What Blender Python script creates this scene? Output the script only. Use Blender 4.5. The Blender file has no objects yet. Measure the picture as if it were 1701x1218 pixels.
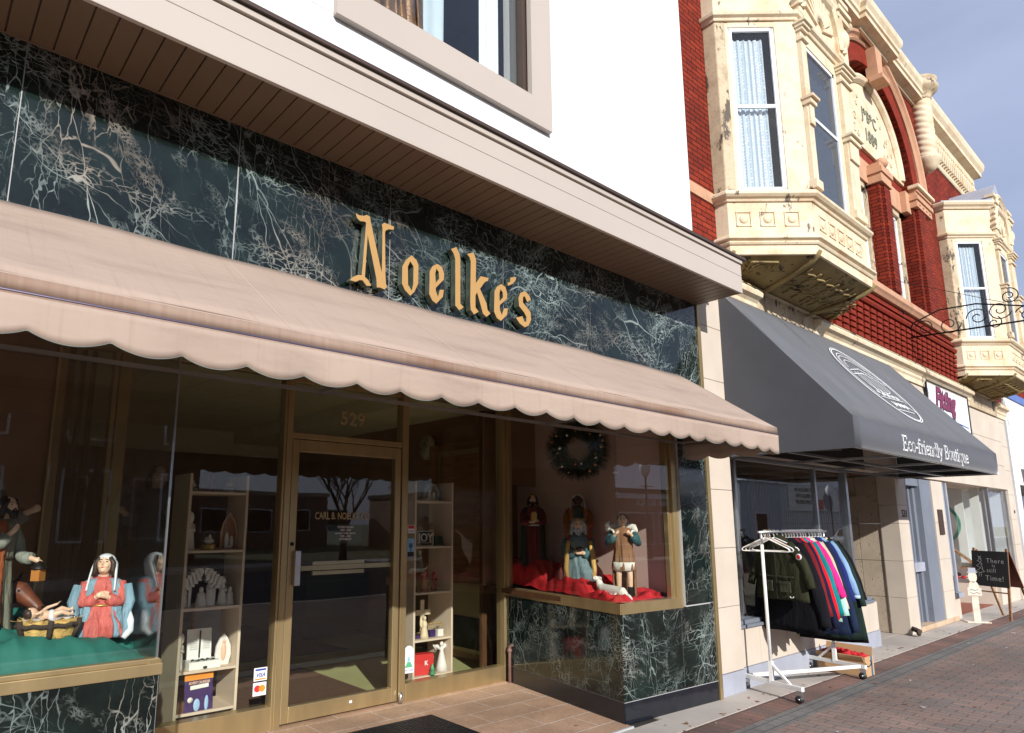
import bpy, bmesh, math, random
from mathutils import Vector, Matrix, noise as mnoise
random.seed(7)
rad = math.radians
S = bpy.context.scene
COL = S.collection

# ------------------------------------------------------------------ camera
cam = bpy.data.cameras.new('camera')
cam.sensor_fit = 'HORIZONTAL'; cam.sensor_width = 36.0
cam.lens = 1098.756 / 1701 * 36.0
cam.shift_x = (850.5 - 765.533) / 1701
cam.shift_y = (671.092 - 609.0) / 1701
cam.clip_start = 0.05; cam.clip_end = 2000
cam_o = bpy.data.objects.new('camera', cam); COL.objects.link(cam_o)
RX = Vector((0.76393604, -0.64528587, 0.00280702))
DN = Vector((0.11598492, 0.13302956, -0.98430211))
FW = Vector((0.63478282, 0.75226942, 0.1764695))
M = Matrix.Identity(4)
for i in range(3):
    M[i][0] = RX[i]; M[i][1] = -DN[i]; M[i][2] = -FW[i]
M[2][3] = 1.6
cam_o.matrix_world = M
S.camera = cam_o

# ------------------------------------------------------------------ light
SUN_DIR = Vector((0.40, 1.0, -0.508)).normalized()      # the way sunlight travels
S.world = bpy.data.worlds.new('World'); S.world.use_nodes = True
wn = S.world.node_tree; wn.nodes.clear()
wo = wn.nodes.new('ShaderNodeOutputWorld'); wb = wn.nodes.new('ShaderNodeBackground')
sky = wn.nodes.new('ShaderNodeTexSky'); sky.sky_type = 'NISHITA'; sky.sun_disc = False
sky.sun_elevation = math.asin(-SUN_DIR.z)
sky.sun_rotation = math.atan2(-SUN_DIR.x, -SUN_DIR.y)
sky.air_density = 1.0; sky.dust_density = 1.5; sky.ozone_density = 3.0
tc = wn.nodes.new('ShaderNodeTexCoord'); mp = wn.nodes.new('ShaderNodeMapping')
mp.inputs['Scale'].default_value = (1.0, 1.0, 3.2)
nz = wn.nodes.new('ShaderNodeTexNoise'); nz.inputs['Scale'].default_value = 1.7
nz.inputs['Detail'].default_value = 6; nz.inputs['Roughness'].default_value = 0.55
cr = wn.nodes.new('ShaderNodeValToRGB')
cr.color_ramp.elements[0].position = 0.34; cr.color_ramp.elements[0].color = (0.55, 0.55, 0.55, 1)
cr.color_ramp.elements[1].position = 0.78; cr.color_ramp.elements[1].color = (0.9, 0.9, 0.9, 1)
mx = wn.nodes.new('ShaderNodeMix'); mx.data_type = 'RGBA'
mx.inputs[7].default_value = (4.8, 5.4, 7.5, 1)
L = wn.links.new
L(tc.outputs['Generated'], mp.inputs[0]); L(mp.outputs[0], nz.inputs['Vector'])
L(nz.outputs['Fac'], cr.inputs[0]); L(cr.outputs[0], mx.inputs[0])
L(sky.outputs[0], mx.inputs[6]); L(mx.outputs[2], wb.inputs['Color'])
wb.inputs['Strength'].default_value = 0.095
L(wb.outputs[0], wo.inputs[0])
sun = bpy.data.lights.new('sun', 'SUN'); sun.energy = 4.4; sun.angle = rad(0.5); sun.color = (1.0, 0.97, 0.93)
sun_o = bpy.data.objects.new('sun', sun); COL.objects.link(sun_o)
sun_o.rotation_euler = SUN_DIR.to_track_quat('-Z', 'Y').to_euler()
S.view_settings.view_transform = 'Standard'; S.view_settings.look = 'None'
S.view_settings.exposure = 0.30; S.view_settings.gamma = 1.0
S.cycles.max_bounces = 8; S.cycles.transparent_max_bounces = 24
S.cycles.diffuse_bounces = 4; S.cycles.glossy_bounces = 4

# ------------------------------------------------------------------ materials
def nt(name):
    m = bpy.data.materials.new(name); m.use_nodes = True
    t = m.node_tree
    return m, t, t.nodes['Principled BSDF']
def N(t, typ, **kw):
    n = t.nodes.new(typ)
    for k, v in kw.items():
        if k.startswith('i_'): n.inputs[k[2:].replace('_', ' ')].default_value = v
        else: setattr(n, k, v)
    return n
def mixc(t, fac, a, b, mode='MIX'):
    n = t.nodes.new('ShaderNodeMix'); n.data_type = 'RGBA'; n.blend_type = mode
    for s, v in ((0, fac), (6, a), (7, b)):
        if hasattr(v, 'is_output') or isinstance(v, bpy.types.NodeSocket): t.links.new(v, n.inputs[s])
        else:
            if s and len(v) == 3: v = (*v, 1)
            n.inputs[s].default_value = v
    return n.outputs[2]
def mth(t, op, a, b=None, c=None):
    n = t.nodes.new('ShaderNodeMath'); n.operation = op
    for i, v in enumerate((a, b, c)):
        if v is None: continue
        if isinstance(v, bpy.types.NodeSocket): t.links.new(v, n.inputs[i])
        else: n.inputs[i].default_value = v
    return n.outputs[0]
def ramp(t, x, p0, p1, c0=(0, 0, 0), c1=(1, 1, 1)):
    n = t.nodes.new('ShaderNodeValToRGB')
    n.color_ramp.elements[0].position = p0; n.color_ramp.elements[0].color = (*c0, 1)
    n.color_ramp.elements[1].position = p1; n.color_ramp.elements[1].color = (*c1, 1)
    t.links.new(x, n.inputs[0]); return n.outputs[0]
def coords(t, scale=(1, 1, 1), kind='Object'):
    c = N(t, 'ShaderNodeTexCoord'); m = N(t, 'ShaderNodeMapping')
    m.inputs['Scale'].default_value = scale
    t.links.new(c.outputs[kind], m.inputs[0]); return m.outputs[0]
def noise(t, vec, scale, detail=4, rough=0.55, dist=0.0):
    n = N(t, 'ShaderNodeTexNoise'); n.inputs['Scale'].default_value = scale
    n.inputs['Detail'].default_value = detail; n.inputs['Roughness'].default_value = rough
    n.inputs['Distortion'].default_value = dist
    if vec is not None: t.links.new(vec, n.inputs['Vector'])
    return n
def bump(t, b, h, strength=0.3, dist=0.01):
    n = N(t, 'ShaderNodeBump'); n.inputs['Strength'].default_value = strength; n.inputs['Distance'].default_value = dist
    t.links.new(h, n.inputs['Height']); t.links.new(n.outputs[0], b.inputs['Normal'])
def pm(name, col, rough=0.6, metal=0.0, var=0.12, vs=3.0, bs=0.0, bsc=60.0, bd=0.003, dark=None, dthr=0.62, dsc=6.0, stretch=(1, 1, 1), spec=0.5, coat=0.0):
    """procedural paint / cloth / metal: slow tone variation, fine bump, optional patches of wear"""
    m, t, b = nt(name)
    v = coords(t, stretch)
    n = noise(t, v, vs, 5)
    lo = tuple(c * (1 - var) for c in col); hi = tuple(min(1, c * (1 + var)) for c in col)
    c = ramp(t, n.outputs['Fac'], 0.3, 0.7, lo, hi)
    if dark:
        d = noise(t, v, dsc, 10, 0.68)
        f = ramp(t, d.outputs['Fac'], dthr, dthr + 0.05)
        c = mixc(t, f, c, dark)
    t.links.new(c, b.inputs['Base Color'])
    b.inputs['Roughness'].default_value = rough; b.inputs['Metallic'].default_value = metal
    b.inputs['Specular IOR Level'].default_value = spec
    b.inputs['Coat Weight'].default_value = coat
    if bs:
        q = noise(t, v, bsc, 3); bump(t, b, q.outputs['Fac'], bs, bd)
    return m
def paint_mat(name, col, tint, dark, thr):
    """old oil paint: cream with rusty tinges, flaked to grey wood in ragged vertical patches"""
    m, t, b = nt(name); v = coords(t, (1, 1, .45)); v1 = coords(t)
    n = noise(t, v1, 3.2, 6, .6); c = mixc(t, ramp(t, n.outputs['Fac'], .48, .72), col, tint)
    f0 = noise(t, v1, 26, 4); c = mixc(t, mth(t, 'MULTIPLY', ramp(t, f0.outputs['Fac'], .52, .62), .35), c, tint)
    d = noise(t, v, 5.0, 12, .74); big = noise(t, v1, 1.3, 3)
    s = mth(t, 'ADD', d.outputs['Fac'], mth(t, 'MULTIPLY', mth(t, 'SUBTRACT', big.outputs['Fac'], .5), .35))
    c = mixc(t, ramp(t, s, thr, thr + .025), c, dark)
    t.links.new(c, b.inputs['Base Color']); b.inputs['Roughness'].default_value = .7
    h = mth(t, 'SUBTRACT', mth(t, 'MULTIPLY', noise(t, v1, 40, 4).outputs['Fac'], .4), ramp(t, s, thr, thr + .025)); bump(t, b, h, .5, .004); return m
def glass_mat(name, tint=(0.955, 0.965, 0.945), ior=1.52, base=0.005, screen=0.0, scol=(0.1, 0.1, 0.1), boost=1.25):
    """architectural glass: sees through and mirrors by Fresnel, so sunlight gets in"""
    m, t, b = nt(name); t.nodes.remove(b)
    out = [n for n in t.nodes if n.type == 'OUTPUT_MATERIAL'][0]
    tr = N(t, 'ShaderNodeBsdfTransparent'); tr.inputs[0].default_value = (*tint, 1)
    gl = N(t, 'ShaderNodeBsdfGlossy'); gl.inputs['Roughness'].default_value = 0.0; gl.inputs[0].default_value = (0.95, 0.97, 1, 1)
    v = coords(t, (1, 1, 1))
    wv = noise(t, v, 1.3, 1); bp = N(t, 'ShaderNodeBump'); bp.inputs['Strength'].default_value = 0.05; bp.inputs['Distance'].default_value = 0.02
    t.links.new(wv.outputs['Fac'], bp.inputs['Height']); t.links.new(bp.outputs[0], gl.inputs['Normal'])
    fr = N(t, 'ShaderNodeFresnel'); fr.inputs['IOR'].default_value = ior
    geo = N(t, 'ShaderNodeNewGeometry')
    # Fresnel of a thin pane is the same from both sides
    fi = mth(t, 'ADD', mth(t, 'MULTIPLY', geo.outputs['Backfacing'], 1 / ior - ior), ior)
    t.links.new(fi, fr.inputs['IOR'])
    f = mth(t, 'ADD', mth(t, 'MULTIPLY', fr.outputs[0], boost), base)
    f = mth(t, 'MINIMUM', f, 1.0)
    mix = N(t, 'ShaderNodeMixShader'); t.links.new(f, mix.inputs[0]); t.links.new(tr.outputs[0], mix.inputs[1]); t.links.new(gl.outputs[0], mix.inputs[2])
    res = mix.outputs[0]
    if screen:
        df = N(t, 'ShaderNodeBsdfDiffuse'); df.inputs[0].default_value = (*scol, 1)
        m2 = N(t, 'ShaderNodeMixShader'); m2.inputs[0].default_value = screen
        t.links.new(res, m2.inputs[1]); t.links.new(df.outputs[0], m2.inputs[2]); res = m2.outputs[0]
    t.links.new(res, out.inputs[0]); return m
def brick_mat(name, c1, c2, mort, bw, bh, mw, horiz='wall', rough=0.85, offset=0.5, bumpd=0.006, var=0.25):
    m, t, b = nt(name)
    tc = N(t, 'ShaderNodeTexCoord'); sp = N(t, 'ShaderNodeSeparateXYZ'); t.links.new(tc.outputs['Object'], sp.inputs[0])
    cb = N(t, 'ShaderNodeCombineXYZ')
    if horiz == 'wall':
        t.links.new(mth(t, 'ADD', sp.outputs[0], sp.outputs[1]), cb.inputs[0]); t.links.new(sp.outputs[2], cb.inputs[1])
    elif horiz == 'floorY':
        t.links.new(sp.outputs[1], cb.inputs[0]); t.links.new(sp.outputs[0], cb.inputs[1])
    else:
        t.links.new(sp.outputs[0], cb.inputs[0]); t.links.new(sp.outputs[1], cb.inputs[1])
    br = N(t, 'ShaderNodeTexBrick'); br.offset = offset; br.squash = 1
    t.links.new(cb.outputs[0], br.inputs['Vector'])
    br.inputs['Scale'].default_value = 1.0; br.inputs['Brick Width'].default_value = bw; br.inputs['Row Height'].default_value = bh
    br.inputs['Mortar Size'].default_value = mw; br.inputs['Mortar Smooth'].default_value = 0.15; br.inputs['Bias'].default_value = 0
    br.inputs['Color1'].default_value = (*c1, 1); br.inputs['Color2'].default_value = (*c2, 1); br.inputs['Mortar'].default_value = (*mort, 1)
    nn = noise(t, tc.outputs['Object'], 1.1, 6); n2 = noise(t, tc.outputs['Object'], 45, 4)
    f1 = ramp(t, nn.outputs['Fac'], 0.3, 0.72, (1 - var,) * 3, (1 + var,) * 3)
    f2 = ramp(t, n2.outputs['Fac'], 0.3, 0.7, (0.82,) * 3, (1.12,) * 3)
    c = mixc(t, 1.0, mixc(t, 1.0, br.outputs['Color'], f1, 'MULTIPLY'), f2, 'MULTIPLY')
    if horiz != 'wall':      # trodden dirt in broad patches, gum spots and grit
        big = noise(t, tc.outputs['Object'], .9, 7, .68); c = mixc(t, mth(t, 'MULTIPLY', ramp(t, big.outputs['Fac'], .50, .68), .45), c, tuple(x * .45 for x in c2))
        vo = N(t, 'ShaderNodeTexVoronoi'); vo.inputs['Scale'].default_value = 3.2; t.links.new(tc.outputs['Object'], vo.inputs['Vector'])
        c = mixc(t, mth(t, 'MULTIPLY', ramp(t, vo.outputs['Distance'], .045, .06, (1, 1, 1), (0, 0, 0)), .55), c, (.045, .04, .038))
        gr = noise(t, tc.outputs['Object'], 160, 2); c = mixc(t, mth(t, 'MULTIPLY', ramp(t, gr.outputs['Fac'], .66, .70), .5), c, (.45, .42, .38))
    t.links.new(c, b.inputs['Base Color']); b.inputs['Roughness'].default_value = rough; b.inputs['Specular IOR Level'].default_value = .2
    h = mth(t, 'ADD', mth(t, 'MULTIPLY', br.outputs['Fac'], -1.0), mth(t, 'MULTIPLY', n2.outputs['Fac'], 0.35))
    bump(t, b, h, 0.9, bumpd); return m
def marble_mat(name, panel=1.02, shift=0.222, horizontal=False):
    m, t, b = nt(name)
    tc = N(t, 'ShaderNodeTexCoord'); sp = N(t, 'ShaderNodeSeparateXYZ'); t.links.new(tc.outputs['Object'], sp.inputs[0])
    idx = mth(t, 'FLOOR', mth(t, 'DIVIDE', mth(t, 'SUBTRACT', sp.outputs[0], shift), panel))
    wnn = N(t, 'ShaderNodeTexWhiteNoise'); wnn.noise_dimensions = '1D'; t.links.new(idx, wnn.inputs['W'])
    off = N(t, 'ShaderNodeVectorMath', operation='SCALE'); off.inputs[3].default_value = 9.0; t.links.new(wnn.outputs['Color'], off.inputs[0])
    ad = N(t, 'ShaderNodeVectorMath', operation='ADD'); t.links.new(tc.outputs['Object'], ad.inputs[0]); t.links.new(off.outputs[0], ad.inputs[1])
    base = ad.outputs[0]
    rt = N(t, 'ShaderNodeVectorRotate'); rt.rotation_type = 'Y_AXIS'; t.links.new(base, rt.inputs['Vector'])
    t.links.new(mth(t, 'ADD', mth(t, 'MULTIPLY', wnn.outputs['Value'], 2.0), .2), rt.inputs['Angle'])
    def vein(scale, w, mscale, mthr, dsc, damt, stretch, seedv, det=3):
        n = noise(t, rt.outputs[0], dsc, det, 0.5); s = N(t, 'ShaderNodeVectorMath', operation='SCALE'); s.inputs[3].default_value = damt
        c = N(t, 'ShaderNodeVectorMath', operation='SUBTRACT'); c.inputs[1].default_value = (0.5, 0.5, 0.5)
        t.links.new(n.outputs['Color'], c.inputs[0]); t.links.new(c.outputs[0], s.inputs[0])
        a = N(t, 'ShaderNodeVectorMath', operation='ADD'); t.links.new(rt.outputs[0], a.inputs[0]); t.links.new(s.outputs[0], a.inputs[1])
        mp0 = N(t, 'ShaderNodeMapping'); mp0.inputs['Rotation'].default_value = (0, seedv, 0); mp0.inputs['Location'].default_value = (seedv, seedv * 2, seedv * 3); t.links.new(a.outputs[0], mp0.inputs[0])
        mp = N(t, 'ShaderNodeMapping'); mp.inputs['Scale'].default_value = stretch; t.links.new(mp0.outputs[0], mp.inputs[0])
        vo = N(t, 'ShaderNodeTexVoronoi', feature='DISTANCE_TO_EDGE'); vo.inputs['Scale'].default_value = scale; t.links.new(mp.outputs[0], vo.inputs['Vector'])
        wn_ = noise(t, rt.outputs[0], scale * 1.7, 3); wv = mth(t, 'MULTIPLY', ramp(t, wn_.outputs['Fac'], .35, .7, (.25,) * 3, (1.6,) * 3), w)
        e = mth(t, 'SUBTRACT', 1.0, mth(t, 'DIVIDE', vo.outputs['Distance'], wv)); e = mth(t, 'MINIMUM', mth(t, 'MULTIPLY', mth(t, 'MAXIMUM', e, 0.0), 1.7), 1.0)
        mk = noise(t, mp.outputs[0], mscale, 4); k = ramp(t, mk.outputs['Fac'], mthr, mthr + 0.12)
        return mth(t, 'MULTIPLY', e, k)
    v1 = vein(2.1, 0.008, 1.5, 0.47, 1.5, 0.40, (1, 1, 0.33), 0.35)
    v5 = vein(3.8, 0.010, 1.3, 0.51, 2.0, 0.22, (1.6, 1, 0.30), 0.0)
    v2 = vein(7.0, 0.020, 2.3, 0.50, 4.0, 0.14, (1.5, 1, 0.34), 0.75)
    v3 = vein(14.0, 0.042, 3.0, 0.46, 8.0, 0.08, (1.6, 1, 0.36), -0.3)
    v6 = vein(28.0, 0.085, 3.4, 0.48, 14.0, 0.05, (1.3, 1, 0.45), 1.2)
    v4 = vein(48.0, 0.20, 7.0, 0.55, 30.0, 0.03, (1.3, 1, 0.7), 0.5)
    f = mth(t, 'MAXIMUM', mth(t, 'MAXIMUM', mth(t, 'MULTIPLY', v1, .85), mth(t, 'MULTIPLY', v5, .75)), mth(t, 'MULTIPLY', v2, 0.75))
    f = mth(t, 'MAXIMUM', f, mth(t, 'MULTIPLY', v3, 0.68)); f = mth(t, 'MAXIMUM', f, mth(t, 'MULTIPLY', v6, 0.55)); f = mth(t, 'MAXIMUM', f, mth(t, 'MULTIPLY', v4, 0.42))
    lg = noise(t, base, 1.6, 4, .6); f = mth(t, 'MULTIPLY', f, ramp(t, lg.outputs['Fac'], .38, .62, (.35,) * 3, (1, 1, 1)))
    n = noise(t, base, 3.0, 8, 0.65)
    body = ramp(t, n.outputs['Fac'], 0.35, 0.68, (0.002, 0.0048, 0.0042), (0.009, 0.019, 0.0165))
    nw = noise(t, base, 1.1, 2)
    vc = ramp(t, nw.outputs['Fac'], 0.5, 0.66, (0.36, 0.44, 0.41), (0.44, 0.38, 0.31))
    c = mixc(t, f, body, vc)
    t.links.new(c, b.inputs['Base Color'])
    b.inputs['Roughness'].default_value = 0.09; b.inputs['Specular IOR Level'].default_value = 0.5
    return m
MT = {}
MT['marble'] = marble_mat('green_marble')
MT['joint'] = pm('pale_joint', (0.42, 0.42, 0.42), 0.7)
MT['black_stone'] = pm('black_granite', (0.012, 0.014, 0.020), 0.12, var=0.3, vs=8)
MT['stucco'] = pm('white_stucco', (0.765, 0.77, 0.775), 0.85, var=0.05, vs=0.9, bs=0.45, bsc=45, bd=0.005, dark=(0.66, 0.65, 0.63), dthr=0.66, dsc=1.6, stretch=(1.6, 1, .5))
MT['fascia'] = pm('beige_metal', (0.47, 0.41, 0.355), 0.5, var=0.04, vs=0.8)
MT['flash'] = pm('brown_flashing', (0.06, 0.035, 0.025), 0.5)
MT['soffit'] = pm('brown_soffit', (0.155, 0.098, 0.060), 0.45, var=0.08)
MT['bronze'] = pm('gold_anodised', (0.46, 0.345, 0.175), 0.36, 0.7, var=0.14, vs=6, bs=0.05, bsc=90, stretch=(1, 1, 0.25))
MT['silver'] = pm('aluminium', (0.55, 0.56, 0.57), 0.3, 0.9, var=0.1)
MT['glass'] = glass_mat('window_glass', boost=0.75)
MT['glass_screen'] = glass_mat('screened_glass', (0.8, 0.84, 0.88), boost=0.7, screen=0.42, scol=(0.11, 0.125, 0.15))
MT['glass_side'] = glass_mat('side_glass', (0.90, 0.93, 0.90), boost=1.6)
MT['cloth_awn'] = None
MT['gold_paint'] = pm('gold_letter_face', (0.43, 0.25, 0.085), 0.55, var=0.05)
MT['letter_side'] = pm('patina_letter_side', (0.10, 0.13, 0.10), 0.5, 0.3, var=0.5, vs=12)
MT['cream'] = paint_mat('cream_flaking_paint', (0.71, 0.61, 0.435), (0.60, 0.42, 0.25), (0.15, 0.115, 0.09), .642)
MT['cream_worn'] = paint_mat('cream_paint_very_worn', (0.54, 0.44, 0.29), (0.34, 0.25, 0.16), (0.09, 0.065, 0.045), .56)
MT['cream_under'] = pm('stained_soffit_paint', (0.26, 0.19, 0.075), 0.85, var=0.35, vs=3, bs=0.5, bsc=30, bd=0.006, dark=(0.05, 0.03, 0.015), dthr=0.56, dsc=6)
MT['white_trim'] = pm('white_window_trim', (0.80, 0.81, 0.83), 0.5, var=0.05)
MT['brick'] = brick_mat('dark_red_brick', (0.25, 0.030, 0.012), (0.16, 0.018, 0.009), (0.035, 0.006, 0.004), 0.21, 0.062, 0.006)
MT['terra'] = pm('terracotta_stone', (0.52, 0.29, 0.175), 0.8, var=0.12, vs=5, bs=0.3, bsc=60, dark=(0.34, 0.16, 0.09), dthr=0.66, dsc=5)
MT['redpaint'] = pm('smooth_red_brick', (0.20, 0.024, 0.012), 0.9, var=0.2, vs=8, bs=0.4, bsc=25, spec=.2)
MT['stone'] = pm('limestone', (0.56, 0.485, 0.40), 0.85, var=0.08, vs=2.0, bs=0.4, bsc=90, bd=0.003, dark=(0.36, 0.27, 0.19), dthr=0.67, dsc=22)
MT['stone_dull'] = pm('pitted_limestone', (0.44, 0.36, 0.27), 0.9, var=0.14, vs=3, bs=0.8, bsc=60, bd=0.006, dark=(0.17, 0.12, 0.08), dthr=0.60, dsc=26)
MT['greypaint'] = pm('grey_paint', (0.17, 0.19, 0.23), 0.55, var=0.08, dark=(0.08, 0.08, 0.09), dthr=0.7, dsc=9)
MT['greylt'] = pm('light_grey_paint', (0.34, 0.36, 0.42), 0.6, var=0.12, dark=(0.2, 0.2, 0.22), dthr=0.68, dsc=9)
MT['concrete'] = pm('concrete', (0.44, 0.395, 0.35), 0.9, var=0.14, vs=1.6, bs=0.5, bsc=140, bd=0.002, dark=(0.27, 0.22, 0.18), dthr=0.64, dsc=7)
MT['tile'] = None
MT['asphalt'] = pm('asphalt', (0.05, 0.05, 0.052), 0.9, var=0.25, vs=2, bs=0.6, bsc=120)
MT['grass'] = pm('winter_lawn', (0.13, 0.12, 0.05), 0.95, var=0.35, vs=6, bs=0.8, bsc=80, bd=0.02, dark=(0.75, 0.78, 0.82), dthr=0.6, dsc=0.9)
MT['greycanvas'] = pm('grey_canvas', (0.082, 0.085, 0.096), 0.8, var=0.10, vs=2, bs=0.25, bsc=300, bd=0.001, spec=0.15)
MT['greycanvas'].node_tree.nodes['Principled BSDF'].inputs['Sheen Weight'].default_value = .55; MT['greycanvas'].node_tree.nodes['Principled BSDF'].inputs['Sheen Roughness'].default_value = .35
MT['greycanvas_top'] = pm('sky_lit_grey_canvas', (0.128, 0.132, 0.142), 0.85, var=0.10, vs=1.5, bs=0.3, bsc=260, bd=0.001, spec=0.2, dark=(.115, .12, .13), dthr=.6, dsc=1.4, stretch=(2.5, 1, .6))  # same canvas made lighter: sky sheen on the slope put into its colour
MT['whiteink'] = pm('white_print', (0.80, 0.80, 0.80), 0.7)
MT['white'] = pm('white_enamel', (0.80, 0.79, 0.76), 0.35, var=0.03)
MT['black'] = pm('black_rubber', (0.015, 0.015, 0.017), 0.5)
MT['iron'] = pm('black_iron', (0.018, 0.018, 0.02), 0.45, 0.6)
MT['wood'] = pm('brown_wood', (0.30, 0.15, 0.065), 0.5, var=0.3, vs=4, stretch=(1, 1, 8))
MT['darkwood'] = pm('dark_wood', (0.10, 0.045, 0.02), 0.4, var=0.3, vs=4, stretch=(8, 8, 1))
MT['tanwall'] = pm('tan_panel', (0.42, 0.31, 0.19), 0.7, var=0.05, bs=0.1)
MT['shelf'] = pm('pale_laminate', (0.68, 0.56, 0.43), 0.55, var=0.05)
MT['brownwall'] = pm('brown_wall_covering', (0.26, 0.145, 0.085), 0.8, var=0.12, bs=0.3, bsc=120)
MT['pinkwall'] = pm('mauve_wall_covering', (0.58, 0.42, 0.37), 0.85, var=0.05, bs=0.3, bsc=160, bd=0.002)
MT['ceil'] = pm('ceiling_tile', (0.80, 0.74, 0.52), 0.9, var=0.05, bs=0.4, bsc=90)
MT['carpet_b'] = pm('brown_carpet', (0.13, 0.065, 0.035), 1.0, var=0.2, vs=30, bs=0.8, bsc=300)
MT['carpet_g'] = pm('olive_floor', (0.44, 0.44, 0.20), 0.6, var=0.08)
MT['dark'] = pm('dark_interior', (0.035, 0.03, 0.025), 0.9)
MT['greenfab'] = pm('green_cloth', (0.018, 0.155, 0.125), 0.75, var=0.15, vs=4, bs=0.5, bsc=12, bd=0.012)
MT['redfab'] = pm('red_cloth', (0.52, 0.012, 0.020), 0.75, var=0.15, vs=5, bs=0.5, bsc=14, bd=0.012)
MT['straw'] = pm('straw', (0.62, 0.40, 0.13), 0.9, var=0.35, vs=28, bs=1.0, bsc=45, bd=0.01, dark=(0.10, 0.05, 0.02), dthr=0.60, dsc=40)
MT['bark'] = pm('bark', (0.055, 0.038, 0.028), 0.9, var=0.4, vs=9, bs=1.0, bsc=20, bd=0.015)
MT['skin'] = pm('painted_skin', (0.78, 0.52, 0.36), 0.4, var=0.05)
MT['darkskin'] = pm('painted_dark_skin', (0.07, 0.03, 0.02), 0.4, var=0.05)
MT['hair'] = pm('brown_hair', (0.045, 0.026, 0.018), 0.5, var=0.4, vs=30, bs=0.6, bsc=60)
MT['blackhair'] = pm('black_hair', (0.012, 0.010, 0.009), 0.45, var=0.3, vs=30, bs=0.6, bsc=60)
MT['greyhair'] = pm('grey_beard', (0.33, 0.37, 0.42), 0.6, var=0.3, vs=30, bs=0.8, bsc=50)
def cloth(name, col, var=0.14, rough=0.55, spec=.35): return pm(name, col, rough, var=var, vs=9, bs=0.8, bsc=20, bd=0.02, spec=spec, stretch=(1, 1, .28))
MT['tile'] = brick_mat('tan_floor_tile', (0.54, 0.35, 0.24), (0.46, 0.31, 0.21), (0.66, 0.56, 0.48), 0.60, 0.30, 0.006, 'floor', 0.45, 0.5, 0.002, 0.3)
MT['paver'] = brick_mat('clay_paver', (0.29, 0.195, 0.16), (0.21, 0.175, 0.155), (0.10, 0.085, 0.075), 0.20, 0.10, 0.0035, 'floorY', 0.9, 0.5, 0.004, 0.2)
MT['soldier'] = brick_mat('border_paver', (0.25, 0.14, 0.11), (0.17, 0.12, 0.105), (0.08, 0.065, 0.06), 0.22, 0.10, 0.0035, 'floorY', 0.9, 0.0, 0.004, 0.25)
MT['greypaver'] = brick_mat('grey_paver', (0.20, 0.19, 0.18), (0.17, 0.16, 0.15), (0.075, 0.07, 0.065), 0.20, 0.10, 0.004, 'floor', 0.9, 0.5, 0.004, 0.1)
MT['redtile'] = brick_mat('red_quarry_tile', (0.33, 0.11, 0.07), (0.28, 0.09, 0.06), (0.2, 0.12, 0.09), 0.15, 0.15, 0.004, 'floor', 0.6, 0.0, 0.002, 0.1)

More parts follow.
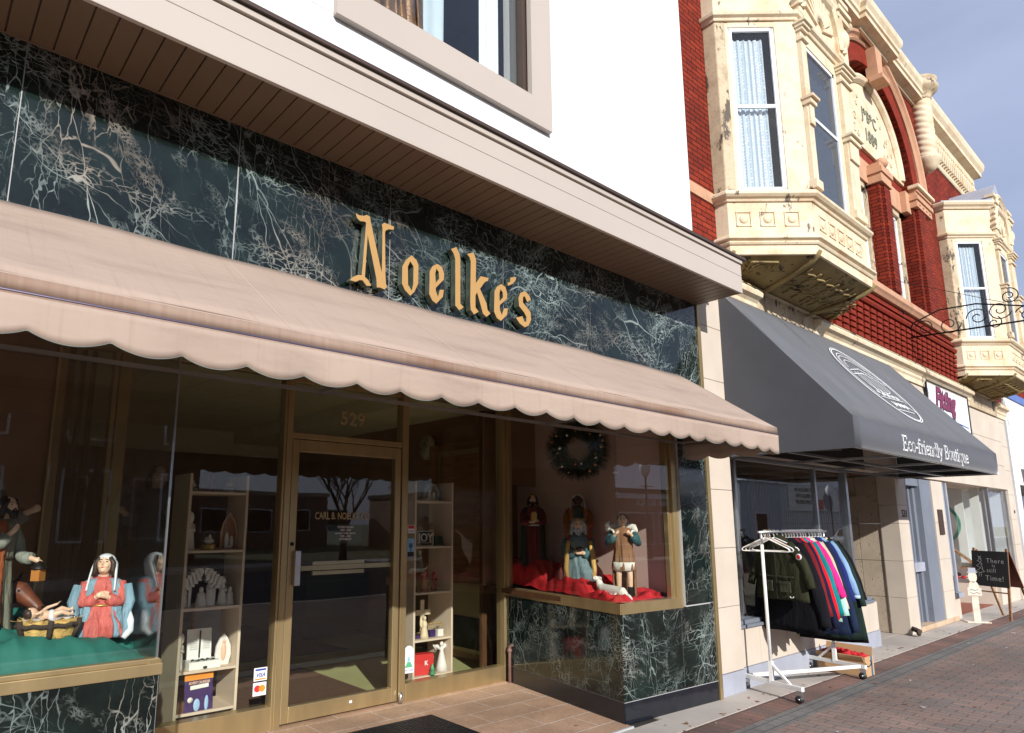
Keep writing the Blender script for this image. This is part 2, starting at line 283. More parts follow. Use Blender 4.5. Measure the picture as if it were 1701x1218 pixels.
class MB:
    def __init__(s): s.v = []; s.f = []; s.m = []; s.sm = []
    def add(s, vs, fs, mi=0, smooth=False):
        o = len(s.v); s.v += [tuple(v) for v in vs]
        for f in fs: s.f.append([o + i for i in f]); s.m.append(mi); s.sm.append(smooth)
        return s
    def box(s, x0, x1, y0, y1, z0, z1, mi=0):
        vs = [(x, y, z) for z in (z0, z1) for y in (y0, y1) for x in (x0, x1)]
        return s.add(vs, [(0, 2, 3, 1), (4, 5, 7, 6), (0, 1, 5, 4), (2, 6, 7, 3), (0, 4, 6, 2), (1, 3, 7, 5)], mi)
    def obox(s, c, ax, ay, az, mi=0):
        """box centred on c with half-axis vectors"""
        c, ax, ay, az = map(Vector, (c, ax, ay, az))
        vs = [c + i * ax + j * ay + k * az for k in (-1, 1) for j in (-1, 1) for i in (-1, 1)]
        return s.add(vs, [(0, 2, 3, 1), (4, 5, 7, 6), (0, 1, 5, 4), (2, 6, 7, 3), (0, 4, 6, 2), (1, 3, 7, 5)], mi)
    def bar(s, a, b, w, h, mi=0, up=(0, 0, 1)):
        a, b = Vector(a), Vector(b); d = (b - a); ln = d.length; d.normalize()
        sd = d.cross(Vector(up))
        if sd.length < 1e-4: sd = d.cross(Vector((0, 1, 0)))
        sd.normalize(); u = sd.cross(d).normalized()
        return s.obox((a + b) / 2, d * ln / 2, sd * w / 2, u * h / 2, mi)
    def prism(s, pts, axis, a, b, mi=0, smooth=False):
        """polygon pts in the plane normal to axis, from a to b"""
        def P3(p, w): return {'x': (w, p[0], p[1]), 'y': (p[0], w, p[1]), 'z': (p[0], p[1], w)}[axis]
        n = len(pts); vs = [P3(p, a) for p in pts] + [P3(p, b) for p in pts]
        fs = [tuple(range(n)), tuple(range(2 * n - 1, n - 1, -1))]
        s.add(vs, fs, mi); s.add(vs, [(i, i + n, (i + 1) % n + n, (i + 1) % n) for i in range(n)], mi, smooth); return s
    def quad(s, *p, mi=0): return s.add(p, [tuple(range(len(p)))], mi)
    def rings(s, rings, cap=True, mi=0, smooth=True, closed=False):
        n = len(rings[0]); vs = [p for r in rings for p in r]; fs = []
        k = len(rings)
        for i in range(k if closed else k - 1):
            i2 = (i + 1) % k
            for j in range(n): fs.append((i * n + j, i * n + (j + 1) % n, i2 * n + (j + 1) % n, i2 * n + j))
        if cap and not closed: fs += [tuple(range(n - 1, -1, -1)), tuple((k - 1) * n + j for j in range(n))]
        return s.add(vs, fs, mi, smooth)
    def tube(s, pts, r, n=8, mi=0, closed=False, smooth=True):
        pts = [Vector(p) for p in pts]; k = len(pts)
        rr = r if isinstance(r, (list, tuple)) else [r] * k
        up = None; out = []
        for i, p in enumerate(pts):
            a = pts[i - 1] if (i or closed) else p; b = pts[(i + 1) % k] if (i < k - 1 or closed) else p
            d = (b - a).normalized()
            if up is None: up = d.orthogonal().normalized()
            up = (up - d * up.dot(d))
            up = up.normalized() if up.length > 1e-6 else d.orthogonal().normalized()
            w = d.cross(up)
            out.append([p + (up * math.cos(t) + w * math.sin(t)) * rr[i] for t in [2 * math.pi * j / n for j in range(n)]])
        return s.rings(out, True, mi, smooth, closed)
    def lathe(s, prof, c=(0, 0, 0), n=20, mi=0, sx=1, sy=1, smooth=True):
        rs = [[(c[0] + r * sx * math.cos(2 * math.pi * j / n), c[1] + r * sy * math.sin(2 * math.pi * j / n), c[2] + z) for j in range(n)] for r, z in prof]
        return s.rings(rs, True, mi, smooth)
    def ell(s, c, r, n=12, mi=0, rot=None, m=8):
        rs = []
        R_ = Matrix(rot).to_3x3() if rot is not None else None
        for i in range(m + 1):
            a = -math.pi / 2 + math.pi * i / m; rg = []
            for j in range(n):
                b = 2 * math.pi * j / n
                v = Vector((r[0] * math.cos(a) * math.cos(b), r[1] * math.cos(a) * math.sin(b), r[2] * math.sin(a)))
                if i in (0, m): v = Vector((r[0] * .02 * math.cos(b), r[1] * .02 * math.sin(b), r[2] * math.sin(a)))
                if R_: v = R_ @ v
                rg.append(Vector(c) + v)
            rs.append(rg)
        return s.rings(rs, True, mi, True)
    def sweep(s, path, prof, mi=0, closed=False, smooth=False):
        """moulding: prof is a closed list of (outward offset, z); path runs with the outside on its right"""
        k = len(path); out = []
        for i in range(k):
            p = Vector(path[i]).to_2d()
            def nrm(a, b):
                d = (Vector(b).to_2d() - Vector(a).to_2d()).normalized(); return Vector((d.y, -d.x))
            n1 = nrm(path[i - 1], path[i]) if (i or closed) else None
            n2 = nrm(path[i], path[(i + 1) % k]) if (i < k - 1 or closed) else None
            if n1 is None: m_ = n2
            elif n2 is None: m_ = n1
            else:
                m_ = (n1 + n2); m_ = m_ / max(0.2, m_.dot(n1))
            out.append([(p.x + m_.x * o, p.y + m_.y * o, z) for o, z in prof])
        return s.rings(out, True, mi, smooth, closed)
    def xf(s, Mx):
        s.v = [tuple(Mx @ Vector(v)) for v in s.v]; return s
    def join(s, o, mi=None):
        k = len(s.v); s.v += o.v; s.f += [[i + k for i in f] for f in o.f]; s.m += o.m if mi is None else [mi] * len(o.m); s.sm += o.sm; return s
    def clusters(s, gap=.13):
        p = list(range(len(s.v)))
        def fd(a):
            while p[a] != a: p[a] = p[p[a]]; a = p[a]
            return a
        for f in s.f:
            for i in f[1:]: p[fd(i)] = fd(f[0])
        isl = {}
        for i in range(len(s.v)): isl.setdefault(fd(i), []).append(i)
        bb_ = [[set(v), [min(s.v[i][k] for i in v) for k in range(3)], [max(s.v[i][k] for i in v) for k in range(3)]] for v in isl.values()]
        done = False
        while not done:
            done = True
            for a in range(len(bb_)):
                for b in range(a + 1, len(bb_)):
                    A, B = bb_[a], bb_[b]
                    if all(A[1][k] - B[2][k] < gap and B[1][k] - A[2][k] < gap for k in range(3)):
                        A[0] |= B[0]; A[1] = [min(x, y) for x, y in zip(A[1], B[1])]; A[2] = [max(x, y) for x, y in zip(A[2], B[2])]; bb_.pop(b); done = False; break
                if not done: break
        out = []
        for st_, _, _ in bb_:
            ids = sorted(st_); mp_ = {o: n for n, o in enumerate(ids)}; q = MB(); q.v = [s.v[i] for i in ids]
            for f, m, sm in zip(s.f, s.m, s.sm):
                if f[0] in st_: q.f.append([mp_[i] for i in f]); q.m.append(m); q.sm.append(sm)
            out.append(q)
        return out
    def build(s, name, mats, parent=None, bev=0, remesh=0, sub=0, **tags):
        if name in ('brick_pier', 'pilaster', 'corner_board', 'capital', 'casing', 'underside_rib', 'stone_base', 'stone_band', 'storey_ledge', 'brick_course', 'panel', 'plinth', 'marble_base', 'display_backing', 'seam', 'flap', 'scrollwork', 'joint_backing') and not tags.get('one'):
            qs = s.clusters(.03 if name in ('panel', 'underside_rib', 'printed_patch') else .13)
            if len(qs) > 1:
                r = None
                for q in qs: r = q.build(name, mats, parent, bev, remesh, sub, one=1)
                return r
        tags.pop('one', 0)
        me = bpy.data.meshes.new(name); me.from_pydata(s.v, [], s.f)
        if not isinstance(mats, (list, tuple)): mats = [mats]
        for m in mats: me.materials.append(MT[m] if isinstance(m, str) else m)
        me.polygons.foreach_set('material_index', s.m); me.polygons.foreach_set('use_smooth', s.sm)
        bm = bmesh.new(); bm.from_mesh(me); bmesh.ops.recalc_face_normals(bm, faces=bm.faces); bm.to_mesh(me); bm.free()
        me.update(); o = bpy.data.objects.new(name, me); COL.objects.link(o)
        if parent is not None:
            o.parent = parent; o.matrix_parent_inverse = Matrix.Identity(4)
        if bev:
            b = o.modifiers.new('bevel', 'BEVEL'); b.width = bev; b.segments = 2; b.limit_method = 'ANGLE'; b.angle_limit = rad(40)
        if remesh:
            r = o.modifiers.new('remesh', 'REMESH'); r.mode = 'VOXEL'; r.voxel_size = remesh; r.use_smooth_shade = True
            c = o.modifiers.new('smooth', 'SMOOTH'); c.iterations = 2
        if sub:
            c = o.modifiers.new('sub', 'SUBSURF'); c.levels = c.render_levels = sub
        for k, v in tags.items(): o[k] = v
        return o
def thing(name, label, cat, loc=(0, 0, 0), rotz=0, group=None, scale=1.0):
    o = bpy.data.objects.new(name, None); COL.objects.link(o); o.location = loc; o.rotation_euler = (0, 0, rotz); o.scale = (scale,) * 3
    o.empty_display_size = 0.2; o['label'] = label; o['category'] = cat
    if group: o['group'] = group
    return o
def tag(o, label, cat, group=None):
    o['label'] = label; o['category'] = cat
    if group: o['group'] = group
    return o
def struct(o): o['kind'] = 'structure'; return o
def copy_tree(o, parent=None, loc=None, rotz=None, label=None):
    c = o.copy(); COL.objects.link(c)
    if parent is not None: c.parent = parent
    if loc is not None: c.location = loc
    if rotz is not None: c.rotation_euler = (0, 0, rotz)
    if label: c['label'] = label
    for ch in list(o.children): copy_tree(ch, c)
    return c
def text_mb(txt, size, org, right, up, depth=0.002, xs=1.0, align='CENTER', bold=0.0, shear=0.0, spacing=1.0):
    """flat lettering as real, thin raised letters"""
    cu = bpy.data.curves.new('t', 'FONT'); cu.body = txt; cu.size = size; cu.extrude = depth / 2; cu.align_x = align; cu.offset = bold; cu.shear = shear
    cu.space_character = spacing; cu.resolution_u = 3
    o = bpy.data.objects.new('t', cu); COL.objects.link(o)
    me = bpy.data.meshes.new_from_object(o.evaluated_get(bpy.context.evaluated_depsgraph_get()))
    r, u = Vector(right).normalized(), Vector(up).normalized(); n = r.cross(u)
    mb = MB(); mb.add([Vector(org) + r * v.co.x * xs + u * v.co.y + n * v.co.z for v in me.vertices], [tuple(p.vertices) for p in me.polygons])
    bpy.data.objects.remove(o); bpy.data.curves.remove(cu); bpy.data.meshes.remove(me)
    return mb
def strokes(mb, org, right, up, polys, w, depth=0.003, mi=0):
    """painted lines: each polyline becomes a thin raised ribbon"""
    r, u = Vector(right).normalized(), Vector(up).normalized(); n = r.cross(u); org = Vector(org)
    for pl in polys:
        P3 = [org + r * a + u * b for a, b in pl]
        for i in range(len(P3) - 1):
            d = P3[i + 1] - P3[i]
            if d.length < 1e-6: continue
            e = d.normalized() * w * 0.35
            mb.bar(P3[i] - e, P3[i + 1] + e, w, depth, mi, up=n)
    return mb
def arc(cx, cy, rx, ry, a0, a1, n=14):
    return [(cx + rx * math.cos(rad(a0 + (a1 - a0) * i / n)), cy + ry * math.sin(rad(a0 + (a1 - a0) * i / n))) for i in range(n + 1)]
# ================================================================== SETTING
g = MB(); g.add([(-400, -400, -.17), (500, -400, -.17), (500, 500, -.17), (-400, 500, -.17)], [(0, 1, 2, 3)])
struct(g.build('ground', 'grass'))
g = MB().box(-60, 160, -13.0, -2.6, -.30, -.14); struct(g.build('road', 'asphalt'))
g = MB()
for i in range(30):
    x = -40 + i * 6.0; g.box(x, x + 3, -7.87, -7.75, -.14, -.136)
struct(g.build('road_marking', pm('road_paint', (0.6, 0.5, 0.12), 0.8)))
g = MB().box(-60, 160, -2.6, -2.42, -.3, 0.0); g.box(-60, 160, -13.2, -13.0, -.3, 0.0)
struct(g.build('kerb', 'concrete'))
g = MB().box(-60, 160, -2.42, 2.655, -.2, -.002); struct(g.build('sidewalk', 'paver'))
g = MB().box(-60, 160, 2.655, 2.855, -.2, -.003); struct(g.build('sidewalk', 'greypaver'))
g = MB().box(-60, 160, 2.855, 3.10, -.2, -.001); struct(g.build('sidewalk', 'soldier'))
g = MB()
x = -12.0
while x < 60:                                       # concrete strip in slabs with open joints
    g.box(x + .004, x + 1.216, 3.106, 3.62 if not 0.9 < x < 5 else 3.40, -.2, 0.0); x += 1.22
struct(g.build('pavement', 'concrete', bev=.004))
g = MB().box(-60, 160, 3.0, 3.7, -.21, -.02); struct(g.build('pavement', 'dark'))
g = MB().box(-60, 160, -15.2, -13.2, -.3, -.02); struct(g.build('pavement', 'concrete'))
g = MB()
g.prism([(1.0, 3.42), (4.68, 3.42), (4.70, 3.50), (4.99, 5.22), (.72, 5.22)], 'z', -.1, .006)
struct(g.build('floor', 'tile'))
g = MB().box(1.02, 4.68, 3.402, 3.42, -.1, .012); struct(g.build('pavement', 'joint'))

# ================================================================== GIFT SHOP
YF, YD = 3.40, 5.20
shop = thing('shop_building', 'white stucco gift shop with green marble front and recessed glass entrance', 'building', (3.0, 5.2, 0))
def sp(mb, name, mats, parent=None, **k):
    """part of the shop, given in world coordinates"""
    mb.xf(Matrix.Translation((-3.0, -5.2, 0))); return mb.build(name, mats, parent or shop, **k)
def sub_of(o, mb, name, mats, **k): mb.xf(Matrix.Translation((-3.0, -5.2, 0))); return mb.build(name, mats, o, **k)
# stucco upper wall round the window opening, with a fine joint line
g = MB()
wx0, wx1, wz0, wz1 = 2.0, 3.60, 5.02, 7.2
g.box(-5, 6.03, YF, YF + .3, 4.0, 4.822)
g.box(-5, 6.03, YF + .006, YF + .3, 4.822, 4.828)
g.box(-5, wx0, YF, YF + .3, 4.828, 9.6); g.box(wx1, 6.03, YF, YF + .3, 4.828, 9.6)
g.box(wx0, wx1, YF, YF + .3, 4.828, wz0); g.box(wx0, wx1, YF, YF + .3, wz1, 9.6)
g.box(-5, 6.03, 14.6, 14.9, 0, 9.6); g.box(-5.3, -5, YF, 14.9, 0, 9.6); g.box(5.78, 6.03, YF + .3, 14.6, 3.2, 9.6)
g.box(-5, 6.03, YF + .3, 7.5, 9.3, 9.5); g.box(-5, 6.03, 11.6, 14.6, 9.3, 9.5); g.box(1.5, 6.03, 7.5, 11.6, 9.3, 9.5); g.box(-5, -3.2, 7.5, 11.6, 9.3, 9.5)  # roof slabs leave a hole above the added shaft
sp(g, 'wall', 'stucco')
g = MB().box(-3.2, 1.5, 7.6, 7.7, 3.2, 9.4); g.box(-3.2, 1.5, 11.42, 11.52, 3.2, 9.4); g.box(-3.2, -3.1, 7.7, 11.42, 3.2, 9.4); g.box(1.4, 1.5, 7.7, 11.42, 3.2, 9.4)
sp(g, 'added_light_well', 'stucco')  # unseen shaft, added to let sky light down into the dark shop
g = MB()                                             # upstairs window: mitred flat frame
for (a, b, c, d) in (((1.784, 4.80), (3.82, 4.80), (wx1 - .02, 5.04), (wx0 + .02, 5.04)), ((3.82, 4.80), (3.82, 7.42), (wx1 - .02, 7.19), (wx1 - .02, 5.04)),
                     ((3.82, 7.42), (1.784, 7.42), (wx0 + .02, 7.19), (wx1 - .02, 7.19)), ((1.784, 7.42), (1.784, 4.80), (wx0 + .02, 5.04), (wx0 + .02, 7.19))):
    g.prism([a, b, c, d], 'y', 3.35, 3.398)
uw = sp(g, 'window', 'fascia', bev=.003)
g = MB().box(wx0, wx0 + .05, 3.42, 3.5, wz0, wz1); g.box(wx1 - .05, wx1, 3.42, 3.5, wz0, wz1); g.box(wx0, wx1, 3.44, 3.5, wz0, wz0 + .04)
sub_of(uw, g, 'sash', 'flash')
g = MB().box(wx0 + .03, wx1 - .03, 3.47, 3.474, wz0 + .02, wz1); sub_of(uw, g, 'pane', 'glass')
def curtain(x0, x1, y, z0, z1, amp=.03, per=.07, ny=0.0):
    n = max(8, int((x1 - x0) / .012)); m = MB(); vs = []
    for z in (z0, z1):
        for i in range(n + 1):
            x = x0 + (x1 - x0) * i / n; vs.append((x, y + amp * math.sin(x / per * 2 * math.pi) + amp * .4 * math.sin(x * 61), z))
    m.add(vs, [(i, i + 1, n + 2 + i, n + 1 + i) for i in range(n)], 0, True); return m
MT['curtain'] = pm('white_curtain', (0.72, 0.76, 0.78), 0.9, var=0.06, vs=12)
MT['curtain_blue'] = pm('pale_blue_curtain', (0.55, 0.66, 0.76), 0.9, var=0.05)
sub_of(uw, curtain(2.25, 2.86, 3.62, 4.95, 7.3, .012, .13), 'curtain', 'curtain_blue')
sub_of(uw, curtain(3.24, 3.46, 3.62, 4.95, 7.3, .02, .09), 'curtain', 'curtain')
g = MB().box(1.9, 2.86, 3.7, 3.72, 4.9, 7.3); sub_of(uw, g, 'curtain', 'curtain_blue')
# interior shell of the upper room so that the window has depth
g = MB().box(1.2, 4.6, 6.0, 6.05, 4.4, 7.6); g.box(1.2, 4.6, 3.75, 6, 4.4, 4.45); g.box(1.2, 4.6, 3.75, 6, 7.5, 7.55); g.box(1.15, 1.2, 3.75, 6, 4.4, 7.6); g.box(4.6, 4.65, 3.75, 6, 4.4, 7.6)
sp(g, 'room_lining', pm('blue_room', (0.10, 0.13, 0.20), 0.9))
# canopy
g = MB().box(-5, 6.04, 2.945, YF + .05, 3.82, 4.10)
g.box(-5, 6.04, 2.92, 2.945, 3.795, 3.958); g.box(-5, 6.04, 2.923, 2.945, 3.958, 3.966); g.box(-5, 6.04, 2.92, 2.945, 3.966, 4.082)
g.box(-5, 6.045, 2.905, 2.945, 4.092, 4.128)
cn = sp(g, 'canopy', 'fascia', bev=.002)
g = MB().box(-5, 6.09, 2.885, 3.0, 4.130, 4.152); g.box(-5, 6.07, 3.0, 3.40, 4.102, 4.15); g.box(-5, 6.042, 2.93, 2.95, 4.083, 4.091)
sub_of(cn, g, 'flashing', 'flash')
g = MB(); x = -5.0                                    # soffit boards with recessed seams
k = 0
while x < 6.03:
    w = .095; g.box(x + .003, min(x + w - .003, 6.036), 2.947, 3.385, 3.798, 3.82)
    x += w; k += 1
g.box(-5, 6.03, 3.385, 3.399, 3.795, 3.82); g.box(-5, 6.036, 2.945, 3.39, 3.814, 3.821)
sub_of(cn, g, 'soffit', 'soffit', bev=.003)
# marble sign band, piers and bases
g = MB(); xs = [-5.898 + 1.02 * i for i in range(12)] + [6.0]
for a, b in zip(xs[:-1], xs[1:]):
    g.box(a + .0025, b - .0025, YF, YF + .05, 2.86, 3.80)
g.box(5.525, 5.988, YF, YF + .05, .872, 2.857)
sp(g, 'marble_cladding', 'marble', bev=.0015)
g = MB().box(-5.9, 5.99, YF + .004, YF + .06, .9 + 1.95, 3.80); g.box(5.522, 5.99, YF + .004, YF + .06, .86, 2.86)
sp(g, 'joint_backing', 'joint')
C0 = Vector((4.68, 3.485)); C1 = Vector((6.0, YF)); C2 = Vector((4.985, 5.17))
def wallrun(mb, a, b, z0, z1, th, out=0.0, mi=0, inset=(0, 0), mit=0, mst=0):
    """vertical slab from plan point a to b, thickness going to the left of a->b"""
    d = (b - a); ln = d.length; d.normalize(); n = Vector((-d.y, d.x))
    p = a + d * inset[0] - n * out; q = b - d * inset[1] - n * out
    mb.prism([tuple(p), tuple(q), tuple(q + n * th - d * mit * th), tuple(p + n * th + d * mst * th)], 'z', z0, z1, mi)
def lerp(a, b, t): return a + (b - a) * t
g = MB(); tm = (5.49 - 4.68) / 1.32
wallrun(g, C0, lerp(C0, C1, tm), .170, .852, .04, 0, 0, (.0025, .002), 0, .30); wallrun(g, lerp(C0, C1, tm), C1, .170, .868, .04, 0, 0, (.002, .012))
wallrun(g, C2, C0, .170, .852, .04, 0, 0, (.002, .0022), .26)
sp(g, 'marble_base', 'marble', bev=.0015)
g = MB(); wallrun(g, C0, C1, 0, .164, .05, .002, 0, (.002, .012), 0, .30); wallrun(g, C2, C0, 0.0, .164, .05, .002, 0, (0, .0015), .26)
sp(g, 'plinth', 'black_stone', bev=.001)
g = MB(); wallrun(g, C0, C1, .0, .862, .05, -.003, 0, (.004, 0), 0, .32); wallrun(g, C2, C0, .0, .862, .05, -.003, 0, (0, .004), .26);  
g.box(-5, 1.03, YF + .004, YF + .05, .0, .905)
sp(g, 'joint_backing', 'joint')
g = MB()
for a, b in ((-3.86, -2.84), (-2.84, -1.82), (-1.82, -.8), (-.8, .222), (.222, 1.03)): g.box(a + .002, b - .002, YF, YF + .04, .170, .896)
D0 = Vector((1.03, YF)); D1 = Vector((.76, 5.15))
wallrun(g, D0, D1, .170, .896, .04, 0, 0, (.004, 0))
sp(g, 'marble_base', 'marble', bev=.0015)
g = MB().box(-4, 1.032, YF - .002, YF + .04, 0, .164); wallrun(g, D0, D1, 0, .164, .04, .002)
sp(g, 'plinth', 'black_stone')
# corner pier trim
g = MB().box(5.992, 6.045, 3.385, 3.46, 0, 3.795); sp(g, 'edge_trim', 'bronze', bev=.003)
# ---------------- display windows
def frame_mb(): return MB()
g = MB()                                              # right display frame
CG = lerp(C0, C1, (5.52 - 4.68) / 1.32)
wallrun(g, C0, CG, .852, .94, .07, .008); wallrun(g, C2, C0, .852, .94, .07, .008)
wallrun(g, lerp(C0, C1, (5.44 - 4.68) / 1.32), CG, .94, 2.86, .07, .006)
wallrun(g, lerp(C0, C1, (5.39 - 4.68) / 1.32), lerp(C0, C1, (5.44 - 4.68) / 1.32), .94, 2.86, .05, -.02)
wallrun(g, C2, lerp(C2, C0, .035), .94, 2.86, .06, .006)
wallrun(g, C0, C1, 2.82, 2.88, .07, 0); wallrun(g, C2, C0, 2.82, 2.88, .07, 0)
dr = sp(g, 'display_window', 'bronze', bev=.003)
g = MB(); wallrun(g, C0, lerp(C0, C1, (5.42 - 4.68) / 1.32), .93, 2.83, .006, -.015, 0, (.004, 0)); sub_of(dr, g, 'pane', 'glass')
g = MB(); wallrun(g, C2, C0, .93, 2.83, .006, -.015, 0, (.03, .006)); sub_of(dr, g, 'pane', 'glass')
g = MB(); c3 = C0 + Vector((.012, .018))
g.box(c3.x - .022, c3.x + .03, c3.y - .02, c3.y + .006, 2.02, 2.032)
sub_of(dr, g, 'glass_clip', 'white_trim')
g = MB().box(-4, 1.042, YF - .008, YF + .06, .898, .95); g.box(-4, 1.03, YF + .002, YF + .05, .95, .972)
wallrun(g, D0, D1, .898, .965, .06, .008)
wallrun(g, D0, D1, 2.80, 2.86, .06, .008); g.box(-4, 1.03, YF, YF + .06, 2.82, 2.86)
dl = sp(g, 'display_window', 'bronze', bev=.003)
g = MB().box(-4, 1.02, YF + .022, YF + .028, .96, 2.84); sub_of(dl, g, 'pane', 'glass')
g = MB(); wallrun(g, D0, D1, .96, 2.84, .006, -.012, 0, (.012, .03)); sub_of(dl, g, 'pane', 'glass_side')
g = MB(); g.box(1.014, 1.024, YF + .016, YF + .03, .96, 2.84); sub_of(dl, g, 'glass_edge', 'silver')
# ---------------- entrance screen: mullions, transom, sidelights, door
g = MB()
g.box(2.425, 2.505, YD - .03, YD + .08, 0, 2.86)       # mullion left of door
g.box(3.640, 3.710, YD - .03, YD + .08, 0, 2.86)       # right of door
g.box(4.955, 5.065, YD - .04, YD + .08, 0, 2.86)       # corner
g.box(1.095, 1.125, YD - .02, YD + .08, 0, 2.86); g.box(1.137, 1.215, YD - .01, YD + .08, 0, 2.86); g.box(.74, .80, YD - .03, YD + .08, 0, 2.86)
g.box(2.505, 3.640, YD - .02, YD + .08, 2.302, 2.352)  # transom bar
g.box(2.505, 3.640, YD - .005, YD + .05, 2.79, 2.86)
g.box(3.710, 4.955, YD - .035, YD + .07, .0, .158); g.box(1.215, 2.425, YD - .035, YD + .07, .0, .176); g.box(.80, 1.095, YD - .035, YD + .07, .0, .176)
g.box(3.710, 4.955, YD - .02, YD + .07, 2.82, 2.86); g.box(.8, 2.425, YD - .02, YD + .07, 2.82, 2.86)
g.box(2.445, 2.452, YD - .04, YD - .03, 0, 2.86)
ent = sp(g, 'entrance_screen', 'bronze', bev=.004)
for (a, b, c, d) in ((.80, 1.095, .17, 2.83), (1.215, 2.425, .17, 2.83), (3.710, 4.955, .15, 2.83), (2.505, 3.640, 2.35, 2.80)):
    sub_of(ent, MB().box(a, b, YD + .02, YD + .026, c, d), 'pane', 'glass')
g = MB().box(2.512, 2.578, YD - .018, YD + .045, .022, 2.295); g.box(3.566, 3.632, YD - .018, YD + .045, .022, 2.295)
g.box(2.578, 3.566, YD - .018, YD + .045, 2.192, 2.295); g.box(2.578, 3.566, YD - .018, YD + .045, .022, .144)
door = sp(g, 'door', 'bronze', bev=.004)
sub_of(door, MB().box(2.575, 3.57, YD + .012, YD + .018, .14, 2.195), 'pane', 'glass')
g = MB().box(2.560, 2.612, YD - .062, YD - .022, 1.085, 1.365); g.box(2.575, 2.60, YD - .03, YD, 1.1, 1.14); g.box(2.575, 2.60, YD - .03, YD, 1.31, 1.35)
sub_of(door, g, 'handle', 'silver', bev=.004)
g = MB().box(2.58, 3.566, YD + .03, YD + .05, 1.195, 1.235); g.box(2.77, 3.28, YD + .028, YD + .046, 1.238, 1.268); g.box(2.77, 3.28, YD + .028, YD + .046, 1.155, 1.188)
sub_of(door, g, 'push_bar', pm('cream_bar', (0.55, 0.50, 0.34), 0.4), bev=.002)
g = MB().lathe([(0, 0), (.016, 0), (.016, .008), (.006, .008)], (0, 0, 0), 14); g.xf(Matrix.Translation((2.545, YD - .018, 1.42)) @ Matrix.Rotation(rad(90), 4, 'X'))
sub_of(door, g, 'lock', 'iron')
g = MB().lathe([(0, 0), (.018, 0), (.018, .09), (0, .09)], (3.648, YD - .05, .01), 12); sub_of(door, g, 'pivot', 'silver')
g = MB().box(3.14, 3.165, YD - .021, YD - .018, .085, .105); sub_of(door, g, 'sticker', 'white_trim')
lt = pm('gold_leaf_lettering', (0.46, 0.34, 0.17), 0.45, 0.4)
sub_of(door, text_mb('CARL B. NOELKE CO.', .085, (2.76, YD + .010, 1.86 - .235), (1, 0, 0), (0, 0, 1), .002, .68, 'LEFT', .0015), 'lettering', lt)
sub_of(ent, text_mb('529', .17, (3.11, YD + .017, 2.47), (1, 0, 0), (0, 0, 1), .003, .95, 'CENTER', .004, spacing=1.1), 'house_number', lt)
g = MB().box(2.89, 3.24, YD + .0195, YD + .023, 1.42, 1.58)
hs = sub_of(door, g, 'hours_sign', pm('dark_green_card', (0.015, 0.028, 0.028), 0.5))
g = MB()
for i, s_ in enumerate(('STORE HOURS', '9:00 - 5:00', 'MONDAY THRU FRIDAY', '9:00 - 3:00', 'SATURDAY')):
    g.join(text_mb(s_, .026 if i != 2 else .02, (3.065, YD + .008, 1.548 - i * .026), (1, 0, 0), (0, 0, 1), .001, .95, 'CENTER', .0006))
sub_of(door, g, 'lettering', 'whiteink')
# entrance ceiling and shop interior shell
g = MB().prism([(.7, 3.46), (4.70, 3.46), (5.0, 5.22), (.72, 5.22)], 'z', 2.861, 2.90); g.box(-5, .8, YF + .06, 5.25, 2.861, 2.90); g.box(4.68, 6.0, YF + .06, 5.6, 2.861, 2.90)
sp(g, 'entrance_ceiling', 'tanwall')
g = MB().box(-5, 6.0, YD + .082, 14.6, -.1, 0.004); sf = sp(g, 'shop_floor', 'carpet_g')
g = MB().prism([(1.3, 5.32), (3.66, 5.32), (3.66, 7.32), (1.3, 7.32)], 'z', .0045, .012); g.prism([(1.4, 7.85), (4.62, 7.65), (4.40, 10.4), (1.4, 10.6)], 'z', .0045, .012)
sub_of(sf, g, 'carpet', 'carpet_b')
g = MB(); n = 0                                        # ceiling: tiles in a grid
for i in range(14):
    for j in range(10):
        x0 = -3 + i * .61; y0 = 5.3 + j * .61
        if x0 + .6 > 5.6: continue
        if -3 < x0 < .9 and 7.7 < y0 < 10.8: continue
        g.box(x0 + .006, x0 + .604, y0 + .006, y0 + .604, 3.15, 3.17)
g.box(-5, 5.5, 5.28, 7.74, 3.162, 3.2); g.box(-5, 5.5, 11.4, 14.6, 3.162, 3.2); g.box(1.27, 5.5, 7.74, 11.4, 3.162, 3.2); g.box(-5, -3, 7.74, 11.4, 3.162, 3.2); g.box(-5, 5.5, 11.4, 14.6, 2.75, 3.16); g.box(4.4, 5.5, 5.28, 11.4, 2.95, 3.16)
sp(g, 'ceiling', 'ceil')
g = MB().box(5.42, 5.5, 5.6, 11.5, 0, 3.2); g.box(-4, 5.5, 11.5, 11.55, 0, 3.2)
sp(g, 'inner_wall', 'brownwall')
g = MB().box(-4, .74, YD + .0, YD + .05, .9, 2.86); g.box(-4.0, -3.95, 3.45, 5.2, .9, 2.86)
sp(g, 'display_backing', 'brownwall')
g = MB().box(5.50, 5.54, 3.58, 5.52, .97, 2.84); g.box(5.495, 5.5, 3.58, 3.60, .94, 2.84, 0)
sp(g, 'display_backing', 'pinkwall')
g = MB().box(4.99, 5.5, 5.50, 5.54, .93, 2.84); g.box(5.02, 5.5, 5.2, 5.24, 2.0, 2.84); sp(g, 'display_backing', 'brownwall')
g = MB().box(5.485, 5.50, 3.58, 5.5, .93, .972); g.box(5.50, 5.55, 3.555, 3.582, .93, 2.84); sp(g, 'skirting', 'darkwood')
g = MB().prism([(4.70, 3.52), (5.6, 3.47), (5.98, 3.48), (5.98, 5.5), (5.0, 5.5)], 'z', .88, .925); g.box(-4, 1.0, 3.45, 5.18, .9, .955)
sp(g, 'display_floor', 'darkwood')
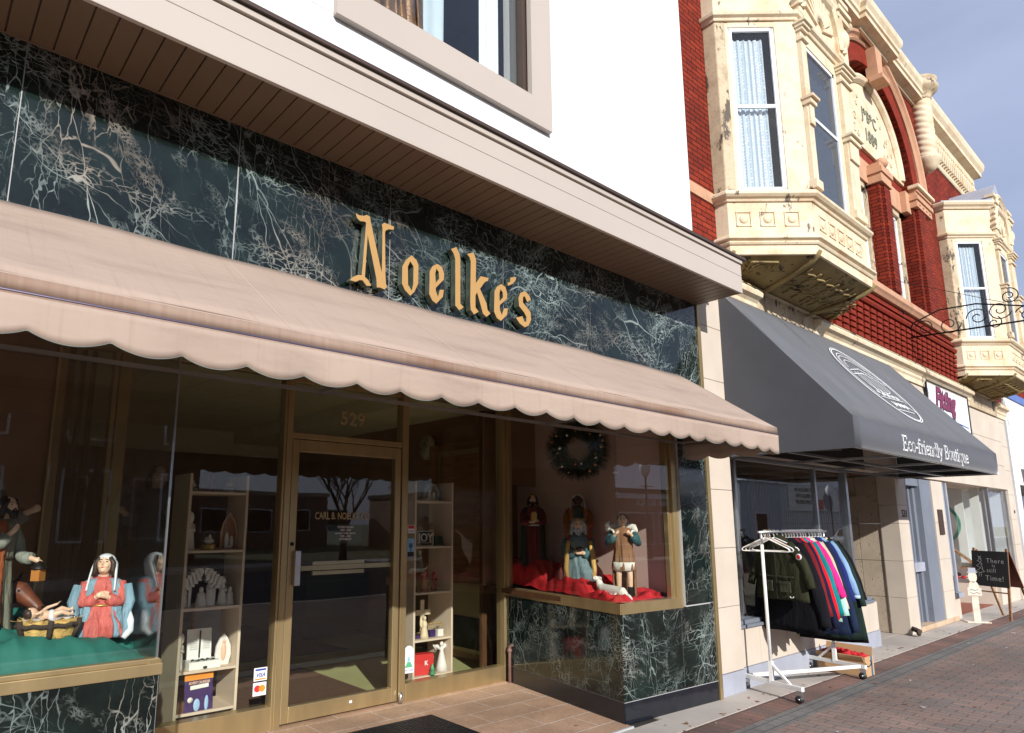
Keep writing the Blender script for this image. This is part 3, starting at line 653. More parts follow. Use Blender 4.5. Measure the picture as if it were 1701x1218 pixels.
g = MB().box(5.56, 5.98, 3.46, 3.60, .93, 2.84); g.box(5.0, 6.0, 5.56, 5.6, 0, 3.0); sp(g, 'partition', 'darkwood')
# wood panelled wall behind the right sidelight
g = MB().box(5.36, 5.42, 5.62, 7.0, .0, 2.6); wp = sp(g, 'wood_panelling', 'wood')
g = MB().box(5.34, 5.36, 5.66, 6.9, .1, .86); sub_of(wp, g, 'tan_panel', 'tanwall')
g = MB(); g.box(5.335, 5.345, 5.72, 6.45, .14, .50); sub_of(wp, g, 'grille', 'dark')
g = MB()
for z0, z1, y0, y1 in ((.9, 2.5, 5.70, 5.76), (.9, 2.5, 6.72, 6.78), (.9, .96, 5.76, 6.72), (2.44, 2.5, 5.76, 6.72)): g.box(5.335, 5.36, y0, y1, z0, z1)
sub_of(wp, g, 'trim', 'bronze')
g = MB()
for x, w in ((.84, .05), (.93, .03), (1.0, .03)): g.box(x, x + w, 5.45, 5.5, .9, 2.86)
sp(g, 'inner_post', 'darkwood')
g = MB().box(-4, 1.3, 8.8, 8.85, 0, 3.15); sp(g, 'inner_wall', 'dark')
# stickers
MT['ink_blue'] = pm('blue_ink', (0.03, 0.07, 0.32), 0.5); MT['ink_orange'] = pm('orange_ink', (0.75, 0.28, 0.03), 0.5); MT['ink_red'] = pm('red_ink', (0.6, 0.03, 0.03), 0.5)
MT['ink_green'] = pm('green_ink', (0.10, 0.42, 0.22), 0.5); MT['ink_sky'] = pm('sky_ink', (0.25, 0.5, 0.8), 0.5)
def sticker(label, x0, x1, z0, z1, base, extra):
    t = thing('window_sticker', label, 'sticker', ((x0 + x1) / 2, YD + .012, z0))
    cx = (x0 + x1) / 2
    def put(nm, mb, m): mb.xf(Matrix.Translation((-cx, -(YD + .012), -z0))); mb.build(nm, m, t)
    put('card', MB().box(x0, x1, YD + .014, YD + .017, z0, z1), base)
    for nm, mb, m in extra: put(nm, mb, m)
px = YD + .0125
sticker('white square card sticker with blue bar and blue letters, upper one of the pair', 2.292, 2.400, .372, .470, 'white_trim',
        [('band', MB().box(2.302, 2.39, px, px + .002, .448, .462), 'ink_blue'), ('band', MB().box(2.302, 2.39, px, px + .002, .380, .390), 'ink_orange'),
         ('lettering', text_mb('VISA', .042, (2.346, px, .402), (1, 0, 0), (0, 0, 1), .001, .9, 'CENTER', .001, .25), 'ink_blue')])
sticker('white square card sticker with orange overlapping circles, lower one of the pair', 2.290, 2.398, .262, .360, 'white_trim',
        [('circle', MB().prism(arc(2.325, .315, .026, .026, 0, 345, 20), 'y', px, px + .002), 'ink_red'), ('circle', MB().prism(arc(2.363, .315, .026, .026, 0, 345, 20), 'y', px - .001, px + .001), 'ink_orange')])
sticker('white arched sticker with green hill and blue tower picture', 3.722, 3.838, .235, .415, 'white_trim',
        [('arch', MB().prism(arc(3.78, .415, .056, .06, 0, 180, 12), 'y', YD + .014, YD + .017), 'white_trim'),
         ('picture', MB().prism([(3.735, .285), (3.825, .285), (3.80, .33), (3.765, .335)], 'y', px, px + .002), 'ink_green'),
         ('picture', MB().box(3.765, 3.792, px, px + .002, .336, .375), 'ink_sky'), ('lettering', text_mb('WELCOME', .02, (3.78, px, .252), (1, 0, 0), (0, 0, 1), .001), 'ink_blue')])
sticker('small blue picture sticker with dark silhouette below the red one', 3.742, 3.822, 1.275, 1.448, 'ink_sky',
        [('picture', MB().box(3.746, 3.818, px, px + .002, 1.28, 1.325), 'dark'), ('picture', strokes(MB(), (3.782, px, 1.33), (1, 0, 0), (0, 0, 1), [[(0, 0), (0, .055)], [(-.016, .07), (-.012, .04), (.012, .04), (.016, .07)], [(0, .03), (0, .075)]], .007), 'dark')])
sticker('small red and white notice sticker high on the sidelight', 3.745, 3.825, 1.498, 1.575, 'white_trim',
        [('band', MB().box(3.75, 3.82, px, px + .002, 1.54, 1.57), 'ink_red'), ('lettering', text_mb('ALARM', .02, (3.785, px, 1.51), (1, 0, 0), (0, 0, 1), .001), 'ink_blue')])
# door mat, pipe
m = thing('door_mat', 'black ribbed rubber mat on the tiles before the door', 'mat', (3.0, 4.3, .006))
g = MB().box(-.62, .62, -.42, .42, 0, .008); g.build('base', 'black', m, bev=.003)
g = MB()
for i in range(40): g.box(-.59 + i * .0303, -.572 + i * .0303, -.39, .39, .008, .013)
g.build('ribs', 'black', m); m.rotation_euler = (0, 0, rad(-1)); m.location = (3.01, 4.28, .006)
p = MB().tube([(4.955, 5.09, 0), (4.955, 5.09, .33), (4.955, 5.085, .355), (4.965, 5.06, .372), (4.985, 5.03, .37), (4.99, 5.015, .345)], [.016] * 6, 10)
p.lathe([(.022, 0), (.024, .01), (.024, .03), (.018, .035)], (4.955, 5.09, .30), 12); p.lathe([(.026, 0), (.026, .03), (.02, .035)], (4.99, 5.013, .315), 12)
pp = p.build('standpipe', pm('rusty_pipe', (0.20, 0.11, 0.09), 0.7, var=0.3, vs=14)); tag(pp, 'short rusty brown pipe with an elbow standing in the entrance corner', 'pipe')

# ================================================================== SIGN LETTERS
LET = {
    'N': [[(1.962, 3.477), (1.985, 3.471), (2.018, 3.477), (2.04, 3.49), (2.061, 3.487), (2.067, 3.462), (2.146, 3.187), (2.163, 3.134), (2.16, 3.432), (2.154, 3.46), (2.17, 3.479), (2.245, 3.475), (2.242, 3.454), (2.204, 3.447), (2.179, 3.429), (2.177, 3.404), (2.187, 3.141), (2.193, 3.076), (2.202, 3.058), (2.184, 3.038), (2.15, 3.043), (2.129, 3.038), (2.124, 3.092), (2.054, 3.351), (2.05, 3.374), (2.038, 3.083), (2.063, 3.069), (2.084, 3.038), (2.054, 3.031), (2.023, 3.059), (2.001, 3.055), (1.976, 3.038), (1.937, 3.038), (1.949, 3.055), (1.987, 3.082), (2.018, 3.088), (2.038, 3.436), (2.028, 3.444), (1.993, 3.437), (1.972, 3.449)]],
    'o': [[(2.388, 3.318), (2.428, 3.296), (2.444, 3.266), (2.443, 3.137), (2.414, 3.075), (2.383, 3.043), (2.341, 3.071), (2.318, 3.107), (2.318, 3.224), (2.345, 3.274)], [(2.378, 3.278), (2.407, 3.247), (2.407, 3.128), (2.396, 3.075), (2.364, 3.11), (2.359, 3.235)]],
    'e': [[(2.602, 3.316), (2.642, 3.304), (2.661, 3.261), (2.658, 3.22), (2.59, 3.145), (2.591, 3.121), (2.612, 3.082), (2.627, 3.138), (2.659, 3.146), (2.651, 3.096), (2.597, 3.037), (2.565, 3.05), (2.539, 3.087), (2.54, 3.247), (2.562, 3.288)], [(2.594, 3.283), (2.617, 3.263), (2.621, 3.215), (2.59, 3.177), (2.584, 3.241)]],
    'l': [[(2.722, 3.456), (2.769, 3.483), (2.795, 3.444), (2.804, 3.406), (2.805, 3.082), (2.835, 3.062), (2.796, 3.034), (2.763, 3.059), (2.761, 3.394), (2.746, 3.431)]],
    'k': [[(2.869, 3.46), (2.927, 3.487), (2.95, 3.445), (2.947, 3.26), (2.997, 3.327), (3.071, 3.332), (3.063, 3.311), (3.033, 3.294), (2.987, 3.232), (3.05, 3.136), (3.058, 3.092), (3.086, 3.07), (3.049, 3.039), (3.017, 3.056), (3.002, 3.098), (2.961, 3.203), (2.944, 3.172), (2.944, 3.085), (2.973, 3.06), (2.932, 3.033), (2.903, 3.059), (2.898, 3.111), (2.903, 3.414), (2.892, 3.443)]],
    'e2': [[(3.198, 3.317), (3.239, 3.304), (3.256, 3.258), (3.253, 3.219), (3.18, 3.155), (3.179, 3.118), (3.201, 3.08), (3.224, 3.137), (3.26, 3.145), (3.252, 3.096), (3.191, 3.038), (3.152, 3.051), (3.125, 3.092), (3.131, 3.248), (3.154, 3.286)], [(3.189, 3.28), (3.213, 3.257), (3.215, 3.22), (3.178, 3.178), (3.176, 3.235)]],
    'a': [[(3.294, 3.392), (3.352, 3.409), (3.345, 3.385), (3.312, 3.348), (3.267, 3.323), (3.261, 3.341), (3.291, 3.357)]],
    's': [[(3.396, 3.295), (3.443, 3.321), (3.483, 3.301), (3.506, 3.269), (3.468, 3.243), (3.442, 3.282), (3.422, 3.272), (3.419, 3.227), (3.46, 3.198), (3.5, 3.167), (3.505, 3.11), (3.478, 3.061), (3.437, 3.038), (3.385, 3.057), (3.347, 3.092), (3.413, 3.117), (3.432, 3.08), (3.455, 3.082), (3.459, 3.12), (3.433, 3.153), (3.381, 3.19), (3.376, 3.252)]],
}
sign = thing('shop_sign', 'raised gold blackletter shop name on the green marble band', 'sign', (2.8, 3.40, 3.0))
def curve_letter(polys, y0, y1, name, parent, org):
    cu = bpy.data.curves.new('c', 'CURVE'); cu.dimensions = '2D'; cu.fill_mode = 'BOTH'; cu.extrude = (y1 - y0) / 2; cu.bevel_depth = .0015
    for pl in polys:
        s = cu.splines.new('POLY'); s.points.add(len(pl) - 1)
        for i, (a, b) in enumerate(pl): s.points[i].co = (a, b, 0, 1)
        s.use_cyclic_u = True
    o = bpy.data.objects.new('c', cu); COL.objects.link(o)
    me = bpy.data.meshes.new_from_object(o.evaluated_get(bpy.context.evaluated_depsgraph_get()))
    mb = MB(); ym = (y0 + y1) / 2
    for p in me.polygons:
        n = p.normal; o_ = len(mb.v)
        for vi in p.vertices:
            v = me.vertices[vi].co; mb.v.append((v.x - org[0], ym - v.z - org[1], v.y - org[2]))
        mb.f.append(list(range(o_, o_ + len(p.vertices)))); mb.m.append(0 if n.z > .7 else 1); mb.sm.append(False)
    bpy.data.objects.remove(o); bpy.data.curves.remove(cu); bpy.data.meshes.remove(me)
    me2 = mb.build(name, ['gold_paint', 'letter_side'], parent); return me2
for k_, pl in LET.items():
    curve_letter(pl, 3.335, 3.385, 'letter', sign, (2.8, 3.40, 3.0))
# ================================================================== AWNINGS
def awn_mat(name, base, stain):
    m, t, b = nt(name); tc = N(t, 'ShaderNodeTexCoord'); sp_ = N(t, 'ShaderNodeSeparateXYZ'); t.links.new(tc.outputs['Object'], sp_.inputs[0])
    n = noise(t, coords(t, (1.0, 1.6, 1.6)), 1.2, 5, .55)
    c = ramp(t, n.outputs['Fac'], .3, .75, tuple(x * .93 for x in base), tuple(x * 1.06 for x in base))
    st = noise(t, coords(t, (22, 1, 1.0)), 2.0, 5, .65); lg = noise(t, coords(t, (.7, 1, 1)), 1.3, 2)
    if stain:    # water staining inside the front hem band (a band of the cloth itself)
        band = mth(t, 'MULTIPLY', mth(t, 'LESS_THAN', sp_.outputs[2], 2.392), mth(t, 'GREATER_THAN', sp_.outputs[2], 2.325))
        f = mth(t, 'MULTIPLY', band, mth(t, 'ADD', mth(t, 'ADD', mth(t, 'MULTIPLY', ramp(t, st.outputs['Fac'], .35, .7), .25), .34), mth(t, 'MULTIPLY', ramp(t, lg.outputs['Fac'], .45, .55), .42)))
        c = mixc(t, f, c, (.20, .105, .06))
        v = noise(t, coords(t, (30, 1, 1.4)), 1.4, 4); lowz = ramp(t, sp_.outputs[2], 2.19, 2.25, (1, 1, 1), (0, 0, 0))
        c = mixc(t, mth(t, 'MULTIPLY', ramp(t, v.outputs['Fac'], .55, .75), .28), c, (.26, .18, .13))
    sm = noise(t, coords(t, (1, 4, 4)), 1.1, 8, .7); c = mixc(t, mth(t, 'MULTIPLY', ramp(t, sm.outputs['Fac'], .50, .72), .42), c, tuple(x * .5 for x in base))
    t.links.new(c, b.inputs['Base Color']); b.inputs['Roughness'].default_value = .85
    w = N(t, 'ShaderNodeTexWave'); w.inputs['Scale'].default_value = 160; w.inputs['Distortion'].default_value = 1
    wr = noise(t, coords(t, (1, 3, 3)), 2.2, 3)
    bump(t, b, mth(t, 'ADD', mth(t, 'MULTIPLY', w.outputs['Fac'], .010), wr.outputs['Fac']), .28, .03); return m
MT['pinkcanvas'] = awn_mat('tan_pink_canvas', (.395, .30, .238), True)
aw = thing('awning', 'long tan pink canvas awning with scalloped hem over the entrance', 'awning', (0, 0, 0))
X0, X1 = -3.2, 5.61
def canvas_sheet(f, nu, nv, th, nrm):
    """thin cloth from a parametric sheet, given real thickness"""
    m = MB(); nrm = Vector(nrm); A = [Vector(f(i / nu, j / nv)) for j in range(nv + 1) for i in range(nu + 1)]
    k = len(A); m.v = [tuple(p) for p in A] + [tuple(p + nrm * th) for p in A]; W = nu + 1
    for j in range(nv):
        for i in range(nu):
            a = j * W + i; m.f.append([a, a + 1, a + W + 1, a + W]); m.f.append([k + a, k + a + W, k + a + W + 1, k + a + 1])
    e = [j * W for j in range(nv + 1)], [j * W + nu for j in range(nv + 1)], list(range(W)), [nv * W + i for i in range(W)]
    for ed in e:
        for a, b in zip(ed[:-1], ed[1:]): m.f.append([a, b, b + k, a + k])
    m.m = [0] * len(m.f); m.sm = [True] * (len(m.f)); 
    for q in range(len(m.f) - 2 * (nu + nv), len(m.f)): m.sm[q] = False
    return m
random.seed(3)
def slope(u, v):
    x = X0 + (X1 - X0) * u; sag = .007 * math.sin(math.pi * v) * (1 + .5 * math.sin(x * 2.9)) + .003 * math.sin(x * 7.3 + v * 5)
    return (x, 3.397 - .887 * v, 3.0 - .605 * v - sag)
canvas_sheet(slope, 180, 10, .004, (0, -.56, .82)).build('canvas', 'pinkcanvas', aw)
canvas_sheet(lambda u, v: (X0 + (X1 - X0) * u, 2.510 - .004 * v, 2.396 - .056 * v), 40, 1, .003, (0, -1, 0)).build('front_band', 'pinkcanvas', aw)
def val(u, v):
    x = X0 + (X1 - X0) * u; ph = ((x - .26) / .2475) % 1.0
    zb = 2.212 - .033 * math.sin(math.pi * ph) ** .8 + .004 * math.sin(x * 3.1)
    y = 2.507 - .004 - (.010 * math.sin(x * 5.3) + .006 * math.sin(x * 13.7)) * v
    return (x, y, 2.332 + (zb - 2.332) * v)
hem = canvas_sheet(val, 890, 5, .003, (0, -1, 0)); hem.build('valance', 'pinkcanvas', aw)
g = MB().tube([val(i / 890, 1.0) for i in range(891)], .0032, 5); g.build('hem_piping', pm('grey_green_piping', (.30, .34, .30), .7), aw)
g = MB().tube([(X0, 2.503, 2.336), (X1 + .003, 2.503, 2.336)], .0055, 8); g.build('front_bar', pm('purple_grey_bar', (.10, .08, .12), .4, .3), aw)
def endval(u, v):
    y = 3.39 - .88 * u; ph = (u * 3.6) % 1.0; zt = 3.0 - .605 * u if False else 2.34; zb = 2.205 - .035 * math.sin(math.pi * ph) ** .8
    return (X1, y, zt + (zb - zt) * v)
canvas_sheet(endval, 70, 3, .003, (1, 0, 0)).build('valance', 'pinkcanvas', aw)
g = MB().prism([(3.397, 2.998), (2.512, 2.39), (2.512, 2.33), (3.397, 2.33)], 'x', X1 - .002, X1 + .002); g.build('end_panel', 'pinkcanvas', aw)
g = MB()
for x in (-2, -.1, 1.8, 3.7, 5.57): g.bar((x, 3.39, 2.34), (x, 2.52, 2.34), .02, .02); g.bar((x, 3.39, 2.97), (x, 2.52, 2.37), .02, .02)
g.bar((X0, 3.385, 2.34), (X1, 3.385, 2.34), .02, .02); g.build('frame', 'silver', aw)
g = MB()
for x in (-.9, .15, 1.19, 2.23, 3.27, 4.31, 5.3):
    pts = [slope((x - X0) / (X1 - X0), v / 10) for v in range(1, 11)]
    for a, b in zip(pts[:-1], pts[1:]): g.bar((a[0], a[1] - .003, a[2] + .005), (b[0], b[1] - .003, b[2] + .005), .003, .0012, up=(0, -.56, .82))
g.build('seam', pm('pale_seam', (.66, .52, .46), .8), aw)
# ================================================================== BRICK BUILDING
Y2 = 3.45
bb = thing('brick_building', 'dark red brick building with two cream bay windows and an arched date panel', 'building', (12.7, 8.0, 0))
OB = Matrix.Translation((-12.7, -8.0, 0))
def bp_(mb, name, mats, parent=None, **k): mb.xf(OB); return mb.build(name, mats, parent or bb, **k)
class Face:
    """flat vertical face from plan point a to b; u runs along it, o is out of the wall"""
    def __init__(s, a, b): s.a = Vector(a); s.d = (Vector(b) - s.a); s.L = s.d.length; s.d.normalize(); s.n = Vector((s.d.y, -s.d.x))
    def p(s, u, o=0.0): q = s.a + s.d * u + s.n * o; return (q.x, q.y)
    def box(s, mb, u0, u1, z0, z1, o0, o1, mi=0): return mb.prism([s.p(u0, o0), s.p(u1, o0), s.p(u1, o1), s.p(u0, o1)], 'z', z0, z1, mi)
    def P(s, u, o, z): q = s.p(u, o); return (q[0], q[1], z)
XA = 12.60
# --- brick wall with openings and arch recess
def disc(cx, cz, r, a0, a1, n=28): return [(cx + r * math.cos(rad(a0 + (a1 - a0) * i / n)), cz + r * math.sin(rad(a0 + (a1 - a0) * i / n))) for i in range(n + 1)]
RI = 1.80; ZS = 7.90
g = MB()
g.box(6.03, XA - RI, Y2, Y2 + .3, 4.25, 10.1); g.box(XA + RI, 19.35, Y2, Y2 + .3, 4.25, 10.1)
g.box(XA - RI, XA + RI, Y2, Y2 + .3, 4.25, 5.30)
top = disc(XA, ZS, RI, 180, 0)
for (x0, z0), (x1, z1) in zip(top[:-1], top[1:]): g.prism([(x0, z0), (x1, z1), (x1, 10.1), (x0, 10.1)], 'y', Y2, Y2 + .3)
g.box(6.03, 19.35, 14.2, 14.5, 0, 10.1); g.box(6.03, 6.3, Y2 + .3, 14.2, 3.9, 10.1); g.box(19.05, 19.35, Y2 + .3, 14.2, 0, 10.1); g.box(6.03, 19.35, Y2 + .3, 14.2, 9.8, 10.0)
g.box(XA - RI, XA - 1.28, Y2 + .17, Y2 + .3, 5.3, ZS); g.box(XA + 1.28, XA + RI, Y2 + .17, Y2 + .3, 5.3, ZS); g.box(XA - .42, XA + .42, Y2 + .17, Y2 + .3, 5.3, 7.36)
g.prism(disc(XA, ZS, RI + .05, 0, 180), 'y', Y2 + .22, Y2 + .3)
bp_(g, 'brick_wall', 'brick')
g = MB()                                                    # brick piers and jambs
g.box(XA - .38, XA + .06, Y2 - .05, Y2 + .17, 5.38, 7.36); g.box(XA - .30, XA + .0, Y2 - .10, Y2 - .05, 5.42, 7.30)
g.box(XA + 1.50, XA + 2.35, Y2 - .03, Y2 + .17, 5.38, 7.50); g.box(XA + 1.62, XA + 2.05, Y2 - .09, Y2 - .03, 5.40, 7.50); g.box(XA + 2.13, XA + 2.30, Y2 - .07, Y2 - .03, 5.40, 7.50)
g.box(XA - 2.35, XA - 1.50, Y2 - .03, Y2 + .17, 5.38, 7.50)
bp_(g, 'brick_pier', 'brick', bev=.004)
# ring of smooth red brick, moulded terracotta hood
def ring(cx, cz, r0, r1, y0, y1, a0=0, a1=180, n=40):
    m = MB(); A = disc(cx, cz, r0, a0, a1, n); B = disc(cx, cz, r1, a0, a1, n)
    for i in range(n): m.prism([A[i], A[i + 1], B[i + 1], B[i]], 'y', y0, y1)
    return m
def ring_profile(cx, cz, prof, a0=0, a1=180, n=48):
    """prof: closed list of (radius, y)"""
    m = MB(); return m.rings([[(cx + r * math.cos(rad(a)), y, cz + r * math.sin(rad(a))) for r, y in prof] for a in [a0 + (a1 - a0) * i / n for i in range(n + 1)]], True, 0, False)
bp_(ring_profile(XA, ZS, [(RI, Y2 + .2), (RI, Y2 - .02), (2.16, Y2 - .02), (2.16, Y2 + .1)]), 'arch_ring', 'redpaint')
bp_(ring_profile(XA, ZS, [(2.14, Y2 + .05), (2.14, Y2 - .05), (2.17, Y2 - .075), (2.20, Y2 - .05), (2.23, Y2 - .07), (2.26, Y2 - .11), (2.30, Y2 - .12), (2.33, Y2 - .09), (2.33, Y2 + .05)]), 'hood_mould', 'terra')
kx = XA - .0
g = MB().prism([(kx - .17, 10.03), (kx + .17, 10.03), (kx + .12, 9.46), (kx - .12, 9.46)], 'y', Y2 - .17, Y2 + .02)
g.box(kx - .18, kx + .18, Y2 - .25, Y2 - .02, 9.36, 9.46); bp_(g, 'keystone', 'terra', bev=.012)
# tympanum with raised date
ZT = 8.05
g = MB().prism(disc(XA, ZT, 1.36, 0, 180, 36), 'y', Y2 + .10, Y2 + .24)
ty = bp_(g, 'date_panel', 'cream')
bp_(ring_profile(XA, ZT, [(1.33, Y2 + .2), (1.33, Y2 + .08), (1.37, Y2 + .03), (1.42, Y2 + .01), (1.47, Y2 + .03), (1.50, Y2 + .08), (1.50, Y2 + .2)]), 'panel_rim', 'cream', ty)
g = MB().box(XA - 1.5, XA + 1.5, Y2 + .06, Y2 + .2, ZT - .07, ZT); bp_(g, 'panel_rim', 'cream', ty, bev=.01)
g = text_mb('J*B*C', .33, (XA, Y2 + .095, ZT + .62), (1, 0, 0), (0, 0, 1), .02, .85, 'CENTER', .000, spacing=1.1)
g.join(text_mb('1889', .35, (XA, Y2 + .095, ZT + .22), (1, 0, 0), (0, 0, 1), .02, .8, 'CENTER', .000, spacing=1.1))
bp_(g, 'raised_date', pm('grey_green_letter', (.20, .21, .16), .8), ty)
g = MB()
for sx in (-1, 1):                                         # scrollwork
    for (cx, cz, r, a0) in ((.72, .50, .09, 0), (.80, .28, .12, 120), (.62, .22, .07, 200), (.86, .62, .06, 40), (.98, .20, .07, 90), (.58, .80, .05, 10), (1.05, .42, .05, 250), (.50, .98, .05, 100)):
        pts = [(XA + sx * (cx + r * (1 - i / 22) * math.cos(rad(a0 + i * 28))), Y2 + .095, ZT + cz + r * (1 - i / 22) * math.sin(rad(a0 + i * 28))) for i in range(18)]
        g.tube(pts, .012, 5)
bp_(g, 'scrollwork', 'cream', ty)
# terracotta bands, sills, lintels, capitals
g = MB(); g.box(6.035, 6.62, Y2 - .012, Y2, 5.10, 5.235); bp_(g, 'stone_band', 'terra', bev=.004)
g = MB(); g.sweep([(9.60, Y2), (15.745, Y2)], [(0, 5.20), (.05, 5.20), (.08, 5.24), (.11, 5.27), (.11, 5.36), (0, 5.38)]); bp_(g, 'sill_band', 'terra', bev=.004)
g = MB(); g.box(XA - 1.5, XA + 1.5, Y2 + .10, Y2 + .17, 7.38, 7.80); g.box(XA + 1.28, XA + 1.52, Y2 + .0, Y2 + .17, 7.38, 7.8); bp_(g, 'lintel', 'terra', bev=.006)
g = MB().box(XA - 1.5, XA + 1.5, Y2 + .11, Y2 + .17, 7.80, 7.98); bp_(g, 'brick_course', 'redpaint')
def capital(m, x0, x1, y, z, h, e=.03):
    m.box(x0 - e, x1 + e, y - e, Y2 + .17, z, z + h * .45); m.box(x0 - e * 1.9, x1 + e * 1.9, y - e * 1.9, Y2 + .17, z + h * .45, z + h * .75); m.box(x0 - e * .8, x1 + e * .8, y - e * .8, Y2 + .17, z + h * .75, z + h)
g = MB(); capital(g, XA - .38, XA + .06, Y2 - .08, 7.36, .36); g.ell((XA - .16, Y2 - .06, 7.78), (.13, .10, .10)); bp_(g, 'capital', 'terra', bev=.006)
g = MB(); capital(g, XA + 1.50, XA + 2.35, Y2 - .09, 7.50, .30); g.box(XA + 1.48, XA + 2.37, Y2 - .14, Y2, 7.80, 7.86)
for i in range(4): g.ell((XA + 1.62 + i * .2, Y2 - .125, 7.57), (.03, .02, .03))
bp_(g, 'capital', 'terra', bev=.006)
g = MB().box(XA + 1.42, XA + 2.42, Y2 - .19, Y2, 7.86, 7.93); bp_(g, 'capital', 'cream', bev=.01)
# paired sash windows
def sash_window(x0, x1, z0, z1, y):
    m = MB(); m.box(x0, x0 + .09, y - .05, y + .06, z0, z1); m.box(x1 - .09, x1, y - .05, y + .06, z0, z1); m.box(x0, x1, y - .05, y + .06, z1 - .09, z1)
    w = bp_(m, 'window', 'cream_worn', bev=.006)
    m = MB(); a, b = x0 + .09, x1 - .09; zm = (z0 + z1) / 2
    for q in ((a, a + .045, z0, z1 - .09), (b - .045, b, z0, z1 - .09), (a, b, z0, z0 + .06), (a, b, zm - .025, zm + .025), (a, b, z1 - .14, z1 - .09)): m.box(q[0], q[1], y + .0, y + .035, q[2], q[3])
    bp_(m, 'sash', 'white_trim', w); bp_(MB().box(a, b, y + .015, y + .02, z0, z1 - .1), 'pane', 'glass', w)
    cm = curtain(a, b, y + .16, z0, z1, .01, .09); bp_(cm, 'curtain', 'curtain', w)
sash_window(XA - 1.26, XA - .40, 5.38, 7.36, Y2 + .18); sash_window(XA + .44, XA + 1.30, 5.38, 7.36, Y2 + .18)
# corbelled brickwork
g = MB(); rows = 6
for k in range(22):
    xk = 9.72 + k * .272
    for r in range(rows):
        z = 4.86 - r * .092 + .0; out = .075 - r * .006
        xx = xk - r * .0 
        g.box(xx, xx + .200, Y2 - out, Y2 + .01, z - .066, z)
bp_(g, 'corbelled_brick', 'redpaint', bev=.003)
g = MB().sweep([(9.60, Y2), (15.745, Y2)], [(0, 4.93), (.05, 4.93), (.07, 4.965), (.07, 5.0), (0, 5.0)]); g.sweep([(9.60, Y2), (15.745, Y2)], [(0, 5.08), (.03, 5.08), (.03, 5.12), (0, 5.12)])
bp_(g, 'brick_course', 'redpaint')
# ledge between storeys
prof = [(0, 3.95), (.03, 3.95), (.03, 4.03), (.05, 4.06), (.05, 4.10), (.09, 4.14), (.13, 4.155), (.14, 4.20), (.12, 4.235), (0, 4.26)]
g = MB().sweep([(6.05, Y2), (7.35, Y2)], prof).sweep([(8.95, Y2), (16.35, Y2)], prof).sweep([(18.5, Y2), (19.36, Y2)], prof)
bp_(g, 'storey_ledge', 'cream', bev=.003)
g = MB().sweep([(7.35, Y2), (8.95, Y2)], [(0, 3.95), (.04, 3.95), (.04, 4.26), (0, 4.26)]).sweep([(16.35, Y2), (18.5, Y2)], [(0, 3.95), (.04, 3.95), (.04, 4.26), (0, 4.26)])
g.box(6.2, 19.3, Y2 - .10, Y2, 4.262, 4.275); bp_(g, 'storey_ledge', 'cream_worn')
# main cornice, ressaut, twisted column, side parapet
pc = [(0, 10.08), (.05, 10.08), (.05, 10.13), (.19, 10.16), (.19, 10.24), (.22, 10.26), (.22, 10.33), (.26, 10.40), (.27, 10.47), (.27, 10.52), (0, 10.55)]
g = MB().sweep([(6.03, Y2), (XA - .70, Y2), (XA - .70, Y2 - .10), (XA + .55, Y2 - .10), (XA + .55, Y2), (15.1, Y2)], pc)
g.box(6.03, 15.1, Y2 - .1, Y2 + .3, 10.50, 10.56)
bp_(g, 'cornice', 'cream', bev=.004)
pr = [(0, 9.18), (.03, 9.18), (.05, 9.22), (.05, 9.28), (.14, 9.50), (.14, 9.56), (.08, 9.62), (.06, 9.62), (.06, 9.96), (.12, 10.0), (.20, 10.03), (.20, 10.12), (.25, 10.20), (.27, 10.30), (.27, 10.36), (0, 10.38)]
g = MB().sweep([(15.4, Y2), (19.38, Y2), (19.38, Y2 + 1.0)], pr)
for i in range(26):
    x = 15.5 + i * .15; g.prism([(Y2 - .05, 9.28), (Y2 - .12, 9.30), (Y2 - .15, 9.50), (Y2 - .05, 9.50)], 'x', x, x + .075)
    g.ell((x + .04, Y2 - .07, 9.80), (.035, .02, .05), 8, 0, None, 5)
bp_(g, 'parapet_cornice', 'cream', bev=.003)
for xc in (15.25, 9.95):
    g = MB(); rs = []
    for i in range(73):
        z = 8.98 + i * .0195; rg = []
        for j in range(20):
            a = 2 * math.pi * j / 20; r = .185 + .024 * abs(math.sin((z - 8.98) * 21 + a * 1.5)) ** .8
            rg.append((xc + r * math.cos(a), Y2 - .10 + r * math.sin(a), z))
        rs.append(rg)
    fz = lambda m: (setattr(m, 'v', [(xc + (v[0] - xc) * .92, Y2 - .10 + (v[1] - Y2 + .10) * .92, 8.62 + (v[2] - 8.62) * .885) for v in m.v]), m)[1]
    g.rings(rs); col_ = bp_(fz(g), 'twisted_column', 'cream')
    g = MB().lathe([(0, 8.62), (.10, 8.64), (.17, 8.72), (.22, 8.84), (.26, 8.90), (.26, 8.95), (.20, 8.98)], (xc, Y2 - .10, 0), 24); bp_(fz(g), 'column_base', 'cream', col_)
    g = MB().lathe([(.20, 10.38), (.23, 10.42), (.21, 10.47), (.27, 10.56), (.36, 10.62), (.38, 10.70), (.34, 10.76), (.34, 10.84), (.37, 10.88), (0, 10.88)], (xc, Y2 - .10, 0), 28); bp_(fz(g), 'column_cap', 'cream_worn', col_)

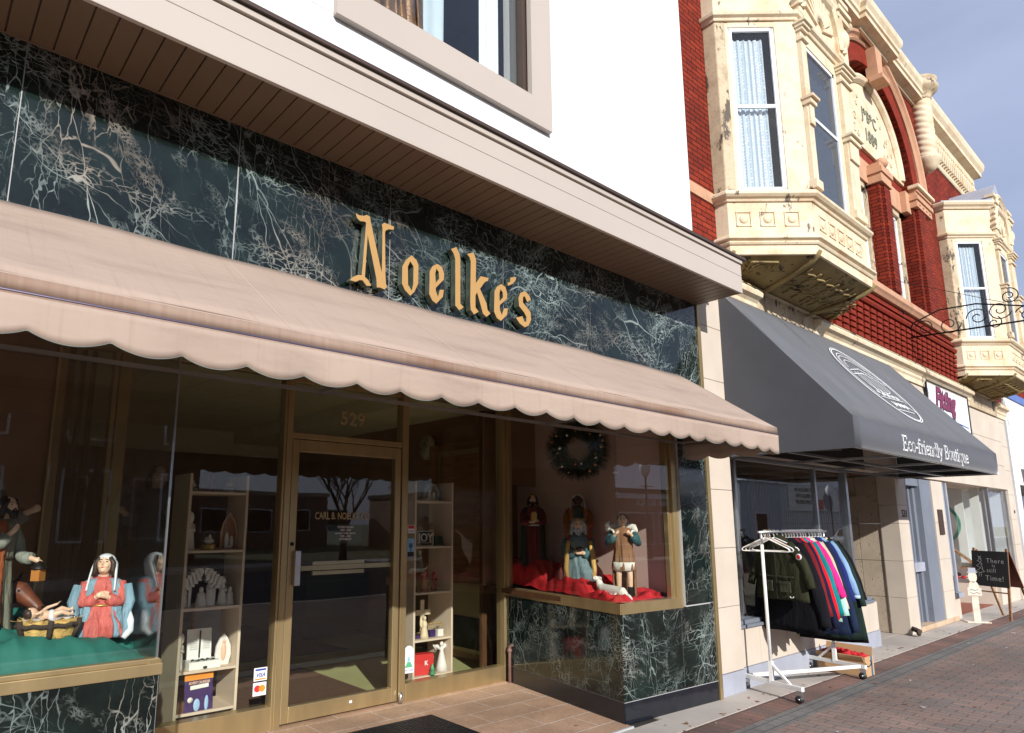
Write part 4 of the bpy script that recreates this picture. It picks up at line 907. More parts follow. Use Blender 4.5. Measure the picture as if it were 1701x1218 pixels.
# --- bay windows
def bay(x0, vis_top=True):
    A, B, C, D, E_, F = (x0, Y2), (x0, 3.30), (x0 + .69, 2.69), (x0 + 2.28, 2.69), (x0 + 2.97, 3.30), (x0 + 2.97, Y2)
    path = [A, B, C, D, E_, F]
    def wall(prof, nm, mat, par=None, bev=.003): m = MB().sweep(path, prof); return bp_(m, nm, mat, par, bev=bev)
    body = MB()
    body.sweep(path, [(-.02, 4.466), (.02, 4.466), (.02, 4.575), (-.02, 4.575)])
    body.sweep(path, [(-.03, 4.575), (.035, 4.575), (.05, 4.60), (.035, 4.62), (.075, 4.635), (.075, 4.655), (.05, 4.68), (.03, 4.69), (0, 4.70), (-.03, 4.70)])
    body.sweep(path, [(-.04, 4.69), (0, 4.69), (0, 5.10), (-.04, 5.10)])
    body.sweep(path, [(-.04, 5.085), (.02, 5.085), (.03, 5.11), (.06, 5.125), (.085, 5.15), (.085, 5.18), (.06, 5.20), (.01, 5.225), (-.04, 5.225)])
    b = bp_(body, 'bay_window', 'cream', bev=.004); body = MB()
    body.sweep(path, [(-.04, 7.34), (.02, 7.34), (.03, 7.37), (.06, 7.39), (.07, 7.43), (.04, 7.445), (-.04, 7.445)])
    body.sweep(path, [(-.04, 7.43), (0, 7.43), (0, 7.98), (-.04, 7.98)])
    body.sweep(path, [(-.04, 7.96), (.03, 7.96), (.05, 8.00), (.09, 8.03), (.11, 8.07), (.11, 8.10), (-.04, 8.10)])
    bp_(body, 'frieze', 'cream', b, bev=.004)
    f1, f2, f3 = Face(B, C), Face(C, D), Face(D, E_)
    # returns
    g = MB(); Face(A, B).box(g, 0, .15, 5.2, 7.40, -.04, 0); Face(E_, F).box(g, 0, .15, 5.2, 7.40, -.04, 0)
    f1.box(g, 0, .115, 5.2, 7.4, -.04, .0); f3.box(g, f3.L - .115, f3.L, 5.2, 7.4, -.04, 0)
    bp_(g, 'corner_board', 'cream_worn', b, bev=.006)
    g = MB(); f1.box(g, .115, .155, 5.22, 7.36, -.04, -.006); f1.box(g, .68, f1.L, 5.22, 7.36, -.04, 0); f1.box(g, .15, .69, 7.27, 7.36, -.04, -.002)
    f3.box(g, 0, f3.L - .68, 5.22, 7.36, -.04, 0); f3.box(g, f3.L - .155, f3.L - .115, 5.22, 7.36, -.04, -.006); f3.box(g, f3.L - .69, f3.L - .15, 7.27, 7.36, -.04, -.002)
    f2.box(g, 0, .20, 5.22, 7.36, -.04, 0); f2.box(g, f2.L - .48, f2.L, 5.22, 7.36, -.04, 0); f2.box(g, .2, f2.L - .48, 7.17, 7.36, -.04, -.002)
    bp_(g, 'casing', 'cream', b, bev=.006)
    # pilasters on the front with capitals and little brackets
    g = MB()
    for u0, u1 in ((.02, .15), (f2.L - .42, f2.L - .12)):
        f2.box(g, u0, u1, 5.23, 7.08, 0, .05)
        for e, za, zb in ((.03, 7.08, 7.11), (.0, 7.11, 7.20), (.03, 7.20, 7.24), (.055, 7.24, 7.28), (.08, 7.28, 7.31)): f2.box(g, u0 - e * .6, u1 + e * .6, za, zb, 0, .05 + e)
        f2.box(g, u0 - .02, u1 + .02, 6.26, 6.32, 0, .10); f2.box(g, u0 - .035, u1 + .035, 6.32, 6.35, 0, .13); f2.box(g, u0 + .01, u1 - .01, 6.02, 6.26, 0, .075); 
        f2.box(g, u0 - .02, u1 + .02, 5.24, 5.34, 0, .08)
        # upper block and ball
        f2.box(g, u0 - .01, u1 + .01, 7.44, 7.98, 0, .07); f2.box(g, u0 - .05, u1 + .05, 8.06, 8.12, 0, .14); f2.box(g, u0 - .03, u1 + .03, 7.98, 8.06, 0, .11)
        c = f2.P((u0 + u1) / 2, .06, 7.72); g.ell(c, (.09, .09, .16), 14)
        f2.box(g, u0 - .04, u1 + .04, 8.22, 8.28, -.05, .12); f2.box(g, u0, u1, 8.12, 8.22, -.05, .08)
    bp_(g, 'pilaster', 'cream', b, bev=.005)
    # arched fan pediment
    cu = (f2.L - .27) / 2 + .0; g = MB(); ax, ay = f2.p(cu, .03)
    g.prism([(ax - .52 + 0, 7.45), (ax + .52, 7.45)] + [(ax + .52 * math.cos(rad(a)), 7.52 + .72 * math.sin(rad(a))) for a in range(0, 181, 12)], 'y', ay - .0, ay + .05)
    for a in range(15, 180, 15): g.bar((ax + .08 * math.cos(rad(a)), ay - .012, 7.56 + .1 * math.sin(rad(a))), (ax + .42 * math.cos(rad(a)), ay - .012, 7.54 + .60 * math.sin(rad(a))), .05, .03, up=(0, -1, 0))
    g.rings([[(ax + (.52 + dr) * math.cos(rad(a)), ay + dy, 7.52 + (.72 + dr) * math.sin(rad(a))) for dr, dy in ((0, .04), (0, -.05), (.04, -.08), (.08, -.05), (.10, -.05), (.13, -.09), (.16, -.05), (.16, .04))] for a in range(0, 181, 9)], True, 0, False)
    for a in range(6, 178, 8): g.ell((ax + .70 * math.cos(rad(a)), ay - .05, 7.52 + .9 * math.sin(rad(a))), (.035, .03, .035), 7, 0, None, 5)
    bp_(g, 'pediment', 'cream', b, bev=.003)
    g = MB(); g.prism([A, (B[0] - .09, B[1]), (C[0] - .05, C[1] - .09), (D[0] + .05, D[1] - .09), (E_[0] + .09, E_[1]), F], 'z', 8.10, 8.13)
    g.prism([(ax - .75, 8.13), (ax + .75, 8.13), (ax, 8.72)], 'y', ay - .02, Y2); bp_(g, 'roof', 'greylt', b)
    # square panels with roundels
    g = MB()
    def panels(f, us, w):
        for u in us:
            t = .012
            f.box(g, u, u + w, 4.800, 4.800 + t, -.002, .010); f.box(g, u, u + w, 4.972 - t, 4.972, -.002, .012); f.box(g, u, u + t, 4.8, 4.972, -.002, .010); f.box(g, u + w - t, u + w, 4.8, 4.972, -.002, .012)
            c = Vector(f.P(u + w / 2, 0, 4.886)); R_ = Matrix((( f.d.x, f.n.x, 0), (f.d.y, f.n.y, 0), (0, 0, 1)))
            g.ell(c, (w * .30, .022, .052), 16, 0, R_, 8)
    panels(f1, (.085, .345, .61), .165); panels(f2, (.16, .42, .68, .94, 1.20), .17); panels(f3, (.12, .38, .64), .165)
    bp_(g, 'panel', 'cream', b, bev=.002)
    # tapering underside with ribs and roundels
    g = MB(); wz = 4.275
    pts_o = [f1.P(0, -.02, 4.466), f1.P(f1.L, -.01, 4.466), f2.P(f2.L, -.01, 4.466), f3.P(f3.L, -.02, 4.466)]
    wl = [(x0 + .02, Y2, 4.40), (x0 + .88, Y2, wz), (x0 + 2.10, Y2, wz), (x0 + 2.95, Y2, 4.40)]
    # curved skins
    def skin(o0, o1, w0, w1, n=10):
        vs = []
        for i in range(n + 1):
            t = i / n; s_ = t ** .6
            for k in range(9):
                q = k / 8; a = Vector(o0).lerp(Vector(o1), q); c = Vector(w0).lerp(Vector(w1), q); p = a.lerp(c, t); p.z = a.z + (c.z - a.z) * s_; vs.append(tuple(p))
        g.add(vs, [(i * 9 + k, i * 9 + k + 1, i * 9 + k + 10, i * 9 + k + 9) for i in range(n) for k in range(8)], 0, True)
    skin(pts_o[0], pts_o[1], wl[0], wl[1]); skin(pts_o[1], pts_o[2], wl[1], wl[2]); skin(pts_o[2], pts_o[3], wl[2], wl[3])
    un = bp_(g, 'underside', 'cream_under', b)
    g = MB()
    for o, w in ((pts_o[1], wl[1]), (pts_o[2], wl[2]), (pts_o[0], wl[0]), (pts_o[3], wl[3])):
        o = Vector(o); w = Vector(w); P_ = []
        for i in range(12):
            t = i / 11; p = o.lerp(w, t); p.z = o.z + (w.z - o.z) * t ** .6 - .02; P_.append(p)
        P_.insert(0, o + (o - w).normalized() * .06 + Vector((0, 0, .02))); g.tube(P_, [.02] + [.032] * 12, 8)
    for row in (.30, .62):
        for k in range(5):
            q = (k + .9) / 5.8; a = Vector(pts_o[1]).lerp(Vector(pts_o[2]), q); c = Vector(wl[1]).lerp(Vector(wl[2]), q); p = a.lerp(c, row); p.z = a.z + (c.z - a.z) * row ** .6 - .012
            g.tube([(p.x + .085 * math.cos(rad(z)), p.y + .085 * math.sin(rad(z)), p.z - .02 * math.sin(rad(z)) * -1) for z in range(0, 360, 24)], .012, 5, closed=True)
            for sx, sy in ((1, 0), (-1, 0), (0, 1), (0, -1)):
                if sx: g.bar((p.x + sx * .115, p.y - .11, p.z + .024 * 1), (p.x + sx * .115, p.y + .11, p.z - .024), .016, .016)
    for sgn, ff, oo, ww in ((1, f1, (pts_o[0], pts_o[1]), (wl[0], wl[1])), (-1, f3, (pts_o[2], pts_o[3]), (wl[2], wl[3]))):
        a = Vector(oo[0]).lerp(Vector(oo[1]), .5); c = Vector(ww[0]).lerp(Vector(ww[1]), .5); p = a.lerp(c, .4); p.z = a.z + (c.z - a.z) * .57 - .012
        g.tube([(p.x + .10 * math.cos(rad(z)), p.y + .10 * math.sin(rad(z)), p.z) for z in range(0, 360, 24)], .012, 5, closed=True)
        q1 = [p + Vector((.2, .02, -.01)), p + Vector((-.02, .2, -.02)), p + Vector((-.2, -.02, .02)), p + Vector((.02, -.2, .02))]
        for i in range(4): g.bar(q1[i], q1[(i + 1) % 4], .018, .018)
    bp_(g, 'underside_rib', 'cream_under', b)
    # sashes
    for nm, f, u0, u1, z1, gm in (('l', f1, .155, .68, 7.27, 'glass'), ('f', f2, .20, f2.L - .48, 7.17, 'glass_screen'), ('r', f3, f3.L - .68, f3.L - .155, 7.27, 'glass')):
        m = MB(); zm = 6.27; o = -.012
        for q in ((u0, u0 + .045, 5.23, z1), (u1 - .045, u1, 5.23, z1), (u0, u1, 5.23, 5.27), (u0, u1, z1 - .045, z1)): f.box(m, *q, o - .03, o)
        f.box(m, u0 + .04, u1 - .04, zm - .02, zm + .02, o - .035, o - .008)
        w = bp_(m, 'sash', 'white_trim', b, bev=.003)
        m = MB(); f.box(m, u0 + .03, u1 - .03, 5.26, z1 - .03, o - .024, o - .02); bp_(m, 'pane', gm, b)
        # curtain behind
        n = 60; m = MB(); vs = []
        for z in (5.24, z1 - .1 if nm != 'f' else z1 - .2):
            for i in range(n + 1):
                t = i / n; u = u0 + .03 + (u1 - u0 - (.13 if nm == 'l' else .06)) * t
                vs.append(f.P(u, -.10 - .012 * math.sin(t * 38) - .006 * math.sin(t * 91), z))
        m.add(vs, [(i, i + 1, n + 2 + i, n + 1 + i) for i in range(n)], 0, True); bp_(m, 'curtain', 'curtain' if nm != 'f' else 'curtain_dim', b)
    g = MB(); g.prism([A, B, (C[0] + .25, C[1] + .45), (D[0] - .25, D[1] + .45), E_, F], 'z', 5.20, 5.21); g.prism([(x0 + .1, Y2 + .0), (x0 + .1, 3.36), (x0 + 2.87, 3.36), (x0 + 2.87, Y2)], 'z', 5.2, 7.4)
    bp_(g, 'room_back', 'dark', b)
    return b
MT['curtain_dim'] = pm('grey_net_curtain', (0.30, 0.33, 0.37), 0.9, var=0.12, vs=9)
# lace curtain: dotted net
m_, t_, b_ = nt('dotted_lace_curtain'); vo = N(t_, 'ShaderNodeTexVoronoi'); vo.inputs['Scale'].default_value = 26; vo.inputs['Randomness'].default_value = .3
t_.links.new(coords(t_), vo.inputs['Vector']); t_.links.new(ramp(t_, vo.outputs['Distance'], .22, .34, (.88, .90, .94), (.50, .58, .70)), b_.inputs['Base Color']); b_.inputs['Roughness'].default_value = .9
MT['curtain'] = m_
bay(6.62); bay(15.75)

# --- stone shopfront
def courses(m, x0, x1, y, z0, z1, zs, th=.25, gap=.004, mi=0):
    e = [z0] + [z for z in zs if z0 < z < z1] + [z1]
    for a, b in zip(e[:-1], e[1:]): m.box(x0, x1, y, y + th, a + gap / 2, b - gap / 2, mi)
g = MB(); ZC = [.62, 1.16, 1.70, 2.24, 2.78, 3.32, 3.86]
courses(g, 6.055, 6.52, Y2 - .03, .20, 3.95, [.80, 1.36, 1.93, 2.50, 3.05, 3.62])
courses(g, 11.50, 11.95, Y2, .0, 2.32, [.52, 1.05, 1.60, 1.88])
courses(g, 13.27, 13.86, Y2, .0, 2.32, [.50, 1.02, 1.62])
courses(g, 18.75, 19.30, Y2, .0, 3.95, ZC)
for i in range(14):                                    # upper slabs above the openings
    for j, (za, zb) in enumerate(((2.34, 2.86), (2.86, 3.40), (3.40, 3.95))):
        xa = 6.525 + i * .875; xb = min(xa + .875, 18.75)
        if xa < 18.7: g.box(xa + .003, xb - .003, Y2, Y2 + .2, za + .003, zb - .003)
st = bp_(g, 'stone_facing', 'stone', bev=.004)
g = MB().box(6.06, 19.3, Y2 + .02, Y2 + .22, 2.36, 3.95); g.box(6.07, 6.5, Y2 + .0, Y2 + .2, 0, 3.9); g.box(11.51, 11.94, Y2 + .01, Y2 + .24, 0, 2.3); g.box(13.28, 13.85, Y2 + .01, Y2 + .24, 0, 2.3)
bp_(g, 'joint_backing', 'stone_dull')
g = MB()                                               # deep side wall of the doorway
ys = [Y2 + .006, 4.02, 4.62, 5.2]
for i in range(3):
    for za, zb in ((0, .52), (.52, 1.05), (1.05, 1.60), (1.60, 2.32)): g.box(11.52, 11.75, (Y2 + .25 if i == 0 else ys[i]) + .003, ys[i + 1] - .003, za + .003, zb - .003)
    for za, zb in ((0, .52), (.52, 1.05), (1.05, 1.60), (1.60, 2.32)): 
        if i == 0: g.box(11.503, 11.53, Y2 + .25, Y2 + .26, za, zb)
bp_(g, 'doorway_wall', 'stone_dull', bev=.003)
g = MB().box(10.3, 11.6, 5.2, 5.25, 0, 2.4); g.box(6.5, 12, 3.66, 5.3, 2.33, 2.36); bp_(g, 'doorway_back', 'darkwood')
g = MB().box(11.475, 11.50, 4.0, 4.35, 1.72, 2.02); bp_(g, 'notice_frame', pm('notice_paper', (.45, .38, .27), .8))
g = MB().box(6.53, 10.30, Y2 - .012, Y2 - .002, 2.342, 3.93); bp_(g, 'transom_panel', 'dark')
# base under the display window
g = MB(); xs = [6.53, 6.95, 7.55, 8.15, 8.75, 9.35, 9.95, 10.27]
for a, b in zip(xs[:-1], xs[1:]): g.box(a + .003, b - .003, Y2, Y2 + .2, .20, .565)
g.box(10.10, 10.27, Y2 + .206, 4.9, .20, .565)
bp_(g, 'stone_base', 'stone', bev=.004)
g = MB().box(6.05, 6.525, Y2 - .035, Y2 + .1, 0, .196); g.box(6.53, 10.275, Y2 - .005, Y2 + .1, 0, .196); g.box(10.2, 10.28, Y2 + .1, 4.9, 0, .196)
bp_(g, 'grey_plinth', 'greylt')
g = MB().box(6.525, 10.10, Y2 - .03, Y2 + .24, .568, .60); g.box(6.525, 10.10, Y2 + .0, Y2 + .24, .60, .64); g.prism([(10.10, Y2 - .03), (10.30, Y2 + .05), (10.30, 4.9), (10.10, 4.9)], 'z', .568, .60)
bp_(g, 'window_sill', 'greypaint', bev=.004)
g = MB().box(6.54, 6.60, Y2 + .14, Y2 + .20, .64, 2.34); g.box(8.98, 9.025, Y2 + .14, Y2 + .20, .64, 2.34); g.box(9.93, 10.0, Y2 + .12, Y2 + .22, .64, 2.34); g.box(10.05, 10.11, Y2 + .16, Y2 + .24, .64, 2.34)
g.box(6.92, 6.965, Y2 + .14, Y2 + .20, .64, 2.34); g.box(6.54, 10.1, Y2 + .14, Y2 + .2, 2.29, 2.34); g.box(6.54, 10.1, Y2 + .14, Y2 + .2, .64, .67)
sw = bp_(g, 'display_window', 'silver', bev=.003)
bp_(MB().box(6.56, 10.05, Y2 + .165, Y2 + .171, .65, 2.32), 'pane', 'glass', sw)
bp_(MB().box(10.08, 10.086, Y2 + .2, 4.9, .60, 2.32), 'pane', 'glass', sw)
g = MB().box(6.53, 10.1, 5.0, 5.05, 0, 2.4); g.box(6.3, 6.5, 3.7, 5.0, 0, 2.4); g.box(6.5, 10.1, 3.65, 5.0, .55, .56); g.box(6.3, 6.4, 5, 6, 0, 2.4); bp_(g, 'display_lining', 'dark')
# grey street door
g = MB().box(11.95, 12.10, Y2 + .03, Y2 + .25, 0, 2.32); g.box(12.62, 12.72, Y2 + .10, Y2 + .25, 0, 2.32); g.box(12.72, 13.27, Y2 + .02, Y2 + .16, 0, 2.32)
g.box(12.10, 12.62, Y2 + .17, Y2 + .25, .0, 2.32); g.box(12.50, 12.56, Y2 + .13, Y2 + .2, 0, 2.32); g.box(11.95, 13.27, Y2 + .04, Y2 + .25, 2.2, 2.32)
gd = bp_(g, 'door', 'greypaint', bev=.005)
g = MB().box(12.12, 12.66, Y2 + .05, Y2 + .16, .86, 1.0); bp_(g, 'mail_box', 'greylt', gd, bev=.006)
g = MB().box(11.95, 13.9, Y2 - .02, Y2 + .3, 0.001, .075); bp_(g, 'door_step', pm('worn_step', (.50, .36, .24), .9, var=.2, bs=.5), bev=.012)
dk = pm('dark_number', (.03, .03, .03), .5)
bp_(text_mb('531', .155, (11.775, Y2 - .003, 1.70), (1, 0, 0), (0, 0, 1), .006, 1.05, 'CENTER', .003, spacing=1.05), 'house_number', dk)
bp_(text_mb('535', .09, (19.08, Y2 - .003, 1.84), (1, 0, 0), (0, 0, 1), .006, .8, 'CENTER', .003), 'house_number', dk)
g = MB().box(13.42, 13.66, Y2 - .02, Y2 - .002, 1.42, 1.84); bp_(g, 'plaque', pm('bronze_plaque', (.09, .055, .035), .5, .5, var=.3, vs=30), bev=.004)
# far shop window, splayed entry with white display wall
g = MB().box(13.86, 14.0, Y2 + .02, Y2 + .1, .40, 2.32); g.box(13.86, 14.32, Y2 - .02, Y2 + .12, .36, .44)
g.box(14.25, 14.31, Y2 + .04, Y2 + .10, .44, 2.32)
nw = bp_(g, 'shop_window', 'greylt', bev=.004)
bp_(MB().box(13.99, 14.26, Y2 + .06, Y2 + .065, .44, 2.32), 'pane', 'glass', nw)
Q0, Q1 = Vector((14.30, Y2 + .08)), Vector((14.9, 4.75))
g = MB(); wallrun(g, Vector((13.86, Y2 + .05)), Vector((14.32, Y2 + .05)), 0, .36, .2); wallrun(g, Q0, Q1, 0, .36, .2); bp_(g, 'stone_base', 'stone', bev=.004)
W0, W1 = Vector((17.02, 4.95)), Vector((17.14, 3.56))
g = MB(); wallrun(g, W0, W1, 0, .42, .12); wallrun(g, Vector((14.9, 4.9)), W0, 0, .42, .12); bp_(g, 'stone_base', 'stone', bev=.004)
g = MB(); fw = Face(W0, W1)
fw.box(g, 0, .05, .42, 2.34, -.06, .02); fw.box(g, fw.L - .06, fw.L, .42, 2.34, -.06, .02); fw.box(g, 0, fw.L, .42, .48, -.06, .02); fw.box(g, .62, .66, .48, 2.34, -.05, .01)
ew = bp_(g, 'display_window', 'silver', bev=.003)
g = MB(); fw.box(g, .03, fw.L - .03, .46, 2.34, -.03, -.024); bp_(g, 'pane', 'glass', ew)
g = MB(); fw.box(g, -.1, fw.L - .42, .46, 2.5, -.42, -.38); fw.box(g, fw.L - .30, fw.L - .14, .46, 2.5, -.42, -.38); fw.box(g, .0, fw.L, .44, .46, -1.5, -.06); fw.box(g, -.1, fw.L + .1, .44, 2.5, -1.6, -1.56); bp_(g, 'display_backing', 'white_trim', ew)
g = MB(); fw.box(g, 0.1, 1.05, .485, .80, -.20, -.18); bp_(g, 'poster_band', 'white', ew)
g = MB(); r_, u_ = Vector((fw.d.x, fw.d.y, 0)), Vector((0, 0, 1))
g.join(text_mb('BELIEVE', .14, fw.P(.35, -.176, .67), r_, u_, .002, .85, 'LEFT', .006)); bp_(g, 'lettering', 'ink_red', ew)
g = text_mb('Rack Shop', .13, fw.P(.32, -.176, .53), r_, u_, .002, .9, 'LEFT', .006); bp_(g, 'lettering', dk, ew)
g = strokes(MB(), fw.P(.52, -.375, 1.60), r_, u_, [arc(0, 0, .36, .40, -75, 75, 24), arc(0, 0, .34, .38, -60, 100, 24)], .04, .004); bp_(g, 'painted_circle', pm('pale_green_paint', (.25, .55, .45), .7), ew)
g = MB()
for i, c in enumerate(range(9)): g.ell(fw.P(.15 + i * .12, -.12, .50), (.06, .05, .04), 8)
bp_(g, 'garland', 'redfab', ew)
g = MB().prism([(13.9, Y2 + .12), (18.8, Y2 + .12), (18.8, 5.0), (14.0, 5.0)], 'z', 2.345, 2.36); bp_(g, 'entry_ceiling', 'stone_dull')
g = MB().box(17.2, 18.75, Y2 + .04, Y2 + .16, 0, .42); bp_(g, 'stone_base', 'stone', bev=.004)
g = MB().box(17.14, 18.75, Y2 + .04, Y2 + .10, .42, .48); g.box(17.14, 17.2, Y2 + .04, Y2 + .10, .48, 2.34); g.box(18.7, 18.75, Y2 + .04, Y2 + .1, .48, 2.34); bp_(g, 'display_window', 'silver', bev=.003)
bp_(MB().box(17.2, 18.7, Y2 + .06, Y2 + .066, .46, 2.34), 'pane', 'glass')
g = MB().prism([(14.31, Y2 + .17), (17.2, Y2 + .17), (17.03, 4.95), (14.9, 4.95)], 'z', -.1, .003); struct(g.build('floor', 'redtile'))
g = MB(); wallrun(g, Q0, Q1, .36, 2.34, .01, -.03); bp_(g, 'pane', 'glass', nw)
g = MB().box(14.4, 19.3, 5.0, 5.05, 0, 2.4); bp_(g, 'inner_wall', 'white_trim')
g = MB().box(10.28, 11.5, 3.62, 5.2, -.1, .002); struct(g.build('floor', 'concrete'))
p = MB().tube([(11.46, Y2 - .12, .07), (11.50, Y2 - .05, .09), (11.58, Y2 + .02, .09)], .035, 10); p.ell((11.44, Y2 - .11, .06), (.045, .03, .05)); tag(p.build('standpipe', 'bark'), 'small rusty drain elbow at the foot of the numbered stone pier', 'pipe')
# ================================================================== GREY AWNING
ga = thing('awning', 'dark grey canvas awning with white round emblem over the boutique', 'awning', (0, 0, 0))
ax0, ax1, ay0, ay1, az0, az1, az2 = 6.505, 11.684, 2.23, 3.445, 4.10, 2.567, 2.275
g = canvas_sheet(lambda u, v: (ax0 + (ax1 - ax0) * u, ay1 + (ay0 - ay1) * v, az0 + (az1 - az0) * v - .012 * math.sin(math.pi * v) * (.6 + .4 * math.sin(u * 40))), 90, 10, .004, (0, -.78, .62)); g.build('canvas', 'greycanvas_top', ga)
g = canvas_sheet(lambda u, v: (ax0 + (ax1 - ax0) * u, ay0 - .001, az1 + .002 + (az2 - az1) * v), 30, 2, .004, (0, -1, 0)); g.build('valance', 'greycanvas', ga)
for x, nm in ((ax0, -1), (ax1, 1)):
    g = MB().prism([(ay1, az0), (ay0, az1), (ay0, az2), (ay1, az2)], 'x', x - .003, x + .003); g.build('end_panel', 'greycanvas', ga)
g = MB()
for i in range(5):
    x = ax0 + .02 + (ax1 - ax0 - .04) * i / 4; g.bar((x, ay1 - .02, az2 + .012), (x, ay0 + .01, az2 + .012), .025, .025); g.bar((x, ay1 - .02, az0 - .03), (x, ay0 + .015, az1 - .02), .025, .025)
    if i < 4: g.bar((x, ay1 - .45, az2 + .02), (x + .5, ay0 + .3, az2 + .04), .012, .012)
for y in (ay1 - .02, ay1 - .6, ay0 + .015): g.bar((ax0, y, az2 + .012), (ax1, y, az2 + .012), .025, .025)
g.bar((ax0, ay0 + .02, az1 - .02), (ax1, ay0 + .02, az1 - .02), .025, .025); g.build('frame', 'silver', ga)
# round emblem on the slope
sl = Vector((0, ay0 - ay1, az1 - az0)).normalized(); nrm = Vector((1, 0, 0)).cross(-sl)
eo = Vector((8.97, ay1, az0)) + sl * 1.05 + nrm * .012
A_ = lambda *a: arc(*a)
circ = [A_(0, 0, .66, .66, 0, 360, 48), A_(0, 0, .635, .635, 0, 360, 48)]
inner = [A_(0, .02, .56, .54, -35, 215, 36), A_(-.02, .30, .30, .12, 180, 0, 14), A_(-.02, .30, .38, .20, 200, -20, 16), [(-.46, .16), (.0, .27), (.46, .16)], [(-.50, .08), (.0, .18), (.50, .06)],
         [(-.34, .15), (-.30, -.08), (-.24, -.16)], [(-.22, .17), (-.20, -.10)], [(-.08, .19), (-.08, -.14)], [(.08, .19), (.08, -.15)], [(.22, .16), (.20, -.12)], [(.36, .12), (.30, -.08)],
         A_(0, -.02, .34, .15, 200, 340, 12), A_(.1, -.48, .36, .12, 160, 20, 10), [(-.42, -.30), (.40, -.26)], [(-.30, -.50), (.28, -.48)]]
g = strokes(MB(), eo, (1, 0, 0), -sl, circ, .013, .003); strokes(g, eo, (1, 0, 0), -sl, inner, .010, .003)
g.build('emblem', 'whiteink', ga)
g = MB()
for i, (tx, s_, dy) in enumerate((('Bag &', .17, -.28), ('Beyond', .15, -.43))):
    g.join(text_mb(tx, s_, eo - sl * dy * 1.0 + nrm * .001, (1, 0, 0), -sl, .003, .9, 'CENTER', .004, .3))
g = strokes(MB(), eo - sl * -.22 + nrm * .001, (1, 0, 0), -sl, [[(-.36 + i * .018, .03 * math.sin(i * 1.9) + .02 * math.sin(i * .7)) for i in range(40)], [(-.25 + i * .018, -.17 + .03 * math.sin(i * 2.3) + .02 * math.cos(i * .9)) for i in range(30)]], .013, .003)
g.build('emblem_script', 'whiteink', ga)
# slab-serif lettering on the valance, drawn as strokes (unit x-height 1)
def slab(ch):
    o = lambda cx, w, h: [(cx + w / 2 * math.cos(rad(a)), h / 2 + h / 2 * math.sin(rad(a))) for a in range(0, 361, 24)]
    s_ = .13
    def stem(x, h, top=True, bot=True, b=0): return [[(x, b), (x, h)]] + ([[(x - s_, h), (x + .0, h)]] if top else []) + ([[(x - s_, b), (x + s_, b)]] if bot else [])
    G = {'E': (.95, [[(.18, 0), (.18, 1.5)], [(0.02, 1.5), (.82, 1.5), (.82, 1.25)], [(.18, .78), (.6, .78)], [(.6, .9), (.6, .66)], [(.02, 0), (.85, 0), (.85, .27)]]),
         'B': (.95, [[(.18, 0), (.18, 1.5)], [(0.02, 1.5), (.55, 1.5), (.74, 1.36), (.74, .95), (.55, .8), (.18, .8)], [(.55, .8), (.82, .64), (.82, .2), (.6, 0), (.02, 0)]]),
         'c': (.72, [[(.62, .75), (.6, .9), (.4, 1.0), (.15, .85), (.08, .5), (.15, .15), (.38, 0), (.64, .16)]]), 'o': (.75, [o(.36, .58, 1.0)]), '-': (.45, [[(.05, .52), (.38, .52)]]),
         'f': (.52, [[(.18, 0), (.18, 1.3), (.32, 1.5), (.52, 1.42)], [(.02, 1.0), (.42, 1.0)], [(.02, 0), (.38, 0)]]), 'r': (.62, stem(.2, 1.0) + [[(.2, .65), (.38, .95), (.56, .98), (.58, .8)]]),
         'i': (.42, stem(.2, 1.0) + [[(.18, 1.32), (.22, 1.42)]]), 'e': (.72, [[(.08, .52), (.64, .52), (.6, .85), (.38, 1.0), (.15, .85), (.08, .5), (.15, .14), (.38, 0), (.64, .14)]]),
         'n': (.85, stem(.18, 1.0) + [[(.18, .7), (.38, .97), (.55, .97), (.64, .75), (.64, 0)], [(.5, 0), (.78, 0)]]), 'd': (.82, [o(.34, .54, 1.0), [(.62, 0), (.62, 1.5)], [(.48, 1.5), (.62, 1.5)], [(.62, 0), (.76, 0)]]),
         'l': (.42, stem(.2, 1.5)), 'y': (.78, [[(.1, 1.0), (.38, .05)], [(.66, 1.0), (.32, -.3), (.12, -.4)], [(0, 1.0), (.24, 1.0)], [(.54, 1.0), (.78, 1.0)]]),
         'u': (.85, [[(.04, 1.0), (.18, 1.0), (.18, .2), (.32, .02), (.5, .04), (.64, .3)], [(.5, 1.0), (.64, 1.0), (.64, 0), (.78, 0)]]), 't': (.5, [[(.2, 1.35), (.2, .15), (.32, 0), (.48, .12)], [(.02, 1.0), (.44, 1.0)]]),
         'q': (.82, [o(.34, .54, 1.0), [(.62, 1.0), (.62, -.42)], [(.48, -.42), (.76, -.42)]]), ' ': (.5, [])}
    return G[ch]
xx = 0; pol = []
for ch in 'Eco-friendly Boutique':
    w, ps = slab(ch); pol += [[(xx + a, b) for a, b in p] for p in ps]; xx += w
k = 2.42 / xx; hh = .098
g = strokes(MB(), (7.785, ay0 - .006, 2.345), (1, 0, 0), (0, 0, 1), [[(a * k, b * hh) for a, b in p] for p in pol], .017, .003); g.build('lettering', 'whiteink', ga)

